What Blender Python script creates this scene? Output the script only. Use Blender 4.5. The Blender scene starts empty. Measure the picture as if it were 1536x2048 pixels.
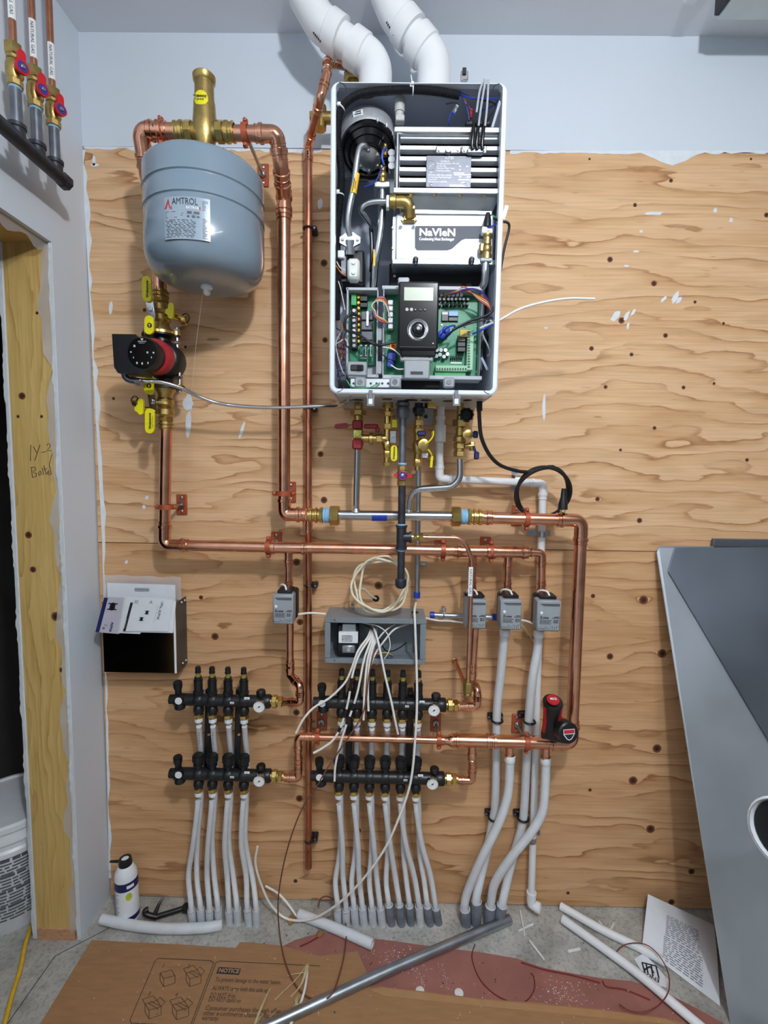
import bpy, bmesh, math, random
from mathutils import Vector, Matrix
random.seed(7)
S = bpy.context.scene
COL = S.collection
# ---------------------------------------------------------------- camera
FPX, CAMZ, CAMD = 962.0, 1.475, 1.53
_p, _y, _r = math.radians(4.89), math.radians(-0.511), math.radians(0.86)
FWD = Vector((math.sin(_y)*math.cos(_p), math.cos(_y)*math.cos(_p), -math.sin(_p)))
_rt = Vector((math.cos(_y), -math.sin(_y), 0)); _up = _rt.cross(FWD)
RGT = _rt*math.cos(_r) + _up*math.sin(_r)
UPV = _up*math.cos(_r) - _rt*math.sin(_r)
CAM = Vector((0, -CAMD, CAMZ))
cd = bpy.data.cameras.new('camera'); cam = bpy.data.objects.new('camera', cd); COL.objects.link(cam)
m3 = Matrix((RGT, UPV, -FWD)).transposed()
cam.matrix_world = Matrix.Translation(CAM) @ m3.to_4x4()
cd.sensor_fit = 'VERTICAL'; cd.sensor_height = 36.0; cd.lens = 36.0*FPX/2048.0
cd.clip_start = 0.02; cd.clip_end = 60
S.camera = cam
# ---------------------------------------------------------------- light
vs = S.view_settings
vs.view_transform = 'Standard'; vs.look = 'None'; vs.gamma = 1; vs.use_curve_mapping = False
vs.exposure = 0.0
wd = bpy.data.worlds.new('world'); S.world = wd; wd.use_nodes = True
bg = wd.node_tree.nodes['Background']; bg.inputs[0].default_value = (0.80, 0.90, 1.0, 1); bg.inputs[1].default_value = 0.26
def area(name, loc, target, sx, sy, power, color):
    l = bpy.data.lights.new(name, 'AREA'); l.shape = 'RECTANGLE'; l.size = sx; l.size_y = sy
    l.energy = power; l.color = color
    o = bpy.data.objects.new(name, l); COL.objects.link(o); o.location = loc
    o.rotation_euler = (0, 0, 0)
    return o
bl_ = bpy.data.lights.new('work_light', 'POINT'); bl_.energy = 66; bl_.shadow_soft_size = .05; bl_.color = (0.94, 0.97, 1.0)
bo_ = bpy.data.objects.new('work_light', bl_); COL.objects.link(bo_); bo_.location = (0.36, -1.78, 2.58)
for lx, ly, lp in ((0.80, -1.90, 6), (-0.60, -3.50, 10), (0.72, -3.50, 13)):  # first is the overhead strip; the rear ones are added as fill
    area('strip_and_fill_light', (lx, ly, 2.70), None, 0.07, 1.20, lp, (0.93, 0.97, 1.0))

# ---------------------------------------------------------------- pixel -> place
def ray(px, py): return FWD + RGT*((px-768)/FPX) + UPV*((1024-py)/FPX)
def W(px, py, d=0.0):
    r = ray(px, py); return CAM + r*((-d-CAM.y)/r.y)
def F(px, py, z=0.0):
    r = ray(px, py); return CAM + r*((z-CAM.z)/r.z)
XL = -0.939
def LW(px, py, o=0.0):
    r = ray(px, py); return CAM + r*((XL+o-CAM.x)/r.x)
def mp(d): return (CAMD-d)/FPX          # metres per pixel at distance d off the wall
def WP(pts): return [W(*p) for p in pts]
X, Y, Z = Vector((1,0,0)), Vector((0,1,0)), Vector((0,0,1))

# ---------------------------------------------------------------- mesh builder
def perp(a):
    a = a.normalized(); t = Z if abs(a.z) < 0.9 else X
    u = t.cross(a).normalized(); return u, a.cross(u).normalized()
class MB:
    def __init__(s): s.v = []; s.f = []
    def add(s, vs, fs):
        b = len(s.v); s.v += [Vector(v) for v in vs]; s.f += [[i+b for i in f] for f in fs]; return s
    def box(s, c, size, rot=None, bev=0.0):
        c = Vector(c); hx, hy, hz = size[0]/2, size[1]/2, size[2]/2
        b = min(bev, hx*.9, hy*.9, hz*.9); R = rot.to_3x3() if rot else Matrix.Identity(3)
        sg = [(i, j, k) for i in (-1, 1) for j in (-1, 1) for k in (-1, 1)]
        if b <= 0:
            vs = [c+R@Vector((i*hx, j*hy, k*hz)) for i, j, k in sg]
            return s.add(vs, [(0,1,3,2),(4,6,7,5),(0,4,5,1),(2,3,7,6),(0,2,6,4),(1,5,7,3)])
        vs = []
        for i, j, k in sg:
            vs += [Vector((i*hx, j*(hy-b), k*(hz-b))), Vector((i*(hx-b), j*hy, k*(hz-b))), Vector((i*(hx-b), j*(hy-b), k*hz))]
        ix = {t: n*3 for n, t in enumerate(sg)}; fs = []
        for a in (-1, 1):
            fs.append([ix[(a,-1,-1)], ix[(a,1,-1)], ix[(a,1,1)], ix[(a,-1,1)]])
            fs.append([ix[(-1,a,-1)]+1, ix[(1,a,-1)]+1, ix[(1,a,1)]+1, ix[(-1,a,1)]+1])
            fs.append([ix[(-1,-1,a)]+2, ix[(1,-1,a)]+2, ix[(1,1,a)]+2, ix[(-1,1,a)]+2])
        for a in (-1, 1):
            for q in (-1, 1):
                fs.append([ix[(a,q,-1)], ix[(a,q,1)], ix[(a,q,1)]+1, ix[(a,q,-1)]+1])
                fs.append([ix[(a,-1,q)], ix[(a,1,q)], ix[(a,1,q)]+2, ix[(a,-1,q)]+2])
                fs.append([ix[(-1,a,q)]+1, ix[(1,a,q)]+1, ix[(1,a,q)]+2, ix[(-1,a,q)]+2])
        for t in sg: fs.append([ix[t], ix[t]+1, ix[t]+2])
        return s.add([c+R@v for v in vs], fs)
    def bar(s, a, b, w, t, up=None, bev=0.0):
        a, b = Vector(a), Vector(b); d = b-a; L = d.length; d.normalize()
        up = Vector(up) if up is not None else perp(d)[0]
        n = (up-d*up.dot(d)).normalized(); q = n.cross(d)
        return s.box((a+b)/2, (L, w, t), Matrix((d, q, n)).transposed(), bev)
    def tube(s, path, r, n=12, cap=True):
        P = [Vector(p) for p in path]; m = len(P)
        if isinstance(r, (int, float)): r = [r]*m
        T = []
        for i in range(m):
            a = P[max(i-1, 0)]; b = P[min(i+1, m-1)]; t = (b-a)
            T.append(t.normalized() if t.length > 1e-9 else (T[-1] if T else Z.copy()))
        u, _ = perp(T[0]); vs = []; fs = []
        for i in range(m):
            u = (u - T[i]*u.dot(T[i])).normalized(); w = T[i].cross(u)
            for k in range(n):
                a = 2*math.pi*k/n; vs.append(P[i]+(u*math.cos(a)+w*math.sin(a))*r[i])
        for i in range(m-1):
            for k in range(n):
                k2 = (k+1) % n; fs.append([i*n+k, i*n+k2, (i+1)*n+k2, (i+1)*n+k])
        if cap: fs.append(list(range(n))[::-1]); fs.append([(m-1)*n+k for k in range(n)])
        return s.add(vs, fs)
    def lathe(s, o, axis, prof, n=16, cap=True):
        o = Vector(o); a = Vector(axis).normalized(); u, w = perp(a); vs = []; fs = []
        for t, r in prof:
            for k in range(n):
                g = 2*math.pi*(k+.5)/n; vs.append(o+a*t+(u*math.cos(g)+w*math.sin(g))*max(r, 1e-5))
        for i in range(len(prof)-1):
            for k in range(n):
                k2 = (k+1) % n; fs.append([i*n+k, i*n+k2, (i+1)*n+k2, (i+1)*n+k])
        if cap: fs.append(list(range(n))[::-1]); fs.append([(len(prof)-1)*n+k for k in range(n)])
        return s.add(vs, fs)
    def hexa(s, o, axis, L, r, n=6, ch=0.12):
        return s.lathe(o, axis, [(0, r*(1-ch)), (L*.1, r), (L*.9, r), (L, r*(1-ch))], n)
    def prism(s, poly, o, u, v, w):
        o, u, v, w = Vector(o), Vector(u), Vector(v), Vector(w); n = len(poly)
        a = [o+u*p[0]+v*p[1] for p in poly]
        fs = [list(range(n))[::-1], [n+i for i in range(n)]]
        for i in range(n): j = (i+1) % n; fs.append([i, j, n+j, n+i])
        return s.add(a+[p+w for p in a], fs)
    def quad(s, a, b, c, d): return s.add([a, b, c, d], [(0, 1, 2, 3)])
    def ball(s, c, r, n=12, m=8, sc=(1,1,1)):
        c = Vector(c); vs = []; fs = []
        for i in range(m+1):
            t = math.pi*i/m
            for k in range(n):
                g = 2*math.pi*k/n
                vs.append(c+Vector((math.sin(t)*math.cos(g)*r*sc[0], math.sin(t)*math.sin(g)*r*sc[1], math.cos(t)*r*sc[2])))
        for i in range(m):
            for k in range(n):
                k2 = (k+1) % n; fs.append([i*n+k, i*n+k2, (i+1)*n+k2, (i+1)*n+k])
        return s.add(vs, fs)
    def ring(s, c, axis, R, r, n=20, m=8, a0=0.0, a1=2*math.pi):
        u, w = perp(Vector(axis)); c = Vector(c); full = abs(a1-a0-2*math.pi) < 1e-6
        k = n+1
        return s.tube([c+(u*math.cos(a0+(a1-a0)*i/n)+w*math.sin(a0+(a1-a0)*i/n))*R for i in range(k)], r, m, not full)
    def mesh(s, name, mat, off=None, smooth=True, ang=38):
        me = bpy.data.meshes.new(name); o = off or Vector((0,0,0))
        me.from_pydata([tuple(v-o) for v in s.v], [], s.f); me.update()
        bm = bmesh.new(); bm.from_mesh(me)
        bmesh.ops.remove_doubles(bm, verts=bm.verts, dist=1e-6)
        bmesh.ops.recalc_face_normals(bm, faces=bm.faces); bm.to_mesh(me); bm.free()
        me.materials.append(M[mat] if isinstance(mat, str) else mat)
        if smooth and len(me.polygons):
            me.polygons.foreach_set('use_smooth', [True]*len(me.polygons))
            me.set_sharp_from_angle(angle=math.radians(ang))
        return me
    def build(s, name, mat, parent=None, local=False, smooth=True, ang=38):
        off = Vector((0,0,0)); q = parent
        while q is not None and not local: off += q.location; q = q.parent
        me = s.mesh(name, mat, off, smooth, ang)
        o = bpy.data.objects.new(name, me); COL.objects.link(o); o.parent = parent
        return o
def tag(o, label=None, cat=None, group=None, kind=None):
    if label: o['label'] = label
    if cat: o['category'] = cat
    if group: o['group'] = group
    if kind: o['kind'] = kind
    return o
def thing(name, label, cat, loc=(0,0,0), group=None):
    o = bpy.data.objects.new(name, None); COL.objects.link(o); o.location = loc
    o.empty_display_size = 0.03
    return tag(o, label, cat, group)
def struct(o): o['kind'] = 'structure'; return o
def dup(root, loc, label=None, rot=None):
    r = root.copy(); COL.objects.link(r); r.location = loc
    if rot is not None: r.rotation_euler = rot
    if label: r['label'] = label
    for ch in list(root.children):
        c = ch.copy(); COL.objects.link(c); c.parent = r
        for g in list(ch.children):
            e = g.copy(); COL.objects.link(e); e.parent = c
    return r
def text(s, size, o, u, v, mat, parent, name='lettering', bold=0.0, align='LEFT', depth=0.0004, shear=0.0, wfit=None):
    cu = bpy.data.curves.new('t', 'FONT'); cu.body = s; cu.size = size; cu.offset = bold; cu.align_x = align; cu.align_y = 'CENTER'; cu.shear = shear
    cu.resolution_u = 2
    t = bpy.data.objects.new('t', cu); me0 = bpy.data.meshes.new_from_object(t)
    vs = [p.co.copy() for p in me0.vertices]; fs = [list(p.vertices) for p in me0.polygons]
    bpy.data.objects.remove(t); bpy.data.curves.remove(cu); bpy.data.meshes.remove(me0)
    if not vs: return None
    sx = 1.0
    if wfit:
        w = max(p.x for p in vs)-min(p.x for p in vs); sx = wfit/max(w, 1e-6)
    u, v = Vector(u).normalized(), Vector(v).normalized(); n = u.cross(v)
    b = MB(); b.add([Vector(o)+u*p.x*sx+v*p.y+n*depth for p in vs], fs)
    return b.build(name, mat, parent, smooth=False)
def lines(rects, o, u, v, mat, parent, name='small_print', depth=0.0004):
    """flat printed bars: (x0,y0,x1,y1) in u,v metres"""
    u, v = Vector(u).normalized(), Vector(v).normalized(); n = u.cross(v)*depth; o = Vector(o); b = MB()
    for x0, y0, x1, y1 in rects: b.quad(o+u*x0+v*y0+n, o+u*x1+v*y0+n, o+u*x1+v*y1+n, o+u*x0+v*y1+n)
    return b.build(name, mat, parent, smooth=False)
def para(x0, y0, w, rows, pitch, h, rnd=0.25, words=True):
    out = []; rg = random.Random(int(x0*1e5)+rows)
    for i in range(rows):
        x = x0; e = x0+w*(1-rg.random()*rnd*(1 if i % 3 == 2 else .3)); y = y0-i*pitch
        while x < e:
            l = h*rg.uniform(1.2, 4.5); out.append((x, y-h, min(x+l, e), y)); x += l+h*.7
    return out
def fillet(pts, R, n=6):
    P = [Vector(p) for p in pts]; out = [P[0]]
    for i in range(1, len(P)-1):
        a = (P[i-1]-P[i]); b = (P[i+1]-P[i]); la, lb = a.length, b.length; a.normalize(); b.normalize()
        ang = a.angle(b)
        if ang > math.pi-0.02: out.append(P[i]); continue
        t = min(R/math.tan(ang/2), la*.48, lb*.48); r = t*math.tan(ang/2)
        A = P[i]+a*t; B = P[i]+b*t; bis = (a+b).normalized(); c = P[i]+bis*(r/math.sin(ang/2))
        va, vb = A-c, B-c; th = va.angle(vb)
        for k in range(n+1):
            f = k/n; out.append(c+(va*math.sin((1-f)*th)+vb*math.sin(f*th))/max(math.sin(th), 1e-6))
    out.append(P[-1]); return out
def smooth_path(pts, n=8):
    P = [Vector(p) for p in pts]; out = []
    Q = [P[0]*2-P[1]]+P+[P[-1]*2-P[-2]]
    for i in range(1, len(Q)-2):
        p0, p1, p2, p3 = Q[i-1:i+3]
        for k in range(n):
            t = k/n; out.append(.5*((2*p1)+(p2-p0)*t+(2*p0-5*p1+4*p2-p3)*t*t+(3*p1-p0-3*p2+p3)*t**3))
    out.append(P[-1]); return out

# ---------------------------------------------------------------- materials
M = {}
def lin(r, g, b):
    f = lambda c: (c/255/12.92) if c/255 <= .04045 else ((c/255+.055)/1.055)**2.4
    return (f(r), f(g), f(b), 1)
def mat(name, rgb, rough=.5, metal=0.0, var=.06, nscale=30, bump=0.0, bscale=200, spec=.5, sss=0.0, coat=0.0, rvar=0.0, stretch=None, alpha=1.0, trans=0.0, aniso=0.0):
    m = bpy.data.materials.new(name); m.use_nodes = True; nt = m.node_tree; N = nt.nodes; L = nt.links
    b = N['Principled BSDF']; c = lin(*rgb)
    tc = N.new('ShaderNodeTexCoord'); co = tc.outputs['Object']
    if stretch:
        mpn = N.new('ShaderNodeMapping'); mpn.inputs['Scale'].default_value = stretch; L.new(co, mpn.inputs[0]); co = mpn.outputs[0]
    nz = N.new('ShaderNodeTexNoise'); nz.inputs['Scale'].default_value = nscale; nz.inputs['Detail'].default_value = 3
    L.new(co, nz.inputs['Vector'])
    rp = N.new('ShaderNodeValToRGB'); e = rp.color_ramp.elements
    e[0].position = .3; e[1].position = .7
    e[0].color = tuple(max(0, x*(1-var)) for x in c[:3])+(1,); e[1].color = tuple(min(1, x*(1+var)) for x in c[:3])+(1,)
    L.new(nz.outputs['Fac'], rp.inputs[0]); L.new(rp.outputs[0], b.inputs['Base Color'])
    b.inputs['Roughness'].default_value = rough; b.inputs['Metallic'].default_value = metal
    b.inputs['Specular IOR Level'].default_value = spec
    if rvar:
        mr = N.new('ShaderNodeMapRange'); mr.inputs[3].default_value = max(0, rough-rvar); mr.inputs[4].default_value = rough+rvar
        L.new(nz.outputs['Fac'], mr.inputs[0]); L.new(mr.outputs[0], b.inputs['Roughness'])
    if sss: b.inputs['Subsurface Weight'].default_value = sss; b.inputs['Subsurface Scale'].default_value = .004; b.inputs['Subsurface Radius'].default_value = (1,1,1)
    if coat: b.inputs['Coat Weight'].default_value = coat; b.inputs['Coat Roughness'].default_value = .06
    if alpha < 1: b.inputs['Alpha'].default_value = alpha
    if trans: b.inputs['Transmission Weight'].default_value = trans
    if bump:
        n2 = N.new('ShaderNodeTexNoise'); n2.inputs['Scale'].default_value = bscale; L.new(co, n2.inputs['Vector'])
        bp = N.new('ShaderNodeBump'); bp.inputs['Strength'].default_value = bump; bp.inputs['Distance'].default_value = .002
        L.new(n2.outputs['Fac'], bp.inputs['Height']); L.new(bp.outputs[0], b.inputs['Normal'])
    M[name] = m; return m
mat('copper', (226,166,136), .24, 1, .16, 26, rvar=.07)
mat('copper_fitting', (228,168,138), .17, 1, .12, 40, rvar=.05)
mat('copper_thin', (200,138,110), .3, 1, .22, 22, rvar=.08)
mat('copper_paint', (172,84,52), .45, .2, .10, 60)
mat('brass', (214,184,112), .24, 1, .10, 50, rvar=.06)
mat('brass_cast', (186,160,100), .38, 1, .12, 90, bump=.15)
mat('steel', (196,200,204), .24, 1, .05, 40, stretch=(1,1,.15))
mat('chrome', (214,216,220), .12, 1, .03, 40)
mat('galv', (178,186,194), .36, 1, .12, 18, rvar=.08)
mat('alu', (204,208,212), .34, 1, .06, 60)
mat('alu_matte', (204,207,212), .38, .55, .06, 60)
mat('alu_cast', (188,190,195), .45, .45, .10, 90, bump=.2)
mat('black_iron', (62,64,70), .42, .55, .25, 60, rvar=.1)
mat('grey_iron', (116,120,128), .40, .7, .22, 40, rvar=.1)
mat('black_plastic', (24,25,28), .38, 0, .15, 60)
mat('black_gloss', (14,15,18), .16, 0, .1, 40)
mat('black_rubber', (22,22,24), .5, 0, .15, 80)
mat('dark_void', (10,10,12), .8, 0, .1, 20)
mat('white_pvc', (236,238,240), .28, 0, .02, 20)
mat('pex', (220,224,228), .36, 0, .05, 30, sss=.15)
mat('pex_ring', (232,236,240), .32, 0, .04, 40, sss=.15)
mat('white_plastic', (236,240,244), .35, 0, .03, 30)
mat('white_wire', (236,234,228), .42, 0, .04, 60)
mat('cream_wire', (232,222,196), .45, 0, .05, 60)
mat('cabinet_white', (226,234,244), .38, 0, .02, 8)
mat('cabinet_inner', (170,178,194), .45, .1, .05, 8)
mat('grey_plastic', (150,156,160), .45, 0, .04, 60)
mat('grey_light', (176,182,188), .45, 0, .04, 60)
mat('box_grey', (128,136,142), .42, .1, .05, 40)
mat('tank_grey', (126,144,158), .22, .0, .03, 10, coat=.6)
mat('yellow', (238,226,24), .38, 0, .04, 60)
mat('yellow_cord', (222,178,48), .5, 0, .08, 60)
mat('red', (206,26,36), .4, 0, .06, 60)
mat('dark_red', (140,24,32), .45, 0, .08, 80)
mat('blue', (30,60,170), .4, 0, .08, 60)
mat('navy', (28,36,92), .45, 0, .08, 60)
mat('light_blue', (140,190,226), .5, 0, .08, 90)
mat('purple', (70,50,140), .4, 0, .08, 60)
mat('orange', (230,130,40), .4, 0, .08, 60)
mat('brown_wire', (112,66,50), .5, 0, .1, 60)
mat('red_wire', (120,36,34), .5, 0, .1, 60)
mat('pcb', (26,132,92), .4, 0, .22, 120)
mat('green', (60,160,96), .4, 0, .1, 80)
mat('pcb_dark', (14,74,56), .45, 0, .2, 120)
mat('ink', (36,38,44), .6, 0, .1, 60)
mat('ink_grey', (92,96,104), .6, 0, .1, 60)
mat('ink_red', (190,40,50), .6, 0, .1, 60)
mat('paper', (232,236,242), .6, 0, .03, 20)
mat('label_white', (238,240,242), .5, 0, .02, 40)
mat('silver_print', (210,214,220), .35, .4, .03, 60)
mat('plate_grey', (112,114,122), .4, .6, .06, 80)
mat('lcd', (186,196,176), .3, 0, .02, 40)
mat('gauge_face', (240,240,238), .35, 0, .02, 40)
mat('sleeve_grey', (112,118,128), .55, 0, .22, 40)
mat('sleeve_white', (196,200,206), .5, 0, .10, 50)
mat('cardboard', (158,118,80), .75, 0, .10, 14, stretch=(1,6,1))
mat('rosin', (150,98,88), .8, 0, .14, 10)
mat('tape', (172,132,92), .3, 0, .06, 30)
mat('straw', (202,184,140), .6, 0, .12, 60)
mat('sheet_metal', (206,214,222), .50, .9, .12, 3.0, rvar=.06)
mat('plastic_film', (214,216,220), .25, 0, .03, 30, alpha=.45)
mat('plaster', (226,232,238), .7, 0, .05, 40, bump=.4)
mat('debris', (228,228,224), .6, 0, .08, 60)
mat('leaf', (150,108,62), .7, 0, .2, 60)
mat('fastener', (170,172,176), .3, 1, .06, 60)
mat('tool_red', (176,26,34), .4, 0, .08, 60)
# ---------------------------------------------------------------- surface materials
def paint_wall(name, rgb, var=.02):
    m = mat(name, rgb, .62, 0, var, 2.2, bump=.12, bscale=260); return m
paint_wall('drywall', (214,223,233)); paint_wall('ceiling_paint', (226,231,238), .03)
def concrete():
    m = mat('concrete', (176,172,164), .8, 0, .1, 4, bump=.35, bscale=90)
    nt = m.node_tree; N = nt.nodes; L = nt.links; b = N['Principled BSDF']
    tc = N.new('ShaderNodeTexCoord')
    n1 = N.new('ShaderNodeTexNoise'); n1.inputs['Scale'].default_value = 7; n1.inputs['Detail'].default_value = 8; n1.inputs['Roughness'].default_value = .65
    n2 = N.new('ShaderNodeTexNoise'); n2.inputs['Scale'].default_value = 90; n2.inputs['Detail'].default_value = 4
    L.new(tc.outputs['Object'], n1.inputs[0]); L.new(tc.outputs['Object'], n2.inputs[0])
    r1 = N.new('ShaderNodeValToRGB'); e = r1.color_ramp.elements
    e[0].position = .3; e[0].color = lin(134,132,126); e[1].position = .68; e[1].color = lin(198,196,188)
    r2 = N.new('ShaderNodeValToRGB'); e = r2.color_ramp.elements
    e[0].position = .30; e[0].color = (.45,.44,.42,1); e[1].position = .5; e[1].color = (1,1,1,1)
    mx = N.new('ShaderNodeMixRGB'); mx.blend_type = 'MULTIPLY'; mx.inputs[0].default_value = .6
    L.new(n1.outputs[0], r1.inputs[0]); L.new(n2.outputs[0], r2.inputs[0]); L.new(r1.outputs[0], mx.inputs[1]); L.new(r2.outputs[0], mx.inputs[2])
    L.new(mx.outputs[0], b.inputs['Base Color'])
concrete()
def wood(name, light, mid, dark, knots, along='X', freq=34, warp=.10, rough=.6, ring=.55, z0=0.0, reverse=False):
    """veneer: contour lines of a slowly warped height field, pushed round each knot (x, z, radius)"""
    m = bpy.data.materials.new(name); m.use_nodes = True; nt = m.node_tree; N = nt.nodes; L = nt.links; b = N['Principled BSDF']
    b.inputs['Roughness'].default_value = rough; b.inputs['Specular IOR Level'].default_value = .3
    tc = N.new('ShaderNodeTexCoord'); sp = N.new('ShaderNodeSeparateXYZ'); L.new(tc.outputs['Object'], sp.inputs[0])
    A, C = (sp.outputs['X'], sp.outputs['Z']) if along == 'X' else (sp.outputs['Z'], sp.outputs['X'])
    def mth(op, a, bb=None, cl=False):
        n = N.new('ShaderNodeMath'); n.operation = op; n.use_clamp = cl
        for i, q in enumerate((a, bb)):
            if q is None: continue
            if isinstance(q, (int, float)): n.inputs[i].default_value = q
            else: L.new(q, n.inputs[i])
        return n.outputs[0]
    cb = N.new('ShaderNodeCombineXYZ'); L.new(mth('MULTIPLY', A, 1.0), cb.inputs[0]); L.new(mth('MULTIPLY', C, 4.2), cb.inputs[1]); cb.inputs[2].default_value = z0
    def noise(vec, sc, det=3, rg=.5):
        n = N.new('ShaderNodeTexNoise'); n.inputs['Scale'].default_value = sc; n.inputs['Detail'].default_value = det; n.inputs['Roughness'].default_value = rg
        L.new(vec, n.inputs['Vector']); return n.outputs['Fac']
    w1 = noise(cb.outputs[0], 2.0, 3.0, .45)
    cbj = N.new('ShaderNodeCombineXYZ'); L.new(mth('MULTIPLY', A, 9.0), cbj.inputs[0]); L.new(mth('MULTIPLY', C, 60.0), cbj.inputs[1]); cbj.inputs[2].default_value = z0+1
    w2 = noise(cbj.outputs[0], 1.0, 4.0, .6)
    field = mth('ADD', mth('ADD', C, mth('MULTIPLY', w1, warp*2)), mth('MULTIPLY', w2, .020))
    core = None
    for kx, kz, kr in knots:
        ka, kc = (kx, kz) if along == 'X' else (kz, kx)
        da = mth('MULTIPLY', mth('SUBTRACT', A, ka), .55); dc = mth('SUBTRACT', C, kc)
        d2 = mth('ADD', mth('MULTIPLY', da, da), mth('MULTIPLY', dc, dc))
        g = mth('DIVIDE', kr*kr, mth('ADD', d2, kr*kr*.8))             # bell round the knot
        field = mth('ADD', field, mth('MULTIPLY', mth('MULTIPLY', g, g), kr*1.6))
        da2 = mth('SUBTRACT', A, ka)
        q = mth('DIVIDE', mth('ADD', mth('MULTIPLY', da2, da2), mth('MULTIPLY', dc, dc)), kr*kr)
        s = mth('SUBTRACT', 1.0, q, True)
        core = s if core is None else mth('MAXIMUM', core, s)
    fr = mth('FRACT', mth('MULTIPLY', field, freq))
    rp = N.new('ShaderNodeValToRGB'); e = rp.color_ramp.elements
    e[0].position = 0; e[0].color = light; e[1].position = 1; e[1].color = light
    for ps, cc in ((.30, light), (.78, mid), (.925, dark), (.955, mid), (.97, light)):
        k = e.new(ps); k.color = cc
    L.new(fr, rp.inputs[0])
    # how strongly the lines show, patchy
    pt = noise(cb.outputs[0], 3.1, 2)
    mr = N.new('ShaderNodeMapRange'); mr.inputs[1].default_value = .36; mr.inputs[2].default_value = .64; mr.inputs[3].default_value = .12; mr.inputs[4].default_value = ring; L.new(pt, mr.inputs[0])
    base = N.new('ShaderNodeValToRGB'); e = base.color_ramp.elements
    cb2 = N.new('ShaderNodeCombineXYZ'); L.new(A, cb2.inputs[0]); L.new(mth('MULTIPLY', C, 7.0), cb2.inputs[1]); cb2.inputs[2].default_value = z0+3
    e[0].position = .32; e[0].color = mid; e[1].position = .62; e[1].color = light
    L.new(noise(cb2.outputs[0], 1.6, 5, .6), base.inputs[0])
    mx = N.new('ShaderNodeMixRGB'); L.new(mr.outputs[0], mx.inputs[0]); L.new(base.outputs[0], mx.inputs[1]); L.new(rp.outputs[0], mx.inputs[2])
    # fine fibre
    cb3 = N.new('ShaderNodeCombineXYZ'); L.new(mth('MULTIPLY', A, 5.0), cb3.inputs[0]); L.new(mth('MULTIPLY', C, 160.0), cb3.inputs[1])
    fb = N.new('ShaderNodeMapRange'); fb.inputs[1].default_value = .3; fb.inputs[2].default_value = .7; fb.inputs[3].default_value = .86; fb.inputs[4].default_value = 1.06; L.new(noise(cb3.outputs[0], 1.0, 3), fb.inputs[0])
    mf = N.new('ShaderNodeMixRGB'); mf.blend_type = 'MULTIPLY'; mf.inputs[0].default_value = 1; L.new(mx.outputs[0], mf.inputs[1]); L.new(fb.outputs[0], mf.inputs[2])
    out = mf.outputs[0]
    cb4 = N.new('ShaderNodeCombineXYZ'); L.new(mth('MULTIPLY', A, 14.0), cb4.inputs[0]); L.new(mth('MULTIPLY', C, 150.0), cb4.inputs[1]); cb4.inputs[2].default_value = z0+9
    dsn = N.new('ShaderNodeMapRange'); dsn.inputs[1].default_value = .70; dsn.inputs[2].default_value = .80; dsn.inputs[3].default_value = 0; dsn.inputs[4].default_value = .75; L.new(noise(cb4.outputs[0], 1.0, 2), dsn.inputs[0])
    mdk = N.new('ShaderNodeMixRGB'); L.new(dsn.outputs[0], mdk.inputs[0]); L.new(out, mdk.inputs[1]); mdk.inputs[2].default_value = dark; out = mdk.outputs[0]
    if core is not None:
        kr_ = N.new('ShaderNodeValToRGB'); e = kr_.color_ramp.elements
        e[0].position = 0; e[0].color = (0,0,0,1); e[1].position = .35; e[1].color = (1,1,1,1)
        L.new(core, kr_.inputs[0])
        kc_ = N.new('ShaderNodeValToRGB'); e = kc_.color_ramp.elements
        e[0].position = 0; e[0].color = lin(120,72,44); e[1].position = 1; e[1].color = lin(64,38,26)
        k = e.new(.45); k.color = lin(92,52,34); k = e.new(.6); k.color = lin(140,92,58); k = e.new(.72); k.color = lin(74,42,28)
        L.new(core, kc_.inputs[0])
        mk = N.new('ShaderNodeMixRGB'); L.new(kr_.outputs[0], mk.inputs[0]); L.new(out, mk.inputs[1]); L.new(kc_.outputs[0], mk.inputs[2]); out = mk.outputs[0]
    L.new(out, b.inputs['Base Color'])
    M[name] = m
KN_UP = [(1220,519,7),(1308,567,7),(1243,641,8),(1331,671,6),(1183,697,6),(1263,709,5),(1211,774,5),(1367,775,5),(1428,767,4),(1309,856,5),(1241,900,4),(1494,920,5),(1195,998,6),(1279,1041,7),(1390,604,4),(1447,647,4),(1533,430,6),(1270,410,5),(1342,361,5),(1179,318,3),(1502,318,3),(289,620,5),(371,694,4),(227,797,4),(648,526,9),(641,908,8),(650,680,7),(648,1000,9)]
KN_LO = [(1287,1200,12),(1324,1307,12),(1220,1313,9),(1314,1497,12),(1266,1561,12),(1301,1658,12),(1383,1743,9),(1343,1804,9),(1136,1786,5),(430,1273,10),(402,1195,6),(600,1244,9),(593,1124,10),(757,1171,11),(593,1425,9),(599,1597,10),(717,1661,8),(591,1762,6),(1186,1192,6),(1180,1580,5)]
cv = lambda ks: [(W(a, b).x, W(a, b).z, r*.82*mp(0)) for a, b, r in ks]
wood('plywood_upper', lin(229,190,148), lin(208,162,116), lin(152,100,62), cv(KN_UP), 'X', 17, .15, ring=.88)
wood('plywood_lower', lin(220,176,132), lin(196,148,102), lin(140,90,54), cv(KN_LO), 'X', 16, .15, z0=7.3, ring=.88)
wood('jamb_wood', lin(226,194,124), lin(206,168,98), lin(176,136,72), [(W(a, c, .155).x-(XL-.07), W(a, c, .155).z, r) for a, c, r in ((44,792,.011),(57,1070,.011),(66,1139,.010),(112,1233,.015),(74,626,.005),(36,833,.005),(83,833,.005),(90,572,.004),(124,1340,.009))], 'Z', 34, .10, z0=2.1, ring=.75)
wood('header_wood', lin(214,182,116), lin(196,158,92), lin(168,128,68), [], 'X', 20, .06, z0=5.1, ring=.4)

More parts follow.
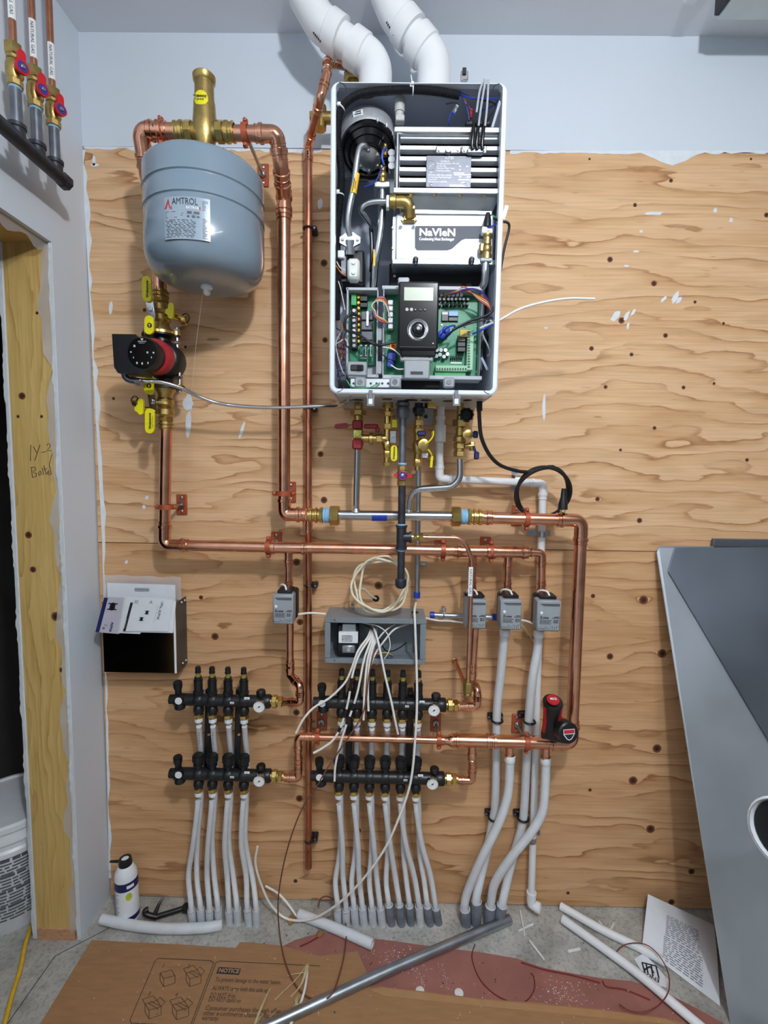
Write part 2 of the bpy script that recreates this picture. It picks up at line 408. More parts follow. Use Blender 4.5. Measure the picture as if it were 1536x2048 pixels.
# ---------------------------------------------------------------- room shell
CEIL = 2.755
ZT, ZS = W(760, 298).z, W(760, 1094).z
b = MB(); b.box((.9, -2.0, -.05), (6.6, 5.3, .1)); floor = struct(b.build('floor', 'concrete', smooth=False))
b = MB(); b.tube([F(230, 1850, .0005), F(110, 1912, .0005), F(20, 2040, .0005), F(-40, 2120, .0005)], .0012, 4); b.build('crack', 'ink', floor)
b = MB(); b.box((1.66, -2.2, CEIL+.05), (5.2, 4.7, .1)); struct(b.build('ceiling', 'ceiling_paint', smooth=False))
b = MB(); b.box((1.66, .06, 1.38), (5.2, .08, 2.8)); wall_back = struct(b.build('wall_back', 'drywall', smooth=False))
b = MB(); b.box((1.66, .0095, (ZT+CEIL)/2), (5.2, .02, CEIL-ZT)); b.build('drywall_sheet', 'drywall', wall_back, smooth=False)
for nm, z0, z1, mt, x1 in (('plywood_sheet', ZS+.0012, ZT-.003, 'plywood_upper', 1.52), ('plywood_sheet', .004, ZS-.0012, 'plywood_lower', 1.52)):
    b = MB(); b.box(((XL+.004+x1)/2, .009, (z0+z1)/2), (x1-XL-.004, .018, z1-z0)); b.build(nm, mt, wall_back, smooth=False)
    b = MB(); b.box(((x1+.003+4)/2, .009, (z0+z1)/2), (4-x1-.003, .018, z1-z0)); b.build(nm, mt, wall_back, smooth=False)
b = MB(); b.box((3.9, -2.2, CEIL/2), (.08, 4.7, CEIL)); struct(b.build('wall_right', mat('shop_wall', (150,152,154), .7, 0, .05, 4), smooth=False))
b = MB(); b.box((1.4, -4.55, CEIL/2), (5.2, .08, CEIL)); struct(b.build('wall_far', 'shop_wall', smooth=False))
# ragged plaster along the top of the plywood, and the paint smears on it
rg = random.Random(3)
def ragged(pts_top, pts_bot, d=.0008):
    poly = [W(a, c, 0) for a, c in pts_top]+[W(a, c, 0) for a, c in pts_bot[::-1]]
    bb = MB(); n = len(poly); bb.add(poly+[p+Vector((0,-d,0)) for p in poly], [list(range(n)), [n+i for i in range(n)][::-1]]+[[i, (i+1) % n, n+(i+1) % n, n+i] for i in range(n)])
    return bb
xs = [168+i*14 for i in range(35)]
ragged([(x, 293+(x-168)*.012) for x in xs], [(x, 293+(x-168)*.012+rg.uniform(2, 9)) for x in xs]).build('plaster_edge', 'plaster', wall_back, smooth=False)
xs = [1020+i*13 for i in range(41)]
ragged([(x, 301.5) for x in xs], [(x, 303+rg.uniform(1, 6)+(24*math.exp(-((x-1345)/36)**2) if x > 1200 else 0)) for x in xs]).build('plaster_edge', 'plaster', wall_back, smooth=False)
ys = [300+i*26 for i in range(57)]
ragged([(163+(y-290)*.0525 if y < 1090 else 205+(y-1090)*.02, y) for y in ys], [(163+(y-290)*.0525+rg.uniform(2, 11) if y < 1090 else 205+(y-1090)*.02+rg.uniform(1, 7), y) for y in ys]).build('plaster_edge', 'plaster', wall_back, smooth=False)
def smear(cx, cy, w, h, ang=0, n=14, jag=.35):
    pts = []
    for i in range(n):
        a = 2*math.pi*i/n; k = 1-rg.random()*jag
        x, y = math.cos(a)*w/2*k, math.sin(a)*h/2*k
        pts.append(W(cx+x*math.cos(ang)-y*math.sin(ang), cy+x*math.sin(ang)+y*math.cos(ang), 0))
    bb = MB(); bb.add(pts+[p+Vector((0,-.0007,0)) for p in pts], [list(range(n)), [n+i for i in range(n)][::-1]]+[[i, (i+1) % n, n+(i+1) % n, n+i] for i in range(n)])
    bb.build('paint_smear', 'plaster', wall_back, smooth=False)
for a in ((1231,632,30,14,-.9),(1253,632,26,9,-1.1),(1266,625,18,7,-1),(1256,652,16,6,1.7),(1328,598,20,7,-.8),(1351,595,30,13,-1.1),(1358,600,20,9,-1),(1308,427,42,8,0),(1282,463,7,7,0),(1272,503,14,5,0),(1253,532,13,5,0),(1430,421,12,9,-1),(1462,440,8,11,.3),(1092,656,10,4,0),(1088,815,8,60,.03),
          (376,806,26,40,.1),(377,846,13,66,.05),(222,615,9,30,.1),(640,408,13,26,0),(294,995,8,10,.3),(288,1014,8,9,0),(190,330,22,8,0),(188,322,8,26,0),(253,1124,7,10,.6),(484,860,8,40,.3)):
    smear(*a)
# left wall with its rough doorway
YJ = -.155; HZ = 2.089
b = MB()
b.box((XL-.0064, (YJ)/2+.005, CEIL/2), (.0128, -YJ+.01, CEIL))
b.box((XL-.0064, (YJ-1.02)/2, (HZ+CEIL)/2), (.0128, 1.02+YJ, CEIL-HZ))
b.box((XL-.0064, -2.7, CEIL/2), (.0128, 3.36, CEIL))
wall_left = struct(b.build('wall_left', 'drywall', smooth=False))
b = MB(); b.box((XL-.145, YJ/2+.005, CEIL/2), (.0128, -YJ+.01, CEIL)); b.box((XL-.145, -.7, (HZ+CEIL)/2), (.0128, 1.0, CEIL-HZ)); b.build('inner_drywall', 'drywall', wall_left, smooth=False)
# ragged drywall paper edge beside the jamb
for xa_, xs_ in ((XL-.001, -1), (XL-.1405, -1)):
    b = MB(); vs = []; n = 150
    for i in range(n+1):
        z = .004+(HZ-.006)*i/n; w_ = .0085+.0025*math.sin(i*.37)+rg.uniform(-.002, .002); y_ = YJ-.0025-rg.random()*.0025
        vs += [Vector((xa_, y_+.004, z)), Vector((xa_, y_, z)), Vector((xa_+xs_*w_, y_, z)), Vector((xa_+xs_*w_, y_+.004, z))]
    b.add(vs, [[4*i+k, 4*i+(k+1) % 4, 4*i+4+(k+1) % 4, 4*i+4+k] for i in range(n) for k in range(4)]); b.build('torn_edge', 'plaster', wall_left, smooth=False)
door = struct(thing('door_1', None, None, (XL-.07, YJ, 0))); 
b = MB(); b.box((XL-.0755, YJ+.019, HZ/2+.019), (.125, .038, HZ-.038)); b.build('jamb_board', 'jamb_wood', door, smooth=False)
b = MB(); b.box((XL-.0755, YJ-.43, HZ+.019), (.125, .86, .038)); b.build('header_board', 'header_wood', door, smooth=False)
b = MB(); b.box((XL-.0755, YJ-.845, HZ/2), (.125, .038, HZ)); b.build('jamb_board', 'jamb_wood', door, smooth=False)
b = MB(); b.box((XL-.0755, YJ+.018, .019), (.118, .044, .038)); b.build('sill_plate', mat('end_grain', (196,150,112), .7, 0, .2, 60, stretch=(1,1,4)), door, smooth=False)
# film of vapour barrier curling out along the jamb's edge
b = MB(); vsf = []; n = 48
for i in range(n+1):
    z = .03+(HZ-.03)*i/n; wv = .010+.008*math.sin(i*.9)+.006*math.sin(i*2.3+1)
    if z > 1.75: wv += .010
    vsf += [Vector((XL-.013, YJ-.0015, z)), Vector((XL-.013-wv, YJ-.006-.004*math.sin(i*1.7), z))]
b.add(vsf, [[2*i, 2*i+1, 2*i+3, 2*i+2] for i in range(n)]); b.build('vapour_film', 'plastic_film', door)
b = MB(); vsf = []
for i in range(n+1):
    y = YJ-.86*i/n; wv = .014+.008*math.sin(i*1.1)
    vsf += [Vector((XL-.013, y, HZ-.0015)), Vector((XL-.013-wv*.6, y, HZ-.006-wv))]
b.add(vsf, [[2*i, 2*i+1, 2*i+3, 2*i+2] for i in range(n)]); b.build('vapour_film', 'plastic_film', door)
# pencilled note on the jamb
JX = lambda px, py: W(px, py, -YJ)
for strokes in ([[(62,890),(61,922)],[(67,893),(74,906)],[(80,890),(70,921)],[(83,905),(92,903)],[(94,891),(97,887),(101,889),(99,896),(94,901),(103,901)],
                 [(63,934),(65,955)],[(62,935),(70,934),(72,940),(66,944),(73,947),(73,953),(65,955)],[(77,945),(81,942),(83,948),(79,951),(77,946)],[(85,935),(87,950)],[(88,931),(93,950)],[(88,940),(94,937)],[(94,947),(99,945),(97,941),(95,946),(98,950),(102,947)],[(103,949),(99,930),(103,912),(110,900)]],):
    for st in strokes:
        b = MB(); b.tube([JX(*p)+Vector((0,-.0006,0)) for p in st], .0008, 5); b.build('pencil_stroke', 'ink', door)
# the unlit space behind the doorway
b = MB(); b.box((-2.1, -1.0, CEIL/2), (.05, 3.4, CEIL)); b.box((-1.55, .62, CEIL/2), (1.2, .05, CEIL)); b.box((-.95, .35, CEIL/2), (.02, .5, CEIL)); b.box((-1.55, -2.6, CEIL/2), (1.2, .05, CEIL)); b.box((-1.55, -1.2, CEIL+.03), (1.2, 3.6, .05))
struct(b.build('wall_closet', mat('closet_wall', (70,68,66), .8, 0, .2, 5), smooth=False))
# ================================================================ copper helpers
def press(b, o, ax, r, n=16, L=.028):
    k = L/.028
    b.lathe(o, ax, [(0, r*1.0), (0, r*1.10), (.007*k, r*1.10), (.0085*k, r*1.27), (.0165*k, r*1.27), (.018*k, r*1.10), (.025*k, r*1.10), (.026*k, r*1.18), (.028*k, r*1.18), (.028*k, r*.98)], n, False)
def elbow_mesh(b, A, dA, B, dB, path, r, n=16, L=.028):
    b.tube(path, r*1.10, n, False); press(b, A, dA, r, n, L); press(b, B, dB, r, n, L)
def run(root, pts, r, R=None, mt='copper', fm='copper_fitting', L=.028, n=16, names=('pipe', 'elbow'), raw=False):
    P = [Vector(p) for p in pts] if raw else WP(pts)
    R = R or r*2.6; cuts = []
    start = P[0]
    for i in range(1, len(P)-1):
        a = (P[i-1]-P[i]).normalized(); c = (P[i+1]-P[i]).normalized(); ang = a.angle(c)
        t = min(R/math.tan(ang/2), (P[i-1]-P[i]).length*.45, (P[i+1]-P[i]).length*.45)
        A, B = P[i]+a*t, P[i]+c*t
        path = [q for q in fillet([A+a*.0001, P[i], B+c*.0001], t*math.tan(ang/2), 8)]
        b = MB(); elbow_mesh(b, A, a, B, c, path, r, n, min(L, (P[i-1]-P[i]).length*.45)); b.build(names[1], fm, root)
        b = MB(); b.tube([start, A], r, n); b.build(names[0], mt, root)
        start = B
    b = MB(); b.tube([start, P[-1]], r, n); b.build(names[0], mt, root)
    return P
def tee(root, c, ax, br, r, rb, half=.034, bl=.03, fm='copper_fitting'):
    c, ax, br = Vector(c), Vector(ax).normalized(), Vector(br).normalized(); b = MB()
    b.tube([c-ax*half, c+ax*half], r*1.1, 16, False); press(b, c+ax*half, ax, r, 16, .024); press(b, c-ax*half, -ax, r, 16, .024)
    b.tube([c, c+br*(r+bl*.5)], rb*1.12, 16, False); press(b, c+br*(r+bl*.4), br, rb, 16, bl*.9)
    return b.build('tee', fm, root)
def coup(root, c, ax, r, L=.03, nm='coupling', fm='copper_fitting'):
    c, ax = Vector(c), Vector(ax).normalized(); b = MB(); press(b, c, ax, r, 16, L); press(b, c, -ax, r, 16, L); return b.build(nm, fm, root)
def clamp(label, c, ax, r, plate=None, rod_r=.005):
    """split ring hanger: wall plate, threaded rod, ring in two halves with ears"""
    c = Vector(c); ax = Vector(ax).normalized(); side = ax.cross(Y).normalized()
    if side.z < -.5: side = -side
    wp = Vector(plate) if plate else Vector((c.x, 0, c.z))
    t = thing('pipe_clamp', label, 'clamp', (wp.x, 0, wp.z), 'copper split ring hangers')
    b = MB(); b.box((wp.x, -.003, wp.z), (.034, .006, .066) if abs(ax.z) > .5 or True else (.066, .006, .034), None, .002); b.build('wall_plate', 'copper_paint', t)
    for s in (-1, 1):
        b = MB(); b.lathe((wp.x, -.006, wp.z+s*.022), -Y, [(0, .0052), (.002, .0052), (.0034, .003)], 10); b.build('screw', 'fastener', t)
    e = Vector((c.x, c.y, c.z)); d = (e-Vector((wp.x, -.006, wp.z))); L = d.length
    b = MB(); b.hexa((wp.x, -.006, wp.z), -Y, .010, .011); b.tube([Vector((wp.x, -.012, wp.z)), e-d.normalized()*(r+.003)], rod_r, 8); b.build('threaded_rod', 'fastener', t)
    b = MB(); w = .007
    u, v = side, Vector((0, -1, 0))
    for s in (1,):
        n = 24; vs = []; fs = []
        for i in range(n):
            a = 2*math.pi*i/n
            for rr, q in ((r+.0005, -w), (r+.0045, -w), (r+.0045, w), (r+.0005, w)): vs.append(c+(u*math.cos(a)+v*math.sin(a))*rr+ax*q)
        for i in range(n):
            j = (i+1) % n
            for k in range(4): k2 = (k+1) % 4; fs.append([i*4+k, i*4+k2, j*4+k2, j*4+k])
        b.add(vs, fs)
    for s in (-1, 1):
        o = c+side*s*(r+.009); b.box(o, (.014 if abs(side.x) > .5 else .013, .010, .013 if abs(side.x) > .5 else .014), None, .003)
    b.build('ring', 'copper_paint', t)
    for s in (-1, 1):
        o = c+side*s*(r+.010); b = MB(); b.lathe(o+Vector((0, -.005, 0)), -Y, [(0, .0045), (.004, .0045), (.005, .003)], 8); b.build('bolt', 'copper_paint', t)
    return t
RM = .0172
# ---------------------------------------------------------------- air separator, tank and their pipes
dT = .22
# left branch: from separator to the pump valve
A0 = W(410, 264, dT)
t = thing('copper_pipe', 'large copper pipe from brass air separator bending down behind the grey tank', 'pipe', W(320, 585, .11))
xs0 = W(281, 262, dT); zr = xs0.z
run(t, [W(352, 263, dT), W(281, 262, dT), W(296, 352, .185), W(317, 455, .11), W(319, 600, .11)], .0195, .045, raw=True)
coup(t, W(311, 262, dT), X, .0195, .02)
t = thing('copper_pipe', 'tall copper main pipe dropping from the air separator to the steel union', 'pipe', W(568, 1030, .10))
P = [W(458, 266, dT), W(553, 268, dT), W(561, 325, .19), W(568, 398, .10), W(568, 1029, .10), W(612, 1029, .10)]
run(t, P, .0185, .046, raw=True)
coup(t, P[3]+Vector((0,0,-.012)), Z, .0185, .035)
clamp('red-brown split ring clamp left of the brass air separator', W(322, 263, dT), X, .0195, W(298, 470, 0))
clamp('red-brown split ring clamp right of the brass air separator with long rod', W(491, 267, dT), X, .0195, W(527, 352, 0))
# air separator
t = thing('air_separator', 'tall brass air separator with yellow sticker on top of the grey tank', 'air separator', W(410, 290, dT))
c = W(410, 264, dT); k = mp(dT)
zb, ztop = W(412, 296, dT).z, W(407, 150, dT).z
b = MB(); H = ztop-zb
b.lathe((c.x, c.y, zb), Z, [(0, .020), (.01, .024), (.03, .030), (.055, .030), (.09, .0275), (H*.62, .0265), (H*.63, .0245), (H*.88, .0235), (H*.90, .027), (H*.97, .0285), (H*.985, .026), (H*.99, .010)], 24)
b.tube([c-X*.055, c+X*.055], .021, 20); b.build('body', 'brass_cast', t)
for s in (-1, 1):
    b = MB(); b.hexa(c+X*s*.030, X*s, .020, .0255, 8); b.lathe(c+X*s*.05, X*s, [(0, .022), (.003, .0225), (.004, .0255), (.012, .0255), (.014, .0225), (.020, .0225), (.022, .0245), (.026, .0245), (.027, .020)], 18, False); b.build('press_end', 'brass', t)
vs = []; fs = []; n = 8; zc = W(406, 211, dT).z
for i in range(n+1):
    a = math.radians(-128+76*i/n)
    hh = .013*math.sqrt(max(0, 1-((i-n/2)/(n/2))**2))+.004
    for z in (-hh, hh): vs.append(Vector((c.x+math.cos(a)*.0279, c.y+math.sin(a)*.0279, zc+z)))
b = MB(); b.add(vs, [[2*i, 2*i+2, 2*i+3, 2*i+1] for i in range(n)]); st = b.build('sticker', 'yellow', t)
text('Webstone', .0078, Vector((c.x-.001, c.y-.0288, zc+.003)), X, Z, 'ink', st, bold=.0003, align='CENTER')
lines(para(-.012, -.004, .024, 1, .003, .0018), Vector((c.x-.001, c.y-.0288, zc)), X, Z, 'ink', st)
# expansion tank
TX, TY = W(411, 420, dT).x, -dT
RT = 109*mp(dT)
zbt = W(418, 572, dT).z; zst0 = W(400, 296, dT+RT*.9).z; ztt = zst0+.028
t = thing('expansion_tank', 'grey steel expansion tank hanging under the brass air separator', 'tank', (TX, TY, zbt))
b = MB(); prof = []
def dome(z0, z1, up):
    out = []
    for i in range(9):
        a = math.pi/2*i/8; out.append((z0+(z1-z0)*math.sin(a), RT*math.cos(a)**.36 if i < 8 else .012))
    return out
zsh = zbt+.075; zst = zst0
prof = [(z-zbt, r) for z, r in dome(zsh, zbt, 0)][::-1]
s1b = W(390, 337, dT+RT).z; s2 = W(390, 382, dT+RT).z
for zz in (s2, s1b):
    prof += [(zz-zbt-.004, RT), (zz-zbt-.0015, RT-.0022), (zz-zbt+.0015, RT-.0022), (zz-zbt+.004, RT+.0012), (zz-zbt+.010, RT)]
prof += [(z-zbt, r) for z, r in dome(zst, ztt, 1)]
b.lathe((TX, TY, zbt), Z, prof, 56); b.build('shell', 'tank_grey', t, ang=50)
b = MB(); b.lathe((TX, TY, zbt+.002), -Z, [(0, .015), (.008, .015), (.010, .012), (.012, .009), (.022, .009), (.025, .006)], 14); b.build('air_valve_cap', 'white_plastic', t)
b = MB(); b.lathe((TX, TY, ztt-.004), Z, [(0, .02), (.006, .022), (.012, .018), (.04, .014)], 14); b.build('neck', 'galv', t)
# label wrapped on the shell
def onshell(px, py):
    r_ = ray(px, py); o = CAM-Vector((TX, TY, 0)); a = r_.x**2+r_.y**2; bq = 2*(o.x*r_.x+o.y*r_.y); cq = o.x**2+o.y**2-(RT+.0008)**2
    return CAM+r_*((-bq-math.sqrt(max(0, bq*bq-4*a*cq)))/(2*a))
def wrap(me_o, R_=RT):
    pass
L0, L1 = onshell(328, 384), onshell(421, 470)
a0 = math.atan2(L0.y-TY, L0.x-TX); a1 = math.atan2(L1.y-TY, L1.x-TX); zl1, zl0 = L0.z-.0, L1.z-.012
zl1 = s2-.012; zl0 = zl1-.094
def S_(u, v, e=.0008):    # u along 0..1, v up 0..1
    a = a0+(a1-a0)*u; return Vector((TX+math.cos(a)*(RT+e), TY+math.sin(a)*(RT+e), zl0+(zl1-zl0)*v))
b = MB(); n = 14
b.add([S_(i/n, v, .0005) for i in range(n+1) for v in (0, 1)], [[2*i, 2*i+2, 2*i+3, 2*i+1] for i in range(n)]); lab = b.build('label', mat('tank_label', (150,167,181), .2, 0, .02, 20, coat=.6), t)
def wraptext(s, size, u, v, mt, bold=0, wid=None):
    cu = bpy.data.curves.new('t', 'FONT'); cu.body = s; cu.size = size; cu.offset = bold; cu.resolution_u = 2; cu.align_y = 'CENTER'
    q = bpy.data.objects.new('t', cu); me0 = bpy.data.meshes.new_from_object(q); vs = [p.co.copy() for p in me0.vertices]; fs = [list(p.vertices) for p in me0.polygons]
    bpy.data.objects.remove(q); bpy.data.curves.remove(cu); bpy.data.meshes.remove(me0)
    Wd = (a1-a0)*RT; mx = max(p.x for p in vs); sx = (wid*Wd/mx) if wid else 1
    b = MB(); b.add([S_(u+p.x*sx/Wd, v+p.y/(zl1-zl0), .0011) for p in vs], fs); b.build('lettering', mt, lab, smooth=False)
def wraprects(rects, mt):
    b = MB()
    for u0, v0, u1, v1 in rects: b.quad(S_(u0, v0, .001), S_(u1, v0, .001), S_(u1, v1, .001), S_(u0, v1, .001))
    b.build('small_print', mt, lab, smooth=False)
b = MB(); tri = [(0.02,.74),(.115,.74),(.095,.93)]
b.add([S_(u, v, .001) for u, v in [(.0,.72),(.05,.72),(.10,.86),(.13,.72),(.155,.72),(.105,.96)]], [(0,1,2,5),(5,2,3,4)]); b.build('emblem', 'ink_red', lab, smooth=False)
wraptext('AMTROL', .021, .19, .88, 'ink', 0, .56)
wraprects([(.16,.70,.80,.78)], 'ink_red'); wraptext('EXTROL', .0075, .50, .742, 'label_white', .0002, .28)
wraprects([(u, v, u2, v2) for u, v, u2, v2 in ([(.02+.001, .64-i*.045, .02+w_, .655-i*.045) for i, w_ in enumerate((.25,.42,.40,.28))]+[(.52,.60,.62,.66),(.66,.60,.78,.66),(.52,.51,.57,.56),(.62,.51,.69,.57),(.72,.52,.78,.56)]+
    [(x, .44-i*.036, min(x+rg.uniform(.03,.09), .78), .458-i*.036) for i in range(12) for x in [.02+j*.095+(i*37%11)*.006 for j in range(7)]]+[(.84, .92-i*.035, .84+rg.uniform(.04,.13), .932-i*.035) for i in range(7)]+[(.84, .50-i*.035, .84+rg.uniform(.04,.13), .512-i*.035) for i in range(14)])], 'ink_grey')
b = MB(); b.tube([W(405, 590, .20), W(392, 690, .12), W(383, 785, .02)], .0005, 4); tag(b.build('string', 'white_wire'), 'thin white string hanging below the grey tank', 'string')

# ---------------------------------------------------------------- right run and lower header
dR = .12
t = thing('copper_pipe', 'large copper pipe from the steel union turning down and left into lower header', 'pipe', W(1143, 1487, dR))
P = [W(962, 1035, .105), W(1163, 1041, dR), W(1143, 1487, dR), W(907, 1481, .11)]
run(t, P, .0178, .044, raw=True)
coup(t, W(968, 1035, .105), X, .0178, .024)
hd = (P[3]-P[2]).normalized()
for px in (945, 1020, 1092): tee(t, W(px, 1480+(px-907)*.029, .112), hd, -Z, .0178, .0118, .036, .034)
b = MB(); o = W(905, 1481, .11); b.lathe(o, hd, [(-.006, .019), (0, .0196), (.004, .0196), (.012, .0150), (.018, .0128), (.04, .0128)], 16, False); press(b, o+hd*.018, hd, .0112, 16, .026); b.build('reducer', 'copper_fitting', t)
for px, nm in ((1020, 0), (1092, 1)):
    a = W(px, 1497+(px-1020)*.03, .112); b = MB(); b.tube([a, a-Z*.032], .0112, 14); b.build('stub', 'copper', t)
t2 = thing('copper_pipe', 'slim copper header crossing behind loose white wires to left manifold', 'pipe', W(597, 1556, .10))
Q = [W(895, 1481, .11), W(596, 1473, .10), W(597, 1556, .10), W(568, 1555, .10)]
run(t2, Q, .0112, .024, raw=True, L=.022); coup(t2, W(597, 1523, .10), Z, .0112, .016); coup(t2, W(618, 1473, .10), X, .0112, .012)
t3 = thing('copper_pipe', 'short copper drop from lower header to six-port bottom manifold', 'pipe', W(944, 1561, .11))
run(t3, [W(945, 1508, .112), W(944, 1561, .11), W(916, 1560, .11)], .0112, .024, raw=True, L=.022); coup(t3, W(945, 1532, .11), Z, .0112, .014)
# ---------------------------------------------------------------- return header from the pump
dH = .09; dP = .11
t = thing('copper_pipe', 'copper header running right from pump riser with four branch tees', 'pipe', W(328, 1090, dP))
H0, H1 = W(328, 1090, dP), W(1040, 1104, dH)
run(t, [W(332, 858, dP), H0, H1], .0168, .042, raw=True)
hx = (H1-H0).normalized()
tees = {}
for px, rb in ((577, .0115), (946, .0115), (1017, .0115)):
    f_ = (px-328)/(1040-328); c = W(px, 1090.5+f_*14, dP+(dH-dP)*f_); tees[px] = c; tee(t, c, hx, -Z, .0168, rb, .034, .03)
b = MB(); b.lathe(W(1040, 1104, dH), hx, [(0, .0184), (.004, .0184), (.014, .0140), (.03, .0128)], 16, False); b.build('reducer', 'copper_fitting', t)
e0 = W(1052, 1104.5, dH); e1 = W(1084, 1106, dH); run(t, [e0, e1, W(1083, 1186, dH)], .0112, .024, raw=True, L=.022)
coup(t, W(1083, 1173, dH), Z, .0112, .018)
for px, y1 in ((577, 1182), (946, 1182), (1017, 1184)):
    c = tees[px]; e = Vector((c.x, c.y, W(px, y1, dH).z)); tt = thing('copper_pipe', {577: 'short copper drop above the leftmost grey zone valve', 946: 'short copper drop behind the natural gas line label', 1017: 'short copper drop above the third grey zone valve from left'}[px], 'pipe', e)
    b = MB(); b.tube([c-Z*.03, e], .0112, 14); b.build('pipe', 'copper', tt); coup(tt, e+Z*.02, Z, .0112, .018)
# below the two left valves down to the manifolds
for lab_, pts, cps in (('copper offset pipe from leftmost zone valve to four-port top manifold', [(580,1246,.09),(580,1350,.09),(600,1372,.12),(600,1405,.12),(566,1404,.105)], [(580,1333,.09)]),
                       ('copper offset pipe from second zone valve to six-port top manifold', [(951,1256,.09),(944,1362,.09),(955,1382,.12),(954,1412,.12),(920,1413,.105)], [(945,1340,.09)])):
    tt = thing('copper_pipe', lab_, 'pipe', W(*pts[-2])); run(tt, pts, .0112, .022, L=.018)
    for q in cps: coup(tt, W(*q), Z, .0112, .022)
# ---------------------------------------------------------------- thin pipe behind the rest
t = thing('copper_pipe', 'thin straight copper pipe from above the boiler down to a cut end', 'pipe', W(617, 1735, .035))
T = [W(617, 1735, .035), W(617, 292, .035), W(641, 195, .17), W(653, 150, .17), W(656, 122, .12), W(690, 132, .05)]
run(t, T, .0112, .026, 'copper_thin', 'copper_fitting', raw=True, L=.022)
for y in (1055, 306): coup(t, W(617, y, .035), Z, .0112, .02)
for px, py, lb in ((618, 457, 'small black pipe strap on thin copper pipe beside the tank'), (618, 817, 'black pipe strap on thin copper pipe under the flexible conduit'), (620, 1171, 'black pipe strap on thin copper pipe left of grey transformer box'), (621, 1681, 'black pipe strap near the bottom end of thin copper pipe')):
    c = W(px-2, py, .035); tt = thing('pipe_strap', lb, 'pipe strap', (c.x, 0, c.z), 'black straps on the thin copper pipe')
    b = MB(); b.ring((c.x, c.y, c.z), Z, .0135, .003, 18, 6); b.box((c.x+.018, -.02, c.z), (.016, .038, .016), None, .003); b.box((c.x, -.010, c.z), (.022, .02, .014), None, .003); b.build('strap', 'black_plastic', tt)
    b = MB(); b.lathe((c.x+.02, -.039, c.z), -Y, [(0, .004), (.002, .003)], 8); b.build('screw', 'fastener', tt)
# brass valve behind the boiler's top corner
t = thing('brass_valve', 'brass valve half hidden behind the upper left boiler corner', 'valve', W(636, 240, .06))
b = MB(); o = W(640, 236, .08); b.tube([o-Z*.03, o+Z*.03], .018, 14); b.hexa(o-X*.028, X, .018, .017); b.tube([o, o+X*.10], .016, 14); b.build('body', 'brass_cast', t)
b = MB(); o2 = W(706, 150, .06); b.hexa(o2-Z*.02, Z, .03, .026); b.tube([o2, o2-Z*.1], .016, 12); b.build('cap', 'brass_cast', t)
# clamps
for lb, c, ax, r in (('red-brown split ring clamp on pump riser above the lower left elbow', W(333, 1014, dP), Z, .0172), ('red-brown split ring clamp at the foot of tall copper main', W(568, 987, .10), Z, .0185),
                 ('red-brown split ring clamp left of the first header tee', W(537, 1094, .105), X, .0168), ('red-brown split ring clamp behind the copper gas line', W(886, 1101, .093), X, .0168),
                 ('red-brown split ring clamp between second and third header tees', W(982, 1103, .09), X, .0168), ('red-brown split ring clamp under the coiled black power cord', W(1053, 1038, .11), X, .0178),
                 ('red-brown split ring clamp at the left end of slim lower header', W(635, 1474, .10), X, .0112), ('red-brown split ring clamp on slim lower header below the right gauge', W(878, 1480, .11), X, .0112),
                 ('red-brown split ring clamp on thick lower header beside the cordless tool', W(1053, 1485, .115), X, .0178)):
    clamp(lb, c, ax, r)
# ================================================================ pump, valves, steel and gas pipes
def slab(b, A, B, w, t, nrm=-Y, n=6):
    A, B = Vector(A), Vector(B); d = (B-A).normalized(); nrm = Vector(nrm); q = nrm.cross(d).normalized(); poly = []
    for i in range(n+1):
        a = -math.pi/2+math.pi*i/n; poly.append((B-A).length*Vector((1,0)) + Vector((math.cos(a)*w/2, math.sin(a)*w/2)))
    for i in range(n+1):
        a = math.pi/2+math.pi*i/n; poly.append(Vector((math.cos(a)*w/2, math.sin(a)*w/2)))
    return b.prism([(p[0], p[1]) for p in poly], A-nrm*t/2, d, q, nrm*t)
def nuts(b, base, ax, spec):
    """stack of hexes / rings along an axis: (kind, length, radius)"""
    o = Vector(base); ax = Vector(ax).normalized()
    for k, L, r in spec:
        if k == 'h': b.hexa(o, ax, L, r)
        elif k == 'o': b.hexa(o, ax, L, r, 8)
        elif k == 'b': b.lathe(o, ax, [(0, r*.75), (L*.25, r), (L*.75, r), (L, r*.75)], 16)
        elif k == 'p': b.lathe(o, ax, [(0, r*.9), (L*.15, r*.9), (L*.2, r*1.1), (L*.35, r*1.1), (L*.4, r*.9), (L*.6, r*.9), (L*.65, r*1.1), (L*.8, r*1.1), (L*.85, r*.9), (L, r*.9)], 16)
        else: b.lathe(o, ax, [(0, r), (L, r)], 16)
        o += ax*L
    return o
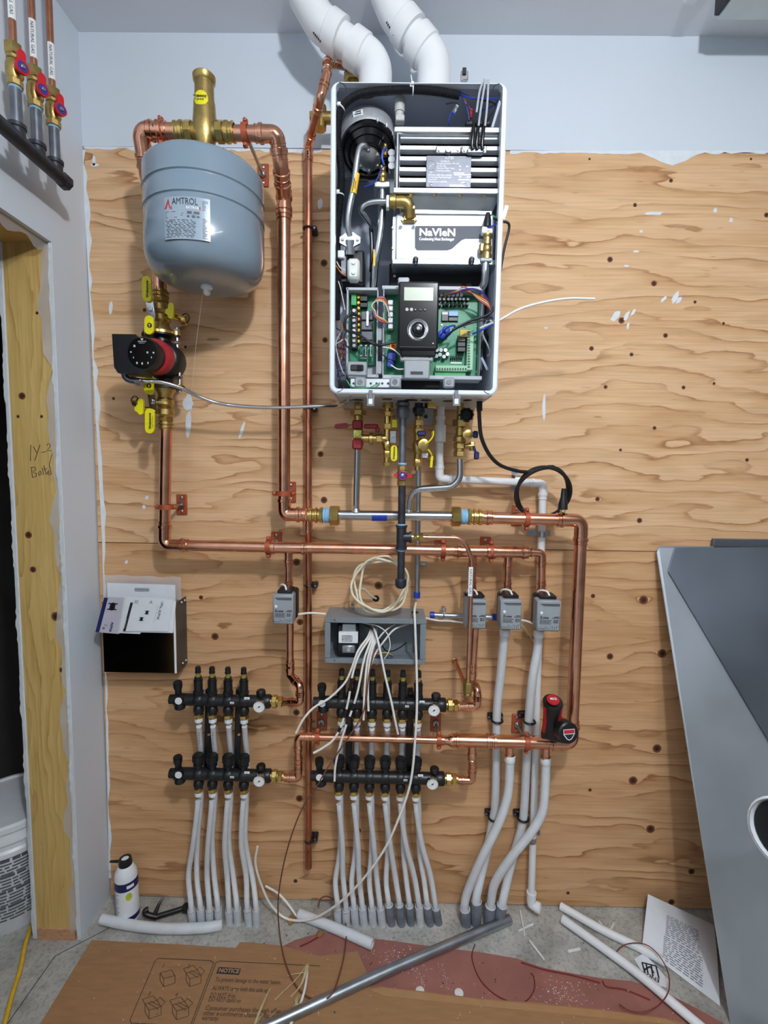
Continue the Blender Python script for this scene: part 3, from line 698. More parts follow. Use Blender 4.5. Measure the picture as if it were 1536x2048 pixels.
def iso_valve(name_lab, y_top, y_bot, xp, flip, hs, drain):
    """flanged pump valve: brass body, press end, flange, chrome lever with yellow grips, drain"""
    d = .11; top, bot = W(xp, y_top, d), W(xp+1, y_bot, d); t = thing('pump_valve', name_lab, 'valve', bot if not flip else top, 'flanged valves at the pump')
    L = (top-bot).length; ax = Z if flip else -Z; o = bot if flip else top
    b = MB(); e = nuts(b, (o.x, o.y, o.z), ax, [('p', .024, .021), ('h', .012, .023), ('b', .030, .027), ('b', .026, .026)])
    rest = L-.092
    b.lathe(e, ax, [(0, .021), (rest*.4, .023), (rest*.7, .030), (rest, .032)], 18); b.build('body', 'brass_cast', t)
    fo = e+ax*rest
    b = MB(); b.lathe(fo, ax, [(0, .036), (.003, .046), (.010, .046), (.010, .03)], 22)
    for s in (-1, 1): b.lathe(fo+X*s*.043, ax, [(0, .013), (.010, .013)], 14)
    b.build('flange', 'brass', t)
    for s in (-1, 1):
        b = MB(); b.hexa(fo+X*s*.045-ax*.008, ax, .008, .009); b.tube([fo+X*s*.045-ax*.012, fo+X*s*.045+ax*.045], .0045, 8); b.hexa(fo+X*s*.045+ax*.026, ax, .008, .009); b.build('flange_bolt', 'fastener', t)
    b = MB(); hc = W(hs[2][0], hs[2][1], .155); b.tube([hc+Y*.03, hc-Y*.004], .008, 10); slab(b, W(hs[2][0]-3, hs[2][1]-18, .158), W(hs[2][0]+2, hs[2][1]+14, .158), .020, .003); b.hexa(hc-Y*.006, -Y, .006, .007)
    b.build('lever', 'chrome', t)
    for i in (0, 1):
        (x0, y0), (x1, y1) = hs[i]; b = MB(); slab(b, W(x0, y0, .163), W(x1, y1, .163), .0255, .007); g = b.build('grip', 'yellow', t)
        c = (W(x0, y0, .1672)+W(x1, y1, .1672))/2
        if i == hs[3]:
            text('Webstone', .0105, c, Z, -X, 'ink', g, align='CENTER', bold=.0003); lines(para(-.018, -.007, .034, 1, .003, .0012), c, Z, -X, 'ink', g)
        else:
            b = MB(); b.lathe(c+Y*.0002, -Y, [(0, .0068), (.0003, .0068)], 16); k = b.build('arrow_mark', 'ink', g)
            lines([(-.001,-.005,.001,.004),(-.0035,.0005,-.001,.002),(.001,.0005,.0035,.002)], c+Vector((0,-.0006,0)), X, Z, 'yellow', g, 'arrow')
    # drain
    (hx0, hy0), (hx1, hy1), (cx, cy), sd = drain
    b = MB(); c0 = W((hx0+hx1)/2, (hy0+hy1)/2+6, .13); cc = W(cx, cy, .13)
    b.tube([Vector((o.x, o.y, c0.z)), Vector((c0.x, c0.y, c0.z)), cc], .010, 12); b.hexa(cc-X*sd*.01, X*sd, .014, .013, 10); b.build('drain_port', 'brass', t)
    b = MB(); slab(b, W(hx0, hy0, .150), W(hx1, hy1, .150), .016, .008); b.tube([c0, c0-Y*.02], .009, 10); b.build('drain_handle', 'yellow', t)
    b = MB(); b.ring(cc+Z*.006, Y+X*.3, .013, .0016, 18, 6); b.build('cap_strap', 'black_rubber', t)
    return t
iso_valve('brass flanged valve with yellow handles above the black and red pump', 580, 664, 321, False, [((294,562),(295,594)), ((299,641),(299,660)), (302,619), 0], ((343,612),(342,632),(371,641),1))
iso_valve('brass flanged valve with yellow handles below the black and red pump', 776, 860, 330, True, [((298,763),(298,780)), ((300,826),(300,858)), (305,803), 1], ((282,803),(282,824),(270,806),-1))
# circulator pump
V = W(330, 722, .11); t = thing('circulator_pump', 'black and red circulator pump with round control face', 'pump', (V.x, V.y, V.z-.06))
zt_, zb_ = W(322, 674, .11).z, W(331, 772, .11).z
b = MB(); b.tube([Vector((W(322,674,.11).x, V.y, zt_+.006)), V, Vector((W(331,772,.11).x, V.y, zb_-.006))], .024, 16); b.lathe(V+Y*.035, -Y, [(0, .035), (.01, .052), (.05, .056), (.062, .050), (.068, .042)], 26)
for z, s in ((zt_, 1), (zb_, -1)):
    b.lathe((V.x if s < 0 else W(322,674,.11).x, V.y, z), Z*s, [(-.004, .03), (0, .044), (.010, .044)], 20)
    for q in (-1, 1): b.lathe(((V.x if s < 0 else W(322,674,.11).x)+q*.043, V.y, z), Z*s, [(0, .013), (.010, .013)], 12)
b.build('volute', 'black_plastic', t)
b = MB(); mc = W(305, 713, .19)
b.lathe(W(318, 717, .165), -Y, [(0, .044), (.004, .047), (.030, .047), (.034, .044)], 20); b.box(W(322, 714, .172), (.055, .030, .062), None, .005); b.build('motor_housing', mat('pump_red', (168,34,44), .45, 0, .06, 60), t)
fc = W(286, 706, .24); rf = 31.5*mp(.24)
b = MB(); b.lathe(fc+Y*.05, -Y, [(0, rf*.96), (.02, rf*.96), (.022, rf), (.046, rf), (.050, rf*.96), (.050, rf*.2)], 32); hd_ = b.build('control_head', 'black_plastic', t)
b = MB(); b.lathe(fc-Y*.0002, -Y, [(0, rf*.93), (.001, rf*.92), (.001, .001)], 32); b.build('touch_face', 'black_gloss', hd_)
fp = lambda px, py: W(px, py, .2414)
text('GRUNDFOS', .0042, fp(284, 683), X, Z, 'label_white', hd_, align='CENTER'); b = MB()
lines([(-.003,.0,-.001,.003),(.001,.0,.003,.003),(-.0012,-.002,.0012,.001)], fp(284, 679), X, Z, 'label_white', hd_, 'logo_mark')
lines(para(-.008, 0, .016, 1, .002, .0008), fp(284, 686), X, Z, 'label_white', hd_)
for px, py, w_, h_ in ((269,692,.005,.005),(262,704,.004,.003),(295,705,.0045,.0045),(307,705.5,.004,.004),(267,715,.002,.004),(303,715,.002,.004),(274,726,.004,.005),(284.5,727,.004,.005),(296,726,.003,.005)):
    lines([(-w_/2,-h_/2,w_/2,-h_/2+h_*.35),(-w_/2,h_*.05,w_/2,h_/2)], fp(px, py), X, Z, 'label_white', hd_, 'icon')
# electronics box
A_ = W(228, 670, .23); B_ = W(300, 745, .23)
b = MB(); poly = [(0,0),(.028*2.2,0),(.075,-.014),(.092,-.02),(.094,-.085),(.072,-.1),(.012,-.1),(.003,-.085)]
b.prism(poly, A_+Y*.045, X, Z, -Y*.055); b.build('terminal_box', 'black_plastic', t)
cg = W(250, 750, .21); b = MB(); b.tube(smooth_path([cg+Z*.012, cg-Z*.004, cg+X*.012-Z*.014, cg+X*.036-Z*.018], 5), .0085, 10); b.lathe(cg+X*.03-Z*.018, X, [(0, .011), (.014, .011)], 8); b.build('cable_gland', 'galv', t)
# armoured cable from pump to boiler
path = smooth_path([W(262,757,.21), W(290,762,.21), W(322,764,.20), W(360,775,.18), W(400,794,.15), W(440,807,.13), W(500,814,.12), W(570,815,.115), W(640,812,.12), W(680,811,.15), W(697,800,.2)], 14)
n = len(path); rr = []; P2 = []
tot = 0; L_ = [0]
for i in range(1, n): tot += (path[i]-path[i-1]).length; L_.append(tot)
m_ = 190; j = 0
for i in range(m_+1):
    s_ = tot*i/m_
    while j < n-2 and L_[j+1] < s_: j += 1
    f_ = (s_-L_[j])/max(L_[j+1]-L_[j], 1e-9); P2.append(path[j].lerp(path[j+1], f_)); rr.append(.0062 if i % 2 else .0046)
t = thing('flexible_conduit', 'ribbed metal flexible conduit sagging from the pump to the boiler base', 'conduit', W(322, 764, .2))
b = MB(); b.tube(P2, rr, 10); b.build('armour', 'chrome', t, ang=70)
b = MB(); b.lathe(W(697, 803, .2), Z, [(0, .008), (.02, .008), (.02, .012), (.026, .012)], 8); b.build('connector', 'galv', t)

# ---------------------------------------------------------------- stainless header with unions
dS = .11
t = thing('steel_header', 'brushed stainless header pipe with two risers between brass unions', 'pipe', W(790, 1031, dS))
h0, h1 = W(672, 1030, dS), W(908, 1033, dS)
b = MB(); b.tube([h0, h1], .0148, 20); b.build('pipe', 'steel', t)
b = MB(); b.tube([W(715, 898, .13), W(712, 1020, dS)], .0098, 14); b.lathe(W(712, 1016, dS), -Z, [(0, .010), (.004, .012), (.012, .016)], 14); b.build('riser', 'steel', t)
b = MB(); b.tube(fillet([W(920, 918, .14), W(920, 973, .14), W(822, 979, .12), W(817, 1024, dS)], .042, 8), .0098, 14); b.lathe(W(817, 1018, dS), -Z, [(0, .010), (.004, .012), (.010, .016)], 14); b.build('riser', 'steel', t)
a_ = W(744, 1034, dS+.0149); b = MB(); vs = []
for px in (744, 774):
    for q in range(6):
        an = math.radians(-62+124*q/5 - 90); c_ = W(px, 1031, dS); vs.append(Vector((c_.x, c_.y+math.sin(an)*.0153, c_.z-.002+math.cos(an)*.0153)))
b.add(vs, [[q, q+1, 7+q, 6+q] for q in range(5)]); b.build('blue_tape', 'blue', t)
for s, px, lb in ((-1, 671, 'left brass union on the stainless header with white thread tape'), (1, 910, 'right brass union on the stainless header with white thread tape')):
    c = W(px, 1031 if s < 0 else 1033, dS); u = thing('brass_union', lb, 'pipe union', c, 'brass unions on the stainless header'); ax = X*s
    b = MB(); b.hexa(c-ax*.012, ax, .028, .031, 8); b.build('union_nut', 'brass', u)
    b = MB(); b.lathe(c+ax*.016, ax, [(0, .021), (.004, .0235), (.007, .0215), (.011, .0235), (.015, .0215), (.019, .023), (.021, .020)], 16); b.build('thread_tape', 'light_blue', u)
    b = MB(); nuts(b, c+ax*.037, ax, [('o', .010, .025), ('p', .034, .0215)]); b.build('press_adapter', 'brass', u)
# ---------------------------------------------------------------- service valves under the boiler
dV = .15
t = thing('hot_supply_valve', 'brass supply valve with dark red handles under the boiler left side', 'valve', W(715, 900, dV))
b = MB(); c = W(716, 828, dV); nuts(b, W(717, 806, dV), -Z, [('h', .020, .013), ('o', .016, .024), ('c', .07, .0135), ('h', .014, .016)]); mid = W(716, 877, dV); b.tube([mid, W(776, 878, dV)], .012, 14); b.hexa(W(738, 878, dV), X, .012, .017, 10); b.hexa(W(752, 878, dV), X, .018, .015)
b.tube([W(715, 852, dV), W(690, 853, dV)], .006, 8); b.build('body', 'brass_cast', t)
for y0, y1 in ((841, 859), (879, 899)):
    b = MB(); b.box((W(715, (y0+y1)/2, dV+.016)), (.028, .030, (y1-y0)*mp(dV+.016)), None, .004); b.build('red_body', 'dark_red', t)
b = MB(); b.box(W(715, 868, dV+.026), (.022, .012, .022), None, .002); b.lathe(W(715, 868, dV+.032), -Y, [(0, .008), (.005, .007), (.005, .003), (.007, .003)], 12); b.build('indicator', mat('lime', (206,206,110), .4, .2, .05, 60), t)
b = MB(); slab(b, W(674, 853, dV+.02), W(692, 851, dV+.02), .014, .008); b.build('handle', 'dark_red', t)
b = MB(); b.box(W(742, 853, dV+.02), (.040, .012, .013), None, .003); b.box(W(755, 860, dV+.02), (.012, .012, .014), None, .003); b.build('handle', 'dark_red', t)
t = thing('relief_valve', 'brass relief valve with yellow tags beside the black gas pipe', 'valve', W(775, 918, dV))
b = MB(); nuts(b, W(776, 803, dV), -Z, [('o', .020, .016), ('c', .008, .011), ('h', .014, .014), ('c', .02, .012), ('h', .016, .016), ('c', .03, .012), ('b', .03, .017), ('h', .02, .012), ('c', .012, .011), ('h', .012, .012)]); b.build('body', 'brass', t)
b = MB(); b.box(W(786, 874, dV+.022), (.018, .003, .034), None, .001); b.lathe(W(786, 873, dV+.024), -Y, [(0, .005), (.004, .004)], 8); b.build('bracket', 'chrome', t)
b = MB(); b.box(W(789, 847, dV+.022), (.015, .003, .022), None, .001); b.build('yellow_tag', 'yellow', t)
b = MB(); slab(b, W(788, 897, dV+.024), W(788, 916, dV+.024), .018, .004); g = b.build('yellow_tag', 'yellow', t); text('Webstone', .0085, W(788, 906, dV+.0265), Z, -X, 'ink', g, align='CENTER', bold=.0002)
t = thing('cold_water_valve', 'brass valve with round cap and blue knob beside the gas pipe', 'valve', W(834, 932, .15))
b = MB(); nuts(b, W(837, 832, .15), -Z, [('c', .010, .010), ('h', .018, .014), ('c', .006, .012), ('h', .014, .015), ('c', .02, .013), ('b', .04, .017), ('c', .012, .012), ('h', .022, .013), ('c', .012, .009)]); b.build('body', 'brass_cast', t)
b = MB(); nuts(b, W(838, 803, .15), -Z, [('c', .014, .012), ('b', .022, .018), ('c', .006, .012)]); b.build('dark_adapter', 'black_iron', t)
b = MB(); b.tube([W(836, 885, .15), W(847, 890, .19)], .011, 12); b.lathe(W(847, 890, .19), -Y, [(0, .0155), (.012, .0155), (.013, .012), (.013, .004), (.018, .004)], 18); b.build('round_cap', 'brass', t)
b = MB(); b.box(W(843, 867, .18), (.024, .016, .014), None, .003); b.build('knob', 'navy', t)
b = MB(); slab(b, W(865, 868, .17), W(866, 864, .17), .006, .003); b.tube(smooth_path([W(846, 889, .205), W(858, 883, .2), W(866, 872, .19), W(867, 862, .18)], 5), .0022, 6); b.tube(smooth_path([W(850, 893, .2), W(861, 905, .19), W(864, 915, .18)], 5), .0022, 6); b.tube([W(864, 912, .18), W(862, 935, .18)], .004, 8); b.build('cap_cable', 'yellow', t)
b = MB(); b.box(W(850, 911, .17), (.016, .002, .012)); b.build('paper_tag', 'label_white', t)
t = thing('return_valve', 'brass return valve with blue handles above the bent steel pipe', 'valve', W(921, 922, .15))
b = MB(); nuts(b, W(922, 800, .15), -Z, [('c', .055, .011), ('o', .022, .025), ('c', .022, .013), ('b', .022, .019), ('h', .016, .018), ('c', .006, .014), ('h', .016, .017)]); b.tube([W(922, 893, .15), W(948, 892, .15)], .008, 10); b.hexa(W(944, 893, .15)-Z*.012, Z, .024, .008); b.build('body', 'brass_cast', t)
b = MB(); b.tube([W(925, 870, .15), W(935, 869, .185)], .010, 12); b.lathe(W(935, 869, .185), -Y, [(0, .0145), (.010, .0145), (.012, .011), (.012, .003), (.015, .003)], 18); b.build('round_cap', 'brass', t)
for py, q in ((869, 0), (911, 1)):
    b = MB(); b.box(W(951+q*2, py, .165), (.014, .012, .020 if not q else .022), None, .003); b.tube([W(951+q*2, py, .165), W(930, (869, 893)[q], .155) if not q else W(947, 892, .155)], .004, 8); b.build('handle', 'navy', t)
b = MB(); o = W(934, 829, .18); b.lathe(o+Y*.03, -Y, [(0, .017), (.028, .018), (.030, .015), (.022, .012), (.022, .001)], 20)
for i in range(10):
    a = 2*math.pi*i/10; b.box(o+Vector((math.cos(a)*.018, .012, math.sin(a)*.018)), (.004, .022, .004))
b.build('drain_cap', 'black_rubber', t)
t = thing('capped_outlet', 'small brass cap under the boiler between gas pipe and drain', 'cap', W(861, 820, .16))
b = MB(); nuts(b, W(861, 793, .16), -Z, [('c', .015, .012), ('h', .018, .016)]); b.build('nut', 'brass', t)
# ---------------------------------------------------------------- gas train
dG = .19
t = thing('gas_pipe', 'black iron gas pipe with tee and capped drip leg below boiler', 'pipe', W(800, 1180, dG))
gx = lambda y: W(806-(y-810)*.012, y, dG)
b = MB(); nuts(b, gx(792), -Z, [('o', .016, .016), ('b', .014, .019), ('o', .014, .017), ('c', .004, .012)]); b.lathe(gx(815), -Z, [(0, .0175), (.006, .019), (.022, .019), (.030, .015)], 18); b.build('union', 'grey_iron', t)
b = MB(); b.tube([gx(836), gx(930)], .0100, 14); b.build('nipple', 'grey_iron', t)
b = MB(); b.tube([gx(968), gx(1052)], .0108, 14); b.build('nipple', 'black_iron', t)
b = MB(); tc_ = gx(1074); b.tube([gx(1050), gx(1098)], .0140, 16); b.lathe(gx(1050), -Z, [(0, .0165), (.006, .0165), (.007, .014)], 16); b.lathe(gx(1098), Z, [(0, .0165), (.006, .0165), (.007, .014)], 16); b.tube([tc_, tc_+X*.026], .0135, 14); b.lathe(tc_+X*.022, X, [(0, .016), (.006, .016)], 16); b.build('tee', 'black_iron', t)
b = MB(); b.tube([gx(1096), gx(1164)], .0108, 14); b.build('drip_leg', 'black_iron', t)
b = MB(); b.lathe(gx(1158), -Z, [(0, .0150), (.004, .0165), (.016, .0165), (.022, .0145), (.026, .010)], 16); b.build('end_cap', 'black_iron', t)
for y in (928, 1050, 1100, 1160):
    b = MB(); b.lathe(gx(y), -Z, [(-.003, .0112), (0, .0125), (.003, .0112)], 14); b.build('thread_sealant', 'light_blue', t)
t = thing('gas_valve', 'brass gas valve with red lever on black pipe below boiler', 'valve', gx(971))
b = MB(); nuts(b, gx(931), -Z, [('h', .014, .0135), ('b', .026, .016), ('h', .016, .0135)]); b.tube([gx(951), gx(951)-Y*.024], .007, 10); b.build('body', 'brass_cast', t)
hc = gx(951)-Y*.026; b = MB(); slab(b, hc-X*.020+Z*.001, hc+X*.022-Z*.001, .0085, .006); b.lathe(hc+Y*.003, -Y, [(0, .0125), (.006, .0125)], 16); hb = b.build('lever', 'red', t)
b = MB(); b.lathe(hc-Y*.003, -Y, [(0, .0105), (.0006, .0105)], 18); b.build('badge', 'purple', hb); b = MB(); b.hexa(hc-Y*.0036, -Y, .003, .005); b.build('nut', 'fastener', hb)
t = thing('copper_gas_line', 'bent copper tube labelled natural gas dropping past zone valve', 'pipe', W(936, 1370, .19))
b = MB(); g0 = tc_+X*.028; b.tube(fillet([g0+X*.03, W(928, 1076, .19), W(944, 1120, .19), W(936, 1362, .18)], .045, 10), .0066, 12); b.build('tube', 'copper', t)
b = MB(); nuts(b, g0, X, [('c', .006, .009), ('h', .010, .010), ('c', .003, .009), ('h', .014, .0115), ('c', .006, .008)]); b.build('flare_fitting', 'brass', t)
la, lb_ = W(942, 1134, .198), W(940, 1192, .198); b = MB(); b.prism([(-.0058,0),(.0058,0),(.0058,1),(-.0058,1)], lb_, X, la-lb_, -Y*.0006); lw = b.build('paper_label', 'label_white', t)
text('NATURAL GAS', .0098, (la+lb_)/2-Y*.0008, -Z, X, 'ink', lw, align='CENTER', wfit=(la-lb_).length*.86)
b = MB(); nuts(b, W(936, 1360, .18), -Z, [('c', .006, .010), ('h', .032, .0135), ('b', .010, .012)]); b.build('brass_nut', 'brass_cast', t)
b = MB(); b.tube([W(909, 1321, .0), W(930, 1368, .15), W(935, 1376, .18)], .0066, 12); b.lathe(W(909, 1321, .0), -Y, [(0, .010), (.004, .010), (.006, .0066)], 12); b.build('wall_stub', 'copper_thin', t)
# ---------------------------------------------------------------- condensate drain
dC = .032
t = thing('drain_pipe', 'white plastic condensate drain pipe stepping right then down to the floor', 'pipe', W(1062, 1815, dC))
C0 = [W(879, 850, .07), W(879, 957, .07), W(1086, 967, dC), W(1062, 1812, dC)]
P = C0; rD = .0115
run(t, P, rD, .022, 'white_pvc', 'white_pvc', raw=True)
b = MB(); nuts(b, W(882, 812, .075), -Z, [('c', .030, .011), ('h', .010, .014), ('c', .016, .012), ('c', .05, .0165)]); b.build('trap_fitting', 'white_pvc', t)
e = W(1062, 1806, dC); b = MB(); b.tube(fillet([e+Z*.03, e-Z*.004, e-Z*.004+X*.022-Y*.014], .02, 8), .0150, 16, False); b.lathe(e+Z*.03, Z, [(0, .0165), (.010, .0165), (.010, .012)], 16, False); b.lathe(e-Z*.004+X*.022-Y*.014, (X*.022-Y*.014), [(-.010, .0168), (.004, .0168), (.004, .0135), (-.008, .0135)], 16, False); b.build('floor_elbow', 'white_pvc', t)
for px, py, ax, lb in ((1034, 959, X, 'zinc strap on the horizontal white drain pipe by the power cord'), (1084, 1068, Z, 'zinc strap on the vertical white drain pipe under copper run'), (1064, 1678, Z, 'zinc strap near the bottom of the white drain pipe')):
    c = W(px, py, dC); s = thing('pipe_strap', lb, 'pipe strap', (c.x, 0, c.z), 'zinc straps on the drain pipe'); sd = Z if ax == X else X; b = MB()
    vs = []; w = .009
    prof = [sd*-.036+Y*(-.002), sd*-.015+Y*(-.002)]+[sd*(-math.cos(a)*.0135)+Y*(-dC-math.sin(a)*.0135) for a in [math.pi*i/8 for i in range(9)]]+[sd*.015+Y*(-.002), sd*.036+Y*(-.002)]
    for q in prof:
        o = Vector((c.x, 0, c.z))+q; vs += [o-ax*w, o+ax*w, o+ax*w-Y*.0015, o-ax*w-Y*.0015]
    fs = []
    for i in range(len(prof)-1):
        for k in range(4): fs.append([i*4+k, i*4+(k+1) % 4, i*4+4+(k+1) % 4, i*4+4+k])
    b.add(vs, fs); b.build('band', 'galv', s)
    for q in (-1, 1):
        b = MB(); b.lathe(Vector((c.x, -.003, c.z))+sd*q*.027, -Y, [(0, .005), (.0025, .004)], 8); b.build('screw', 'fastener', s)
# ---------------------------------------------------------------- power cord
t = thing('power_cord', 'coiled black power cord with plug hanging right of the boiler', 'cord', W(1087, 1035, .09))
cc = W(1087, 986, .10); R0 = 50*mp(.10); coil = []
for i in range(64):
    a = math.radians(110)-i/63*math.radians(760); r_ = R0*(1+.05*math.sin(i*.5)+.04*i/63)
    coil.append(cc+Vector((math.cos(a)*r_*1.02, .004-.030*max(-.4, math.sin(a))+.007*math.sin(i*.31)+(.010 if math.sin(a) < -.5 else 0), math.sin(a)*r_)))
lead = smooth_path([W(958, 800, .2), W(959, 840, .2), W(963, 875, .19), W(978, 908, .17), W(1000, 930, .15), W(1035, 942, .13), W(1062, 944, .12)], 6)
b = MB(); b.tube(smooth_path(lead[:-1]+coil[2:], 2), .0054, 8); b.build('cable', 'black_rubber', t)
b = MB(); pl = W(1126, 1008, .13); b.tube([pl+Z*.045, pl+Z*.02, pl, pl-Z*.016], [.006, .008, .013, .0135], 10); b.build('plug', 'black_rubber', t)
for q in (-1, 1):
    b = MB(); b.box(pl-Z*.025+X*q*.006, (.0015, .006, .018)); b.build('prong', 'brass', t)
b = MB(); b.tube([W(959, 795, .2), W(959, 822, .2)], .008, 10); b.build('strain_relief', 'black_rubber', t)

# ---------------------------------------------------------------- gas manifold on the left wall
oL = .075
a_, c_ = LW(-60, 178, oL), LW(127, 366, oL); zc = (LW(0, 242, oL).z+c_.z)/2; hz = zc
t = thing('gas_header', 'black capped gas header pipe with three risers on left wall', 'pipe', (XL+oL, c_.y, zc))
ye = c_.y
b = MB(); b.tube([(XL+oL, -.75, hz), (XL+oL, ye, hz)], .0165, 16); b.build('pipe', 'black_iron', t)
b = MB(); b.lathe((XL+oL, ye-.006, hz), Y, [(0, .019), (.004, .020), (.018, .020), (.022, .014)], 8); b.build('end_cap', 'black_iron', t)
pos = []
for (px, py), (vx, vy), (tx, ty), lb in (((34,250),(26,167),(19,84),'first'), ((75,297),(69,215),(67,131),'second'), ((111,333),(108,258),(106,181),'third')):
    y = LW(px, py, oL).y; zv = LW(vx, vy, oL).z; ztp = LW(tx, ty, oL).z; pos.append((y, zv, ztp))
ya = [p[0] for p in pos]; zv = sum(p[1] for p in pos)/3; ztp = sum(p[2] for p in pos)/3
names = ('nearest the doorway edge of frame', 'in the middle of the black header', 'nearest the corner')
for (y, _, _), nm in zip(pos, names):
    o = Vector((XL+oL, y, hz))
    b = MB(); b.tube([o, o+Z*.03], .0165, 14); b.lathe(o+Z*.022, Z, [(0, .0165), (.002, .019), (.010, .019), (.011, .014)], 14); b.build('tee_outlet', 'black_iron', t)
    b = MB(); b.tube([o+Z*.03, Vector((o.x, y, zv))], .0118, 14); b.build('nipple', 'grey_iron', t)
    b = MB(); b.lathe(Vector((o.x, y, zv-.004)), Z, [(0, .012), (.003, .0135), (.006, .012)], 14); b.build('thread_sealant', 'light_blue', t)
    v = thing('ball_valve', 'brass ball valve with red handle on left wall, '+nm, 'valve', (o.x, y, zv), 'red-handled gas valves')
    b = MB(); L_ = ztp-zv; e = nuts(b, Vector((o.x, y, zv)), Z, [('o', L_*.16, .0165), ('b', L_*.46, .0175), ('o', L_*.10, .0155), ('h', L_*.28, .0185)]); s0 = Vector((o.x, y, zv+L_*.36)); b.tube([s0, s0+X*.026-Y*.012], .006, 8); b.build('body', 'brass_cast', v)
    dr = (X*.9-Y*.45).normalized(); hc = s0+dr*.030; b = MB(); slab(b, hc-Z*.006, hc+Z*.028, .016, .007, dr); b.lathe(hc-dr*.003, dr, [(0, .0145), (.007, .0145)], 16); h = b.build('handle', 'red', v)
    b = MB(); b.lathe(hc+dr*.004, dr, [(0, .011), (.001, .011)], 16); b.build('badge', 'purple', h); b = MB(); b.hexa(hc+dr*.005, dr, .003, .005); b.build('nut', 'fastener', h)
    cp = thing('gas_tube', 'copper gas tube with white label rising from valve '+nm, 'pipe', (o.x, y, ztp), 'copper gas tubes on the left wall')
    b = MB(); b.tube([(o.x, y, ztp), (o.x, y, CEIL)], .0080, 12); b.build('tube', 'copper_thin', cp)
    b = MB(); r2 = .0084; z0 = ztp+(.05 if nm == names[0] else .02); z1 = z0+.085; n = 6; vs = []
    for i in range(n+1):
        a = math.radians(-110+120*i/n)
        for z in (z0, z1): vs.append(Vector((o.x+math.cos(a)*r2, y+math.sin(a)*r2, z)))
    b.add(vs, [[2*i, 2*i+2, 2*i+3, 2*i+1] for i in range(n)]); l_ = b.build('paper_label', 'label_white', cp)
    dq = (X*.6-Y).normalized(); text('NATURAL GAS', .009, Vector((o.x, y, (z0+z1)/2))+dq*.0090, -Z, dq.cross(-Z), 'ink_grey', l_, align='CENTER', wfit=.07)
# ---------------------------------------------------------------- vent pipes
def vent(label, pts, joints):
    P = WP(pts); P[0].z = W(840, 163, .31).z+.001; P[0].x = P[1].x; P[0].y = P[1].y; t = thing('vent_pipe', label, 'pipe', P[0]); rP, rF = .0385, .0445
    segs = fillet(P, .085, 10)
    b = MB(); b.tube([P[0], P[1].lerp(P[0], .2)], rP, 28); b.build('outlet', 'white_pvc', t)
    def mid(i, f): return P[i].lerp(P[i+1], f)
    a1 = fillet([P[0].lerp(P[1], .3), P[1], mid(1, .34)], .09, 10); b = MB(); b.tube(a1, rF, 28, False); ax = (P[2]-P[1]).normalized(); b.lathe(mid(1, .20), ax, [(0, rF), (.003, rF+.004), (.040, rF+.004), (.042, rP)], 28, False); b.build('elbow', 'white_pvc', t)
    b = MB(); b.tube([mid(1, .1), mid(1, .9)], rP, 28); b.build('straight', 'white_pvc', t)
    a2 = fillet([mid(1, .72), P[2], P[3]], .09, 10); b = MB(); b.tube(a2, rF, 28, False); b.lathe(mid(1, .86), -ax, [(0, rF), (.003, rF+.004), (.040, rF+.004), (.042, rP)], 28, False); b.build('elbow', 'white_pvc', t)
    up = (P[3]-P[2]).normalized()
    b = MB(); b.tube([P[3]-up*.02, Vector((P[3].x, P[3].y, CEIL))+Vector((0,0,0)) if P[3].z < CEIL else P[3]], rP, 28); b.build('straight', 'white_pvc', t)
    # printed characters along the elbow
    o = a2[len(a2)//2+1]; n_ = (CAM-o).normalized(); tg = (a2[len(a2)//2+3]-a2[len(a2)//2-1]).normalized(); sd = n_.cross(tg).normalized()
    q = (n_*.80+sd*.6).normalized()
    lines([(i*.006-.03, -.003, i*.006-.026, .003) for i in range(9)], o+q*(rF+.0015), tg, q.cross(tg), 'ink', t, 'print', .0006)
    return t
vent('left white plastic vent pipe with two elbows above the boiler', [(757,172,.15),(751,127,.15),(640,46,.16),(607,-14,.17)], None)
vent('right white plastic vent pipe with two elbows above the boiler', [(874,172,.15),(868,122,.15),(792,30,.16),(772,-18,.17)], None)
# ================================================================ boiler with its cover off
dB = .31
bl, br_ = W(660, 480, dB).x, W(1017, 240, dB).x-.004
bt, bb_ = W(840, 163, dB).z, W(830, 789, dB).z
BO = thing('boiler', 'wall-hung boiler with open white cabinet showing boards and heat exchanger', 'boiler', ((bl+br_)/2, 0, bb_))
def pbox(b, x0, y0, x1, y1, d, dep, bev=.001):
    A, B = W(x0, y1, d), W(x1, y0, d); return b.box(((A.x+B.x)/2, -d+dep/2, (A.z+B.z)/2), (abs(B.x-A.x), dep, abs(B.z-A.z)), None, bev)
def part(name, mt, parent, x0, y0, x1, y1, d, dep, bev=.001):
    b = MB(); pbox(b, x0, y0, x1, y1, d, dep, bev); return b.build(name, mt, parent)
def cyl(name, mt, parent, px, py, d, rpx, dep, n=16, prof=None):
    b = MB(); r = rpx*mp(d); o = W(px, py, d)+Y*dep
    b.lathe(o, -Y, [(t*dep, q*r) for t, q in (prof or [(0, 1), (.9, 1), (1, .92)])], n); return b.build(name, mt, parent)
def wire(parent, pts, r, mt, name='wire', n=6, res=5):
    b = MB(); b.tube(smooth_path(WP(pts), res), r, n); return b.build(name, mt, parent)
th = .012; cx_, cz_ = (bl+br_)/2, (bt+bb_)/2
b = MB(); b.box((cx_, -.012, cz_), (br_-bl-.004, .008, bt-bb_-.004)); b.build('back_panel', 'cabinet_inner', BO, smooth=False)
for x in (bl+.003, br_-.003):
    b = MB(); b.box((x, -.155, cz_), (.004, .28, bt-bb_-.02)); b.build('side_panel', 'cabinet_white', BO, smooth=False)
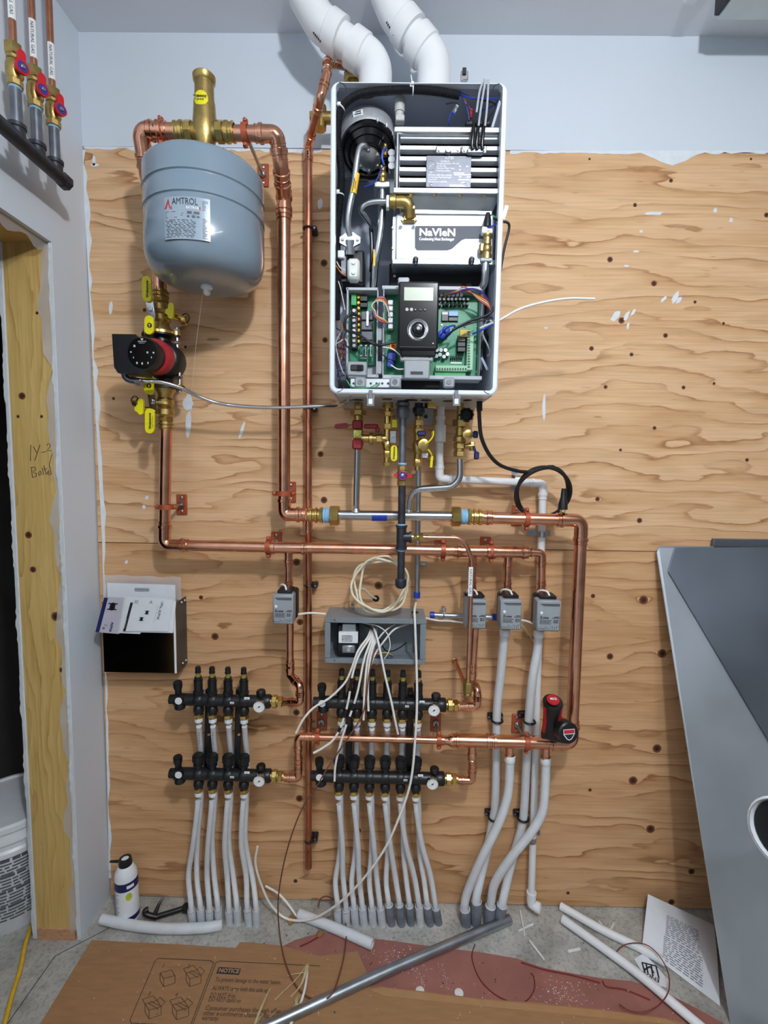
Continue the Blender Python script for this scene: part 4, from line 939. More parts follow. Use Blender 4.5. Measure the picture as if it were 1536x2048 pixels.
b = MB(); b.box((cx_, -.155, bt-.003), (br_-bl-.02, .28, .004)); b.build('top_panel', 'cabinet_inner', BO, smooth=False)
b = MB(); b.box((cx_, -.155, bb_+.003), (br_-bl-.02, .28, .004)); bot = b.build('bottom_panel', 'grey_light', BO, smooth=False)
# rounded front rim
def rrect(x0, z0, x1, z1, r, n=7):
    P = []
    for (cx, cz, a0) in ((x1-r, z1-r, 0), (x0+r, z1-r, 90), (x0+r, z0+r, 180), (x1-r, z0+r, 270)):
        for i in range(n+1):
            a = math.radians(a0+90*i/n); P.append((cx+math.cos(a)*r, cz+math.sin(a)*r))
    return P
o_ = rrect(bl, bb_, br_, bt, .022); i_ = rrect(bl+th, bb_+th, br_-th, bt-th*.35, .010); m_ = len(o_); vs = []
for y, P in ((-dB+.05, o_), (-dB+.003, o_), (-dB, rrect(bl+.003, bb_+.003, br_-.003, bt-.003, .020)), (-dB, i_), (-dB+.02, i_)): vs += [Vector((x, y, z)) for x, z in P]
b = MB(); b.add(vs, [[k*m_+i, k*m_+(i+1) % m_, (k+1)*m_+(i+1) % m_, (k+1)*m_+i] for k in range(4) for i in range(m_)]); b.build('front_rim', 'cabinet_white', BO)
# corner joints of the rim
for px, py, sx, sz in ((664, 172, 1, -1), (1011, 172, -1, -1), (664, 782, 1, 1), (996, 782, -1, 1)):
    b = MB(); c = W(px+sx*8, py-sz*6, dB); b.ring(Vector((bl+.020 if sx > 0 else br_-.020, -dB-.0002, bt-.020 if sz < 0 else bb_+.020)), Y, .016, .0009, 8, 5, *( {(1,-1):(math.pi/2, math.pi),(-1,-1):(0, math.pi/2),(1,1):(math.pi, 1.5*math.pi),(-1,1):(1.5*math.pi, 2*math.pi)}[(sx, sz)])); b.build('corner_seam', 'ink', BO)
# side ducts: light inner liners
part('liner', 'cabinet_white', BO, 676, 560, 694, 760, .16, .13)
part('liner', 'cabinet_inner', BO, 955, 430, 975, 740, .18, .16)
# corrugated wire loom
def loom(pts, r, name='wire_loom', mt='black_plastic', parent=BO):
    path = smooth_path(WP(pts), 14); tot = [0]
    for i in range(1, len(path)): tot.append(tot[-1]+(path[i]-path[i-1]).length)
    N_ = int(tot[-1]/.0021); P = []; R_ = []; j = 0
    for i in range(N_+1):
        s = tot[-1]*i/N_
        while j < len(path)-2 and tot[j+1] < s: j += 1
        P.append(path[j].lerp(path[j+1], (s-tot[j])/max(1e-9, tot[j+1]-tot[j]))); R_.append(r if i % 2 else r*.84)
    b = MB(); b.tube(P, R_, 12); return b.build(name, mt, parent, ang=60)
loom([(673,640,.24),(675,560,.245),(674,470,.25),(680,400,.262),(682,340,.27),(675,280,.285),(678,232,.292),(692,206,.296),(722,188,.298),(770,182,.298),(825,179,.298),(875,183,.298),(919,191,.296)], .0098)
for px, py, ax, d in ((681, 216, (.6,0,1), .295), (826, 179, (1,0,0), .298), (679, 391, (0,0,1), .264)):
    b = MB(); b.ring(W(px, py, d), ax, .0108, .0016, 18, 6); b.box(W(px-3, py-8, d+.008), (.008, .006, .008), None, .001); b.build('zip_tie', 'white_plastic', BO)
b = MB(); b.tube([W(825, 168, .312), W(822, 150, .315)], .0012, 6); b.box(W(825, 166, .312), (.006, .004, .006)); b.build('zip_tie', 'white_plastic', BO)
# ---- blower
bc = W(737, 300, .222); fan = MB()
R_ = 54*mp(.222)
axf = Vector((.05, -.42, -.90)).normalized()
fan.lathe(bc-axf*.055, axf, [(0, R_*.7), (.004, R_*.98), (.03, R_), (.05, R_), (.054, R_*.97)], 40); BW = fan.build('blower', 'alu_cast', BO)
b = MB(); b.lathe(bc, axf, [(0, R_*.985), (.010, R_*.97), (.014, R_*.90), (.013, R_*.84), (.022, R_*.72), (.020, R_*.66), (.030, R_*.52), (.030, .002)], 40); b.build('shroud', 'black_gloss', BW)
b = MB(); hb = bc+axf*.044; fu, fv = perp(axf); b.lathe(hb-axf*.012, axf, [(0, .030), (.006, .030), (.010, .024), (.012, .016)], 20)
for i in range(6): b.lathe(hb+fu*math.cos(i*1.05)*.026+fv*math.sin(i*1.05)*.026, axf, [(-.008, .005), (.0, .005), (.002, .004)], 8)
b.build('gas_flange', 'alu', BW)
b = MB(); q = bc-axf*.020+(Vector((-.30,-.86,.40)).normalized())*(R_+.0022); b.box(q, (.026, .002, .011), Matrix.Rotation(-.33, 3, 'Z') @ Matrix.Rotation(.42, 3, 'X')); lb = b.build('white_label', 'label_white', BW); lines([(-.009,-.003,.009,-.001),(-.006,.001,.009,.003)], q+Vector((-.30,-.86,.40)).normalized()*.0014, Vector((.944,-.33,0)), Vector((-.12,-.36,.92)).cross(Vector((.944,-.33,0))).cross(Vector((.944,-.33,0)))*-1, 'ink', lb)
for i in range(8):
    a = math.radians(20+i*20); b = MB(); b.box(bc+fu*math.cos(a)*R_*.99+fv*math.sin(a)*R_*.99, (.006, .006, .010), None, .001); b.build('clip', 'alu', BW)
b = MB(); nuts(b, W(799, 236, .265), Z, [('c', .012, .010), ('c', .028, .0125), ('c', .004, .011)]); b.box(W(800, 240, .265), (.022, .02, .014), None, .002); b.build('drain_knob', mat('knob_grey', (190,190,188), .5, 0, .05, 60), BO)
# ---- gas tube and gas valve
t_ = wire(BO, [(740,334,.215),(739,308,.245),(730,293,.272),(720,296,.28),(714,322,.285),(708,370,.285),(699,415,.28),(696,450,.27),(700,472,.26)], .0078, 'alu', 'gas_tube', 14, 8)
b = MB(); b.tube([W(713, 348, .2852), W(706, 388, .2852)], .0083, 14, False); yl = b.build('yellow_label', mat('label_yellow', (240,190,40), .45, 0, .04, 40), t_)
lines([(-.016,-.003,.014,-.0012),(-.010,.001,.008,.0026)], W(709, 368, .2945), (W(713,348,.29)-W(706,388,.29)), X, 'ink', yl)
GV = part('gas_control', 'black_plastic', BO, 680, 500, 728, 566, .235, .10, .004)
b = MB(); fl = W(700, 480, .262); b.prism([(-.026,-.008),(-.006,-.018),(.006,-.018),(.026,-.008),(.026,.006),(.008,.018),(-.008,.018),(-.026,.006)], fl+Y*.006, X, Z, -Y*.008); b.tube([fl, fl-Z*.03+Y*.012], .012, 12); b.build('flange', 'alu', GV)
for s in (-1, 1):
    b = MB(); b.lathe(fl+X*s*.019-Y*.002, -Y, [(0, .0045), (.003, .0035)], 8); b.build('screw', 'fastener', GV)
part('solenoid', mat('ivory', (222,228,222), .4, 0, .03, 40), GV, 694, 515, 719, 557, .262, .05, .006)
for y in (524, 544): cyl('solenoid_cap', 'white_plastic', GV, 707, y, .266, 4, .006, 12)
part('coil', 'grey_iron', GV, 680, 510, 694, 550, .25, .04, .003); part('plug', 'white_plastic', GV, 675, 500, 689, 515, .26, .02, .002)
for pts, mt in (([(672,520,.25),(680,535,.27),(690,540,.26)], 'white_wire'), ([(670,528,.25),(682,545,.27),(692,552,.26)], 'orange'), ([(676,560,.25),(682,580,.26),(690,620,.25)], 'white_wire'), ([(680,552,.25),(684,575,.25),(676,600,.25)], 'black_rubber')): wire(GV, pts, .0013, mt)
# ---- steel tubes in the middle
wire(BO, [(764,362,.24),(764,400,.24),(763,440,.24),(757,490,.235),(750,530,.225),(746,580,.2)], .0100, 'steel', 'water_tube', 14, 8)
wire(BO, [(778,404,.262),(752,404,.262),(732,409,.26),(723,420,.252),(732,434,.235),(748,456,.21)], .0078, 'steel', 'water_tube', 14, 8)
wire(BO, [(742,455,.2),(744,500,.2),(743,545,.19)], .006, mat('tube_dark', (96,98,104), .35, .9, .1, 40), 'water_tube', 10)
part('foil_tag', 'label_yellow', BO, 746, 498, 751, 532, .24, .002)
part('bracket', 'alu', BO, 748, 362, 780, 374, .255, .05, .002)
b = MB(); nuts(b, W(765, 366, .25), Z, [('c', .008, .010), ('b', .018, .012), ('c', .006, .007), ('h', .010, .008)]); b.build('brass_sensor', 'brass', BO)
b = MB(); nuts(b, W(770, 312, .25), Z, [('c', .008, .006), ('h', .012, .008), ('c', .010, .006)]); b.build('flame_sensor', 'brass', BO)
wire(BO, [(768,330,.26),(764,316,.265),(766,302,.265),(772,296,.26)], .003, 'blue', 'sensor_wire'); wire(BO, [(765,334,.262),(758,350,.265),(748,366,.265),(728,374,.26)], .0016, 'blue', 'sensor_wire'); wire(BO, [(772,320,.26),(750,330,.265),(735,350,.265)], .0012, 'black_rubber', 'sensor_wire')
wire(BO, [(680,357,.262),(710,360,.265),(735,361,.26)], .003, 'black_rubber', 'cable')
for py in (305, 318, 331): cyl('port_nut', 'steel', BO, 783, py, .25, 7, .02, 10)
# ---- primary heat exchanger
HX = part('heat_exchanger', 'alu_matte', BO, 788, 262, 1001, 386, .262, .16, .003)
zt0, zb0 = W(890, 268, .275).z, W(890, 376, .275).z; xa, xb = W(800, 320, .275).x, W(998, 320, .275).x
b = MB(); prof = []; zz = zt0; nrib = 5; hh = (zt0-zb0)/nrib
for i in range(nrib):
    prof += [(zz, .262), (zz-hh*.12, .276), (zz-hh*.48, .276), (zz-hh*.60, .262), (zz-hh*.92, .262)]; zz -= hh
prof.append((zb0, .262)); vs = []
for z, d in prof: vs += [Vector((xa, -d, z)), Vector((xb, -d, z))]
b.add(vs, [[2*i, 2*i+1, 2*i+3, 2*i+2] for i in range(len(prof)-1)]); b.build('ribbed_plate', 'alu_matte', HX, ang=20)
b = MB(); pbox(b, 786, 252, 1010, 266, .287, .18, .004); b.build('top_lip', 'alu', HX)
for x0, x1 in ((789, 800), (997, 1007)):
    b = MB(); pbox(b, x0, 262, x1, 386, .287, .05, .004); b.build('edge_tube', 'steel', HX)
b = MB(); pbox(b, 786, 376, 1003, 386, .290, .03, .002); b.build('bottom_lip', 'alu', HX)
RP = part('rating_plate', 'plate_grey', HX, 852, 312, 943, 374, .281, .003, .0005)
rp = W(852, 312, .2812); ku = mp(.281); d_ = Vector((0,-.0003,0))
def rtext(s, px, py, size, w=None): text(s, size*ku, W(px, py, .2814), X, Z, 'silver_print', RP, wfit=(w*ku if w else None))
rtext('417720', 890, 316, 7.5, 16); rtext('Certified by', 881, 322.5, 5, 17); rtext('KyungDong Navien CO., Ltd', 873, 327, 4.6, 42)
for s, x, y, w in (('Serial No.', 873, 332, 18), ('Maximum Water Temp.', 873, 336.5, 34), ('Heating surface', 873, 341.5, 26), ('Minimum relief valve capacity', 856, 350, 44), ('Condensing Heat Exchanger', 856, 354.5, 44), ('Year built', 856, 359, 16), ('Manufacturer\'s serial No.', 856, 363.5, 36)): rtext(s, x, y, 4.6, w)
lines([((x0-852)*ku, -(y0-312)*ku, (x1-852)*ku, -(y0-312-2)*ku) for x0, y0, x1 in ((915,331,918),(915,337,918),(928,331,932),(905,343,925),(906,346,938),(915,350,920),(930,350,938),(914,355,936),(920,360,926),(898,367,928),(898,365,928))], rp, X, Z, 'silver_print', RP)
oc = W(862, 331, .2814); b = MB(); b.ring(oc, Y, 9*ku, .0004, 8, 4); b.build('stamp', 'silver_print', RP); rtext('H', 859, 345, 7)
lines([(-.004+i*.003,-.004+i*.0022,-.0025+i*.003,-.002+i*.0022) for i in range(4)], oc, X, Z, 'silver_print', RP, 'stamp_mark')
for x in (862, 930): cyl('rivet', 'fastener', RP, x, 369, .2825, 2.4, .0015, 8)
for x0, x1 in ((872, 923), (923, 975)):
    g = part('electrode_bracket', 'alu', HX, x0, 291, x1-1, 306, .283, .006, .002)
    for x in (x0+6, x1-7): cyl('screw', 'fastener', g, x, 299, .286, 2.5, .003, 8)
cyl('sight_glass', 'steel', HX, 897, 298, .292, 6, .012, 12)
part('electrode_block', 'galv', HX, 934, 296, 968, 306, .293, .012, .003)
for pts in ([(957,252,.305),(962,215,.312),(971,160,.322)], [(970,252,.305),(974,215,.312),(977,160,.322)], [(953,225,.305),(960,180,.314),(970,158,.322)]):
    wire(HX, pts, .0026, 'grey_light', 'ignition_lead', 8)
for x in (944, 953, 964): wire(HX, [(x+4,246,.30),(x+2,270,.30),(x,290,.297),(x+2,298,.296)], .0044, 'black_gloss', 'boot', 10)
b = MB(); pbox(b, 931, 240, 982, 250, .28, .03, .003); b.build('grommet', 'black_plastic', HX)
for pts, mt in (([(919,187,0.293),(935,194,0.305),(965,198,0.305),(995,198,0.300),(985,212,0.285),(960,222,0.275)], 'blue'), ([(919,184,0.293),(945,196,0.300),(985,205,0.295),(990,215,0.285),(975,240,0.285)], 'black_rubber'), ([(920,188,0.293),(930,205,0.285),(936,225,0.285),(938,240,0.285)], 'blue'), ([(925,192,0.290),(935,210,0.285),(944,222,0.285)], 'red_wire'), ([(912,230,0.285),(903,225,0.285),(898,240,0.285),(897,252,0.275)], 'blue'), ([(892,208,0.290),(905,205,0.295),(916,206,0.295)], 'black_rubber'), ([(700,195,0.290),(740,196,0.290),(765,180,0.305)], 'black_rubber')): wire(BO, pts, .0015, mt)
b = MB(); b.bar(W(906, 226, .255), W(915, 211, .255), .008, .005, None, .001); b.build('connector', 'white_plastic', BO); part('connector', 'red', BO, 940, 216, 946, 236, .255, .005)
# ---- lower exchanger cover
LC = part('exchanger_cover', mat('cover_white', (206,213,223), .4, .1, .02, 10), BO, 790, 428, 990, 522, .255, .14, .004)
b = MB(); A1, B1, C1, D1 = W(786, 384, .284), W(1004, 382, .284), W(985, 424, .258), W(800, 420, .258)
b.add([A1, B1, C1, D1, A1+Y*.003, B1+Y*.003, C1+Y*.003, D1+Y*.003], [(0,1,2,3),(4,7,6,5),(0,4,5,1),(1,5,6,2),(2,6,7,3),(3,7,4,0)]); b.build('sloped_plate', 'galv', LC, smooth=False)
for x in (822, 870, 921, 969):
    b = MB(); b.lathe(W(x, 391, .281), Vector((0,-1,-.5)), [(0, .0045), (.003, .0045), (.004, .003)], 8); b.build('screw', 'brass', LC)
part('step', 'alu', LC, 800, 416, 985, 428, .259, .05, .002)
em = [(832,452),(965,452),(985,455),(985,477),(930,477),(923,480),(904,497),(895,500),(834,500),(830,495),(830,456)]
o = W(830, 500, .2562); b = MB(); b.add([W(x, y, .2562) for x, y in em]+[W(x, y, .2535) for x, y in em], [list(range(11)), [11+i for i in range(11)]]+[[i, (i+1) % 11, 11+(i+1) % 11, 11+i] for i in range(11)]); EM = b.build('emblem_plate', mat('emblem_grey', (78,82,92), .55, .0, .04, 30), LC)
text('NaVIeN', 19*mp(.256), W(838, 465, .2566), X, Z, 'silver_print', EM, bold=.0006, wfit=68*mp(.256)); text('Condensing Heat Exchanger', 7.5*mp(.256), W(838, 478, .2566), X, Z, 'silver_print', EM, wfit=67*mp(.256))
part('bottom_rail', 'galv', LC, 784, 519, 995, 528, .262, .12, .002)
for x in (831, 943):
    b = MB(); nuts(b, W(x, 530, .268), Z, [('c', .006, .005), ('c', .010, .007), ('h', .004, .004)]); b.build('stud', 'black_iron', LC)
part('side_flange', 'galv', LC, 783, 430, 796, 522, .25, .10, .002)
for y in (455, 496): cyl('screw', 'brass', LC, 786, y, .253, 2.5, .003, 8)
part('recess', 'dark_void', BO, 778, 528, 972, 578, .20, .16, .003)
for x in (789, 966):
    for y in (535, 552): cyl('screw', 'fastener', BO, x, y, .204, 3, .004, 8)
# brass elbow
b = MB(); e0 = W(784, 404, .275); b.tube(fillet([e0, W(818, 404, .278), W(820, 436, .262)], .022, 8), .0140, 16); b.lathe(W(783, 404, .275), X, [(-.004, .017), (.01, .017), (.012, .0145)], 16); b.box(W(819, 436, .262), (.032, .012, .020), None, .003); BE = b.build('brass_elbow', 'brass_cast', BO)
part('clip', 'white_plastic', BE, 772, 389, 779, 414, .282, .02, .002)
for x, y in ((827, 414), (805, 438), (831, 438)): cyl('bolt', 'brass', BE, x, y, .282, 3, .01, 8)
# brass sensor at right
b = MB(); nuts(b, W(973, 520, .275), Z, [('c', .012, .012), ('c', .004, .011), ('b', .020, .0115), ('c', .016, .010), ('b', .018, .0105)]); b.box(W(963, 497, .27), (.012, .018, .022), None, .003); SB = b.build('water_sensor', 'brass_cast', BO)
part('clip', 'white_plastic', SB, 964, 452, 986, 466, .285, .018, .002); part('clip', 'grey_light', SB, 961, 515, 985, 522, .285, .014, .002)
b = MB(); b.tube([W(974, 455, .28), W(975, 440, .28), W(976, 426, .28)], [.010, .009, .005], 10); b.build('connector', 'black_plastic', SB)
wire(BO, [(971,522,.272),(970,545,.27),(968,565,.262),(960,580,.25)], .0100, 'steel', 'water_tube', 14)
wire(BO, [(988,436,.29),(1000,443,.30),(1015,445,.305),(1018,458,.30),(1008,500,.295),(998,560,.29),(990,610,.285),(975,630,.285),(940,642,.29),(905,660,.29)], .0032, 'black_rubber', 'sensor_cable', 8)
wire(BO, [(985,430,.29),(995,438,.295),(1005,442,.30)], .0014, 'green'); wire(BO, [(975,455,.285),(985,452,.29),(1000,443,.298)], .0018, 'blue')
b = MB(); b.bar(W(1006, 438, .308), W(1014, 411, .312), .009, .0012); b.build('white_tag', 'label_white', BO)
# ---- control boards
def tray(x0, y0, x1, y1, d, dep, mt='grey_light'):
    t = part('board_tray', mt, BO, x0, y0, x1, y1, d-dep+.002, .003, .0005); w = 5
    for a in ((x0, y0, x1, y0+w), (x0, y1-w, x1, y1), (x0, y0, x0+w, y1), (x1-w, y0, x1, y1)):
        b = MB(); pbox(b, *a, d, dep, .001); b.build('tray_wall', mt, t)
    return t
T1 = tray(692, 575, 757, 754, .262, .05)
part('circuit_board', 'pcb', T1, 699, 588, 752, 730, .225, .003)
TB = part('terminal_strip', 'black_plastic', T1, 702, 615, 716, 698, .243, .018, .002)
for i in range(8): cyl('terminal_screw', 'fastener', TB, 708, 621+i*10, .247, 3.6, .005, 8)
part('green_terminal', 'green', T1, 702, 588, 713, 610, .243, .018, .001)
part('relay', 'black_plastic', T1, 720, 592, 735, 602, .243, .018); part('relay', 'black_plastic', T1, 720, 605, 735, 614, .243, .018)
for i in range(3): part('transformer_coil', mat('coil_grey', (86,90,98), .4, .4, .1, 60) if i == 0 else 'coil_grey', T1, 722, 622+i*20, 746, 640+i*20, .246, .02, .002)
part('relay', 'black_plastic', T1, 722, 668, 748, 684, .242, .016); part('heat_sink', 'alu', T1, 732, 622, 738, 652, .25, .006)
for i in range(9): cyl('capacitor', 'orange' if i == 4 else 'label_yellow', T1, 717, 594+i*11, .24, 3, .014, 8)
for i in range(3):
    f = MB(); x = 722+i*10; f.tube([W(x, 692, .246), W(x, 710, .246)], .0026, 8); f.build('fuse', 'chrome', T1)
    for y in (692, 710): part('fuse_clip', 'fastener', T1, x-3, y-3, x+3, y+3, .246, .01)
part('fuse_clip', 'chrome', T1, 720, 715, 735, 718, .242, .006)
SW = part('power_switch', 'grey_plastic', BO, 694, 723, 734, 751, .285, .035, .003); part('rocker', 'black_plastic', SW, 701, 729, 727, 741, .289, .008, .002); part('rocker_key', 'black_gloss', SW, 714, 731, 724, 740, .292, .006, .001); part('switch_base', 'grey_plastic', SW, 696, 744, 732, 756, .28, .03, .003)
T2 = tray(764, 573, 964, 757, .262, .05)
part('circuit_board', 'pcb', T2, 769, 585, 958, 752, .222, .003)
for x in (758,): 
    part('tray_link', 'grey_plastic', T2, 752, 655, 764, 681, .258, .02, .002); part('tray_link', 'grey_plastic', T2, 752, 722, 764, 748, .258, .02, .002)
rq = random.Random(11)
for i in range(16): cyl('capacitor', 'black_plastic', T2, 880+i % 8*8+rq.uniform(-1, 1), 598+i//8*10, .236, 3, .014, 10)
for x, y in ((874,700),(882,700),(891,700),(873,712),(880,709),(888,713),(895,708)): cyl('capacitor', 'chrome', T2, x, y, .238, 4, .016, 10)
part('chip', 'black_plastic', T2, 883, 624, 897, 642, .228, .006); part('chip_label', 'label_white', T2, 884, 624, 896, 629, .2285, .001)
part('module', mat('module_blue', (120,170,214), .4, 0, .05, 40), T2, 897, 622, 917, 632, .232, .01); part('chip', 'black_plastic', T2, 897, 634, 916, 642, .228, .006)
for i in range(3): part('relay', 'black_plastic', T2, 915, 674+i*10, 931, 683+i*10, .243, .02, .001)
part('heat_sink', mat('olive', (140,120,40), .4, .3, .08, 60), T2, 919, 658, 938, 674, .246, .004)
for i in range(6): part('jumper', 'black_plastic', T2, 901+i*4.3, 711, 904+i*4.3, 718, .232, .008)
lines([(0,0,.03,.0035)], W(901, 727, .2225), X, Z, 'label_white', T2)
GT = part('terminal_block', mat('terminal_green', (150,196,160), .45, 0, .05, 60), T2, 871, 731, 935, 742, .247, .025, .001)
for i in range(12): part('terminal_port', 'pcb_dark', GT, 872.5+i*5.2, 736, 876+i*5.2, 741, .2475, .003, 0)
part('terminal_front', 'green', T2, 869, 742, 932, 752, .240, .02, .001)
GT2 = part('terminal_block', 'terminal_green', T2, 933, 660, 948, 740, .247, .025, .001)
for i in range(14): part('terminal_port', 'pcb_dark', GT2, 935, 662+i*5.4, 940, 665.5+i*5.4, .2475, .003, 0)
for x, y, c in ((884,668,'blue'),(892,660,'blue')): cyl('varistor', c, T2, x, y, .245, 8, .006, 14)
part('relay', 'blue', T2, 775, 705, 792, 722, .243, .02, .001); cyl('varistor', 'blue', T2, 781, 728, .245, 7, .008, 14); cyl('inductor', 'orange', T2, 786, 692, .247, 8, .012, 14, [(0,1),(.8,1),(1,.8),(1,.45),(.2,.4)])
for i in range(5): part('connector', 'white_plastic', T2, 776, 600+i*12, 786, 609+i*12, .243, .018, .001)
for i in range(6): part('connector', 'white_plastic', T2, 880+i*8, 586, 886+i*8, 592, .24, .016, .001)
for i in range(26):
    x, y = rq.uniform(772, 955), rq.uniform(590, 748); s = rq.uniform(1.2, 3); part('resistor', rq.choice(['black_plastic', 'label_white', 'ink_grey', 'fastener']), T2, x, y, x+s*1.6, y+s, .2245, .002, 0)
# loose wiring over the boards
cols = ['purple', 'orange', 'dark_red', 'brown_wire', 'red', 'label_yellow', 'black_rubber', 'white_wire']
for i in range(8):
    wire(BO, [(776+i*.8, 612+i*4, .27), (770, 596+i*1.5, .285), (758-i*.8, 594+i*1.2, .288), (748-i*.6, 605+i, .285), (746+i*.6, 622, .282), (753, 638-i, .28), (768, 646-i, .275), (778, 648, .265)], .0014, cols[i])
for i in range(8):
    wire(BO, [(884+i*4, 592-i*.5, .26), (905+i*2, 586-i, .275), (930, 583-i*1.4, .28), (955, 590+i*1.2, .282), (974, 600+i*1.8, .28), (981, 616+i, .27)], .0014, cols[(i+3) % 8])
wire(BO, [(900,590,.27),(935,578,.285),(960,582,.285),(978,602,.28)], .0020, 'purple')
wire(BO, [(714,630,.27),(698,630,.285),(689,645,.285),(692,660,.28),(705,664,.28),(722,672,.29),(745,687,.292),(762,690,.28),(790,684,.27)], .0034, 'black_rubber', 'cable', 8)
wire(BO, [(697,660,.28),(688,672,.285),(692,690,.28),(702,700,.27)], .0016, 'black_rubber'); wire(BO, [(758,690,.27),(762,705,.28),(775,717,.275),(790,722,.26)], .0014, 'black_rubber')
wire(BO, [(765,694,.275),(785,698,.285),(800,710,.28)], .0016, 'white_wire'); wire(BO, [(782,730,.27),(795,738,.28),(808,738,.275)], .0016, 'white_wire')
wire(BO, [(945,668,.27),(960,662,.285),(980,652,.29),(995,645,.295)], .0020, 'blue'); wire(BO, [(885,682,.26),(905,662,.285),(930,650,.29),(968,640,.29),(985,635,.285)], .0022, 'black_rubber'); wire(BO, [(880,672,.26),(895,655,.28),(910,652,.28),(900,668,.27),(885,680,.26)], .0022, 'blue'); wire(BO, [(978,630,.28),(990,640,.29),(996,636,.29),(985,648,.285)], .0018, 'purple')
wire(BO, [(985,645,.285),(975,640,.28),(965,665,.27),(975,690,.26),(980,705,.25),(975,712,.24)], .0024, 'grey_light', 'cable', 8)
wire(BO, [(960,656,.27),(975,650,.28),(1000,640,.30),(1040,618,.31),(1090,604,.30),(1140,597,.29),(1189,598,.28)], .0032, 'white_wire', 'loose_cable', 8)
wire(BO, [(668,690,.26),(682,682,.27),(690,678,.27),(697,690,.26)], .0014, 'white_wire'); wire(BO, [(676,680,.24),(672,720,.25),(680,760,.25)], .002, 'black_rubber'); wire(BO, [(683,662,.25),(672,690,.25),(684,740,.25),(694,752,.25)], .0018, 'grey_light'); wire(BO, [(693,760,.27),(705,774,.28),(735,776,.285),(750,770,.285),(760,766,.28)], .0016, 'green', 'earth_wire')
for i in range(7): wire(BO, [(670+rq.uniform(-2, 6), 640+i*14, .2), (684+rq.uniform(-4, 4), 655+i*12, .22), (676+rq.uniform(-4, 6), 680+i*12, .22), (690, 690+i*10, .2)], .0013, rq.choice(cols))
b = MB(); ca = W(962, 680, .2); b.lathe(ca+Y*.01, -Y, [(0, .02), (.012, .022), (.014, .014), (.014, .002)], 18); b.build('fan_grommet', 'black_plastic', BO)
b = MB(); b.bar(W(963, 715, .25), W(975, 740, .25), .006, .0015); b.build('paper_strip', mat('strip_blue', (150,165,190), .5, 0, .03, 40), BO)
# ---- display
DP = part('display_panel', 'black_plastic', BO, 795, 562, 879, 698, .304, .022, .005)
part('screen_bezel', 'black_gloss', DP, 798, 566, 876, 692, .3055, .002, .001)
part('screen', 'lcd', DP, 808, 575, 867, 601, .3065, .0015, .0003)
for i, x in enumerate((814, 823, 831, 841, 850)):
    b = MB(); b.lathe(W(x, 619, .306), -Y, [(0, .0042), (.0012, .0040)], 10); kb = b.build('button', 'grey_light' if i < 2 else 'black_gloss', DP)
    if i > 1: lines([(-.0018,-.0004,.0018,.0004),(-.0004,-.0018,.0004,.0018)][:1 if i % 2 else 2], W(x, 619, .3076), X, Z, 'label_white', DP, 'icon')
b = MB(); kc = W(836, 660, .3056); b.lathe(kc, -Y, [(0, .0255), (.001, .0265), (.0015, .0255), (.0005, .0235), (.0008, .018)], 32, False); b.build('dial_ring', 'chrome', DP)
b = MB(); b.lathe(kc, -Y, [(0, .0170), (.012, .0160), (.015, .013), (.016, .009), (.0155, .001)], 28); kn = b.build('dial', 'black_gloss', DP)
b = MB(); b.lathe(kc-Y*.0158, -Y, [(0, .0045), (.0008, .004)], 14); b.build('dial_mark', 'grey_light', kn)
cyl('screw', 'fastener', DP, 866, 687, .3062, 1.6, .001, 8)
b = MB(); pbox(b, 796, 554, 819, 566, .30, .02, .003); b.build('top_tab', 'grey_light', DP)
part('bracket_neck', 'black_gloss', DP, 801, 697, 872, 712, .296, .014, .003)
b = MB(); pbox(b, 800, 708, 867, 722, .290, .014, .003); pbox(b, 808, 720, 860, 757, .290, .014, .003); BK = b.build('bracket', 'grey_plastic', DP)
part('bracket_slot', 'black_plastic', BK, 821, 743, 846, 749, .2905, .004, 0)
for x in (805, 859): cyl('screw', 'black_plastic', BK, x, 714, .2905, 2, .002, 8)
# ---- rail and latches along the bottom
RL = part('bottom_rail', 'alu', BO, 700, 757, 803, 775, .275, .02, .002)
for i in range(7): cyl('rail_hole', 'black_iron', RL, 707+i*11.5, 767, .2755, 2.4, .002, 8)
for x in (720, 790, 898):
    g = part('latch_block', 'grey_plastic', BO, x-11, 754, x+12, 775, .288, .02, .004); cyl('screw', 'chrome', g, x, 763, .291, 5, .004, 12)
part('fan_dark', 'dark_void', BO, 803, 757, 880, 775, .24, .04, .002)
for x in (741, 913):
    g = MB(); pbox(g, x-8, 789, x+8, 812, .318, .006, .001); pbox(g, x-4, 780, x+4, 797, .320, .008, .001); gl = g.build('front_latch', 'chrome', BO); part('latch_slot', 'white_plastic', gl, x-4, 797, x+4, 808, .3185, .002, .0005)
b = MB(); pbox(b, 921, 140, 937, 160, .29, .008, .002); g = b.build('top_latch', 'chrome', BO); part('latch_tab', 'black_plastic', g, 925, 134, 933, 148, .293, .006, .001)
# knock-outs and bracket beneath
bz = bb_
for x, y, r in ((-.085, -.20, .016), (-.005, -.22, .014), (.06, -.21, .018), (.10, -.21, .015), (.03, -.12, .012), (.16, -.2, .014), (.21, -.22, .012)):
    b = MB(); b.lathe((cx_-.06+x, y, bz+.0015), -Z, [(0, r), (.0015, r), (.002, r*.8)], 16); b.build('knockout', 'black_plastic', bot)
for i in range(9):
    b = MB(); b.lathe((bl+.05+i*.04, -.27+.02*(i % 2), bz+.0015), -Z, [(0, .004), (.003, .003)], 8); b.build('screw', 'fastener', bot)
b = MB(); b.prism(rrect(W(791,845,.03).x, W(791,848,.03).z, W(866,845,.03).x, W(866,800,.03).z, .008), Vector((0,-.024,0)), X, Z, -Y*.004); mbk = b.build('mounting_bracket', 'grey_light', BO); cyl('bolt', 'black_iron', mbk, 852, 833, .036, 4, .008, 6)
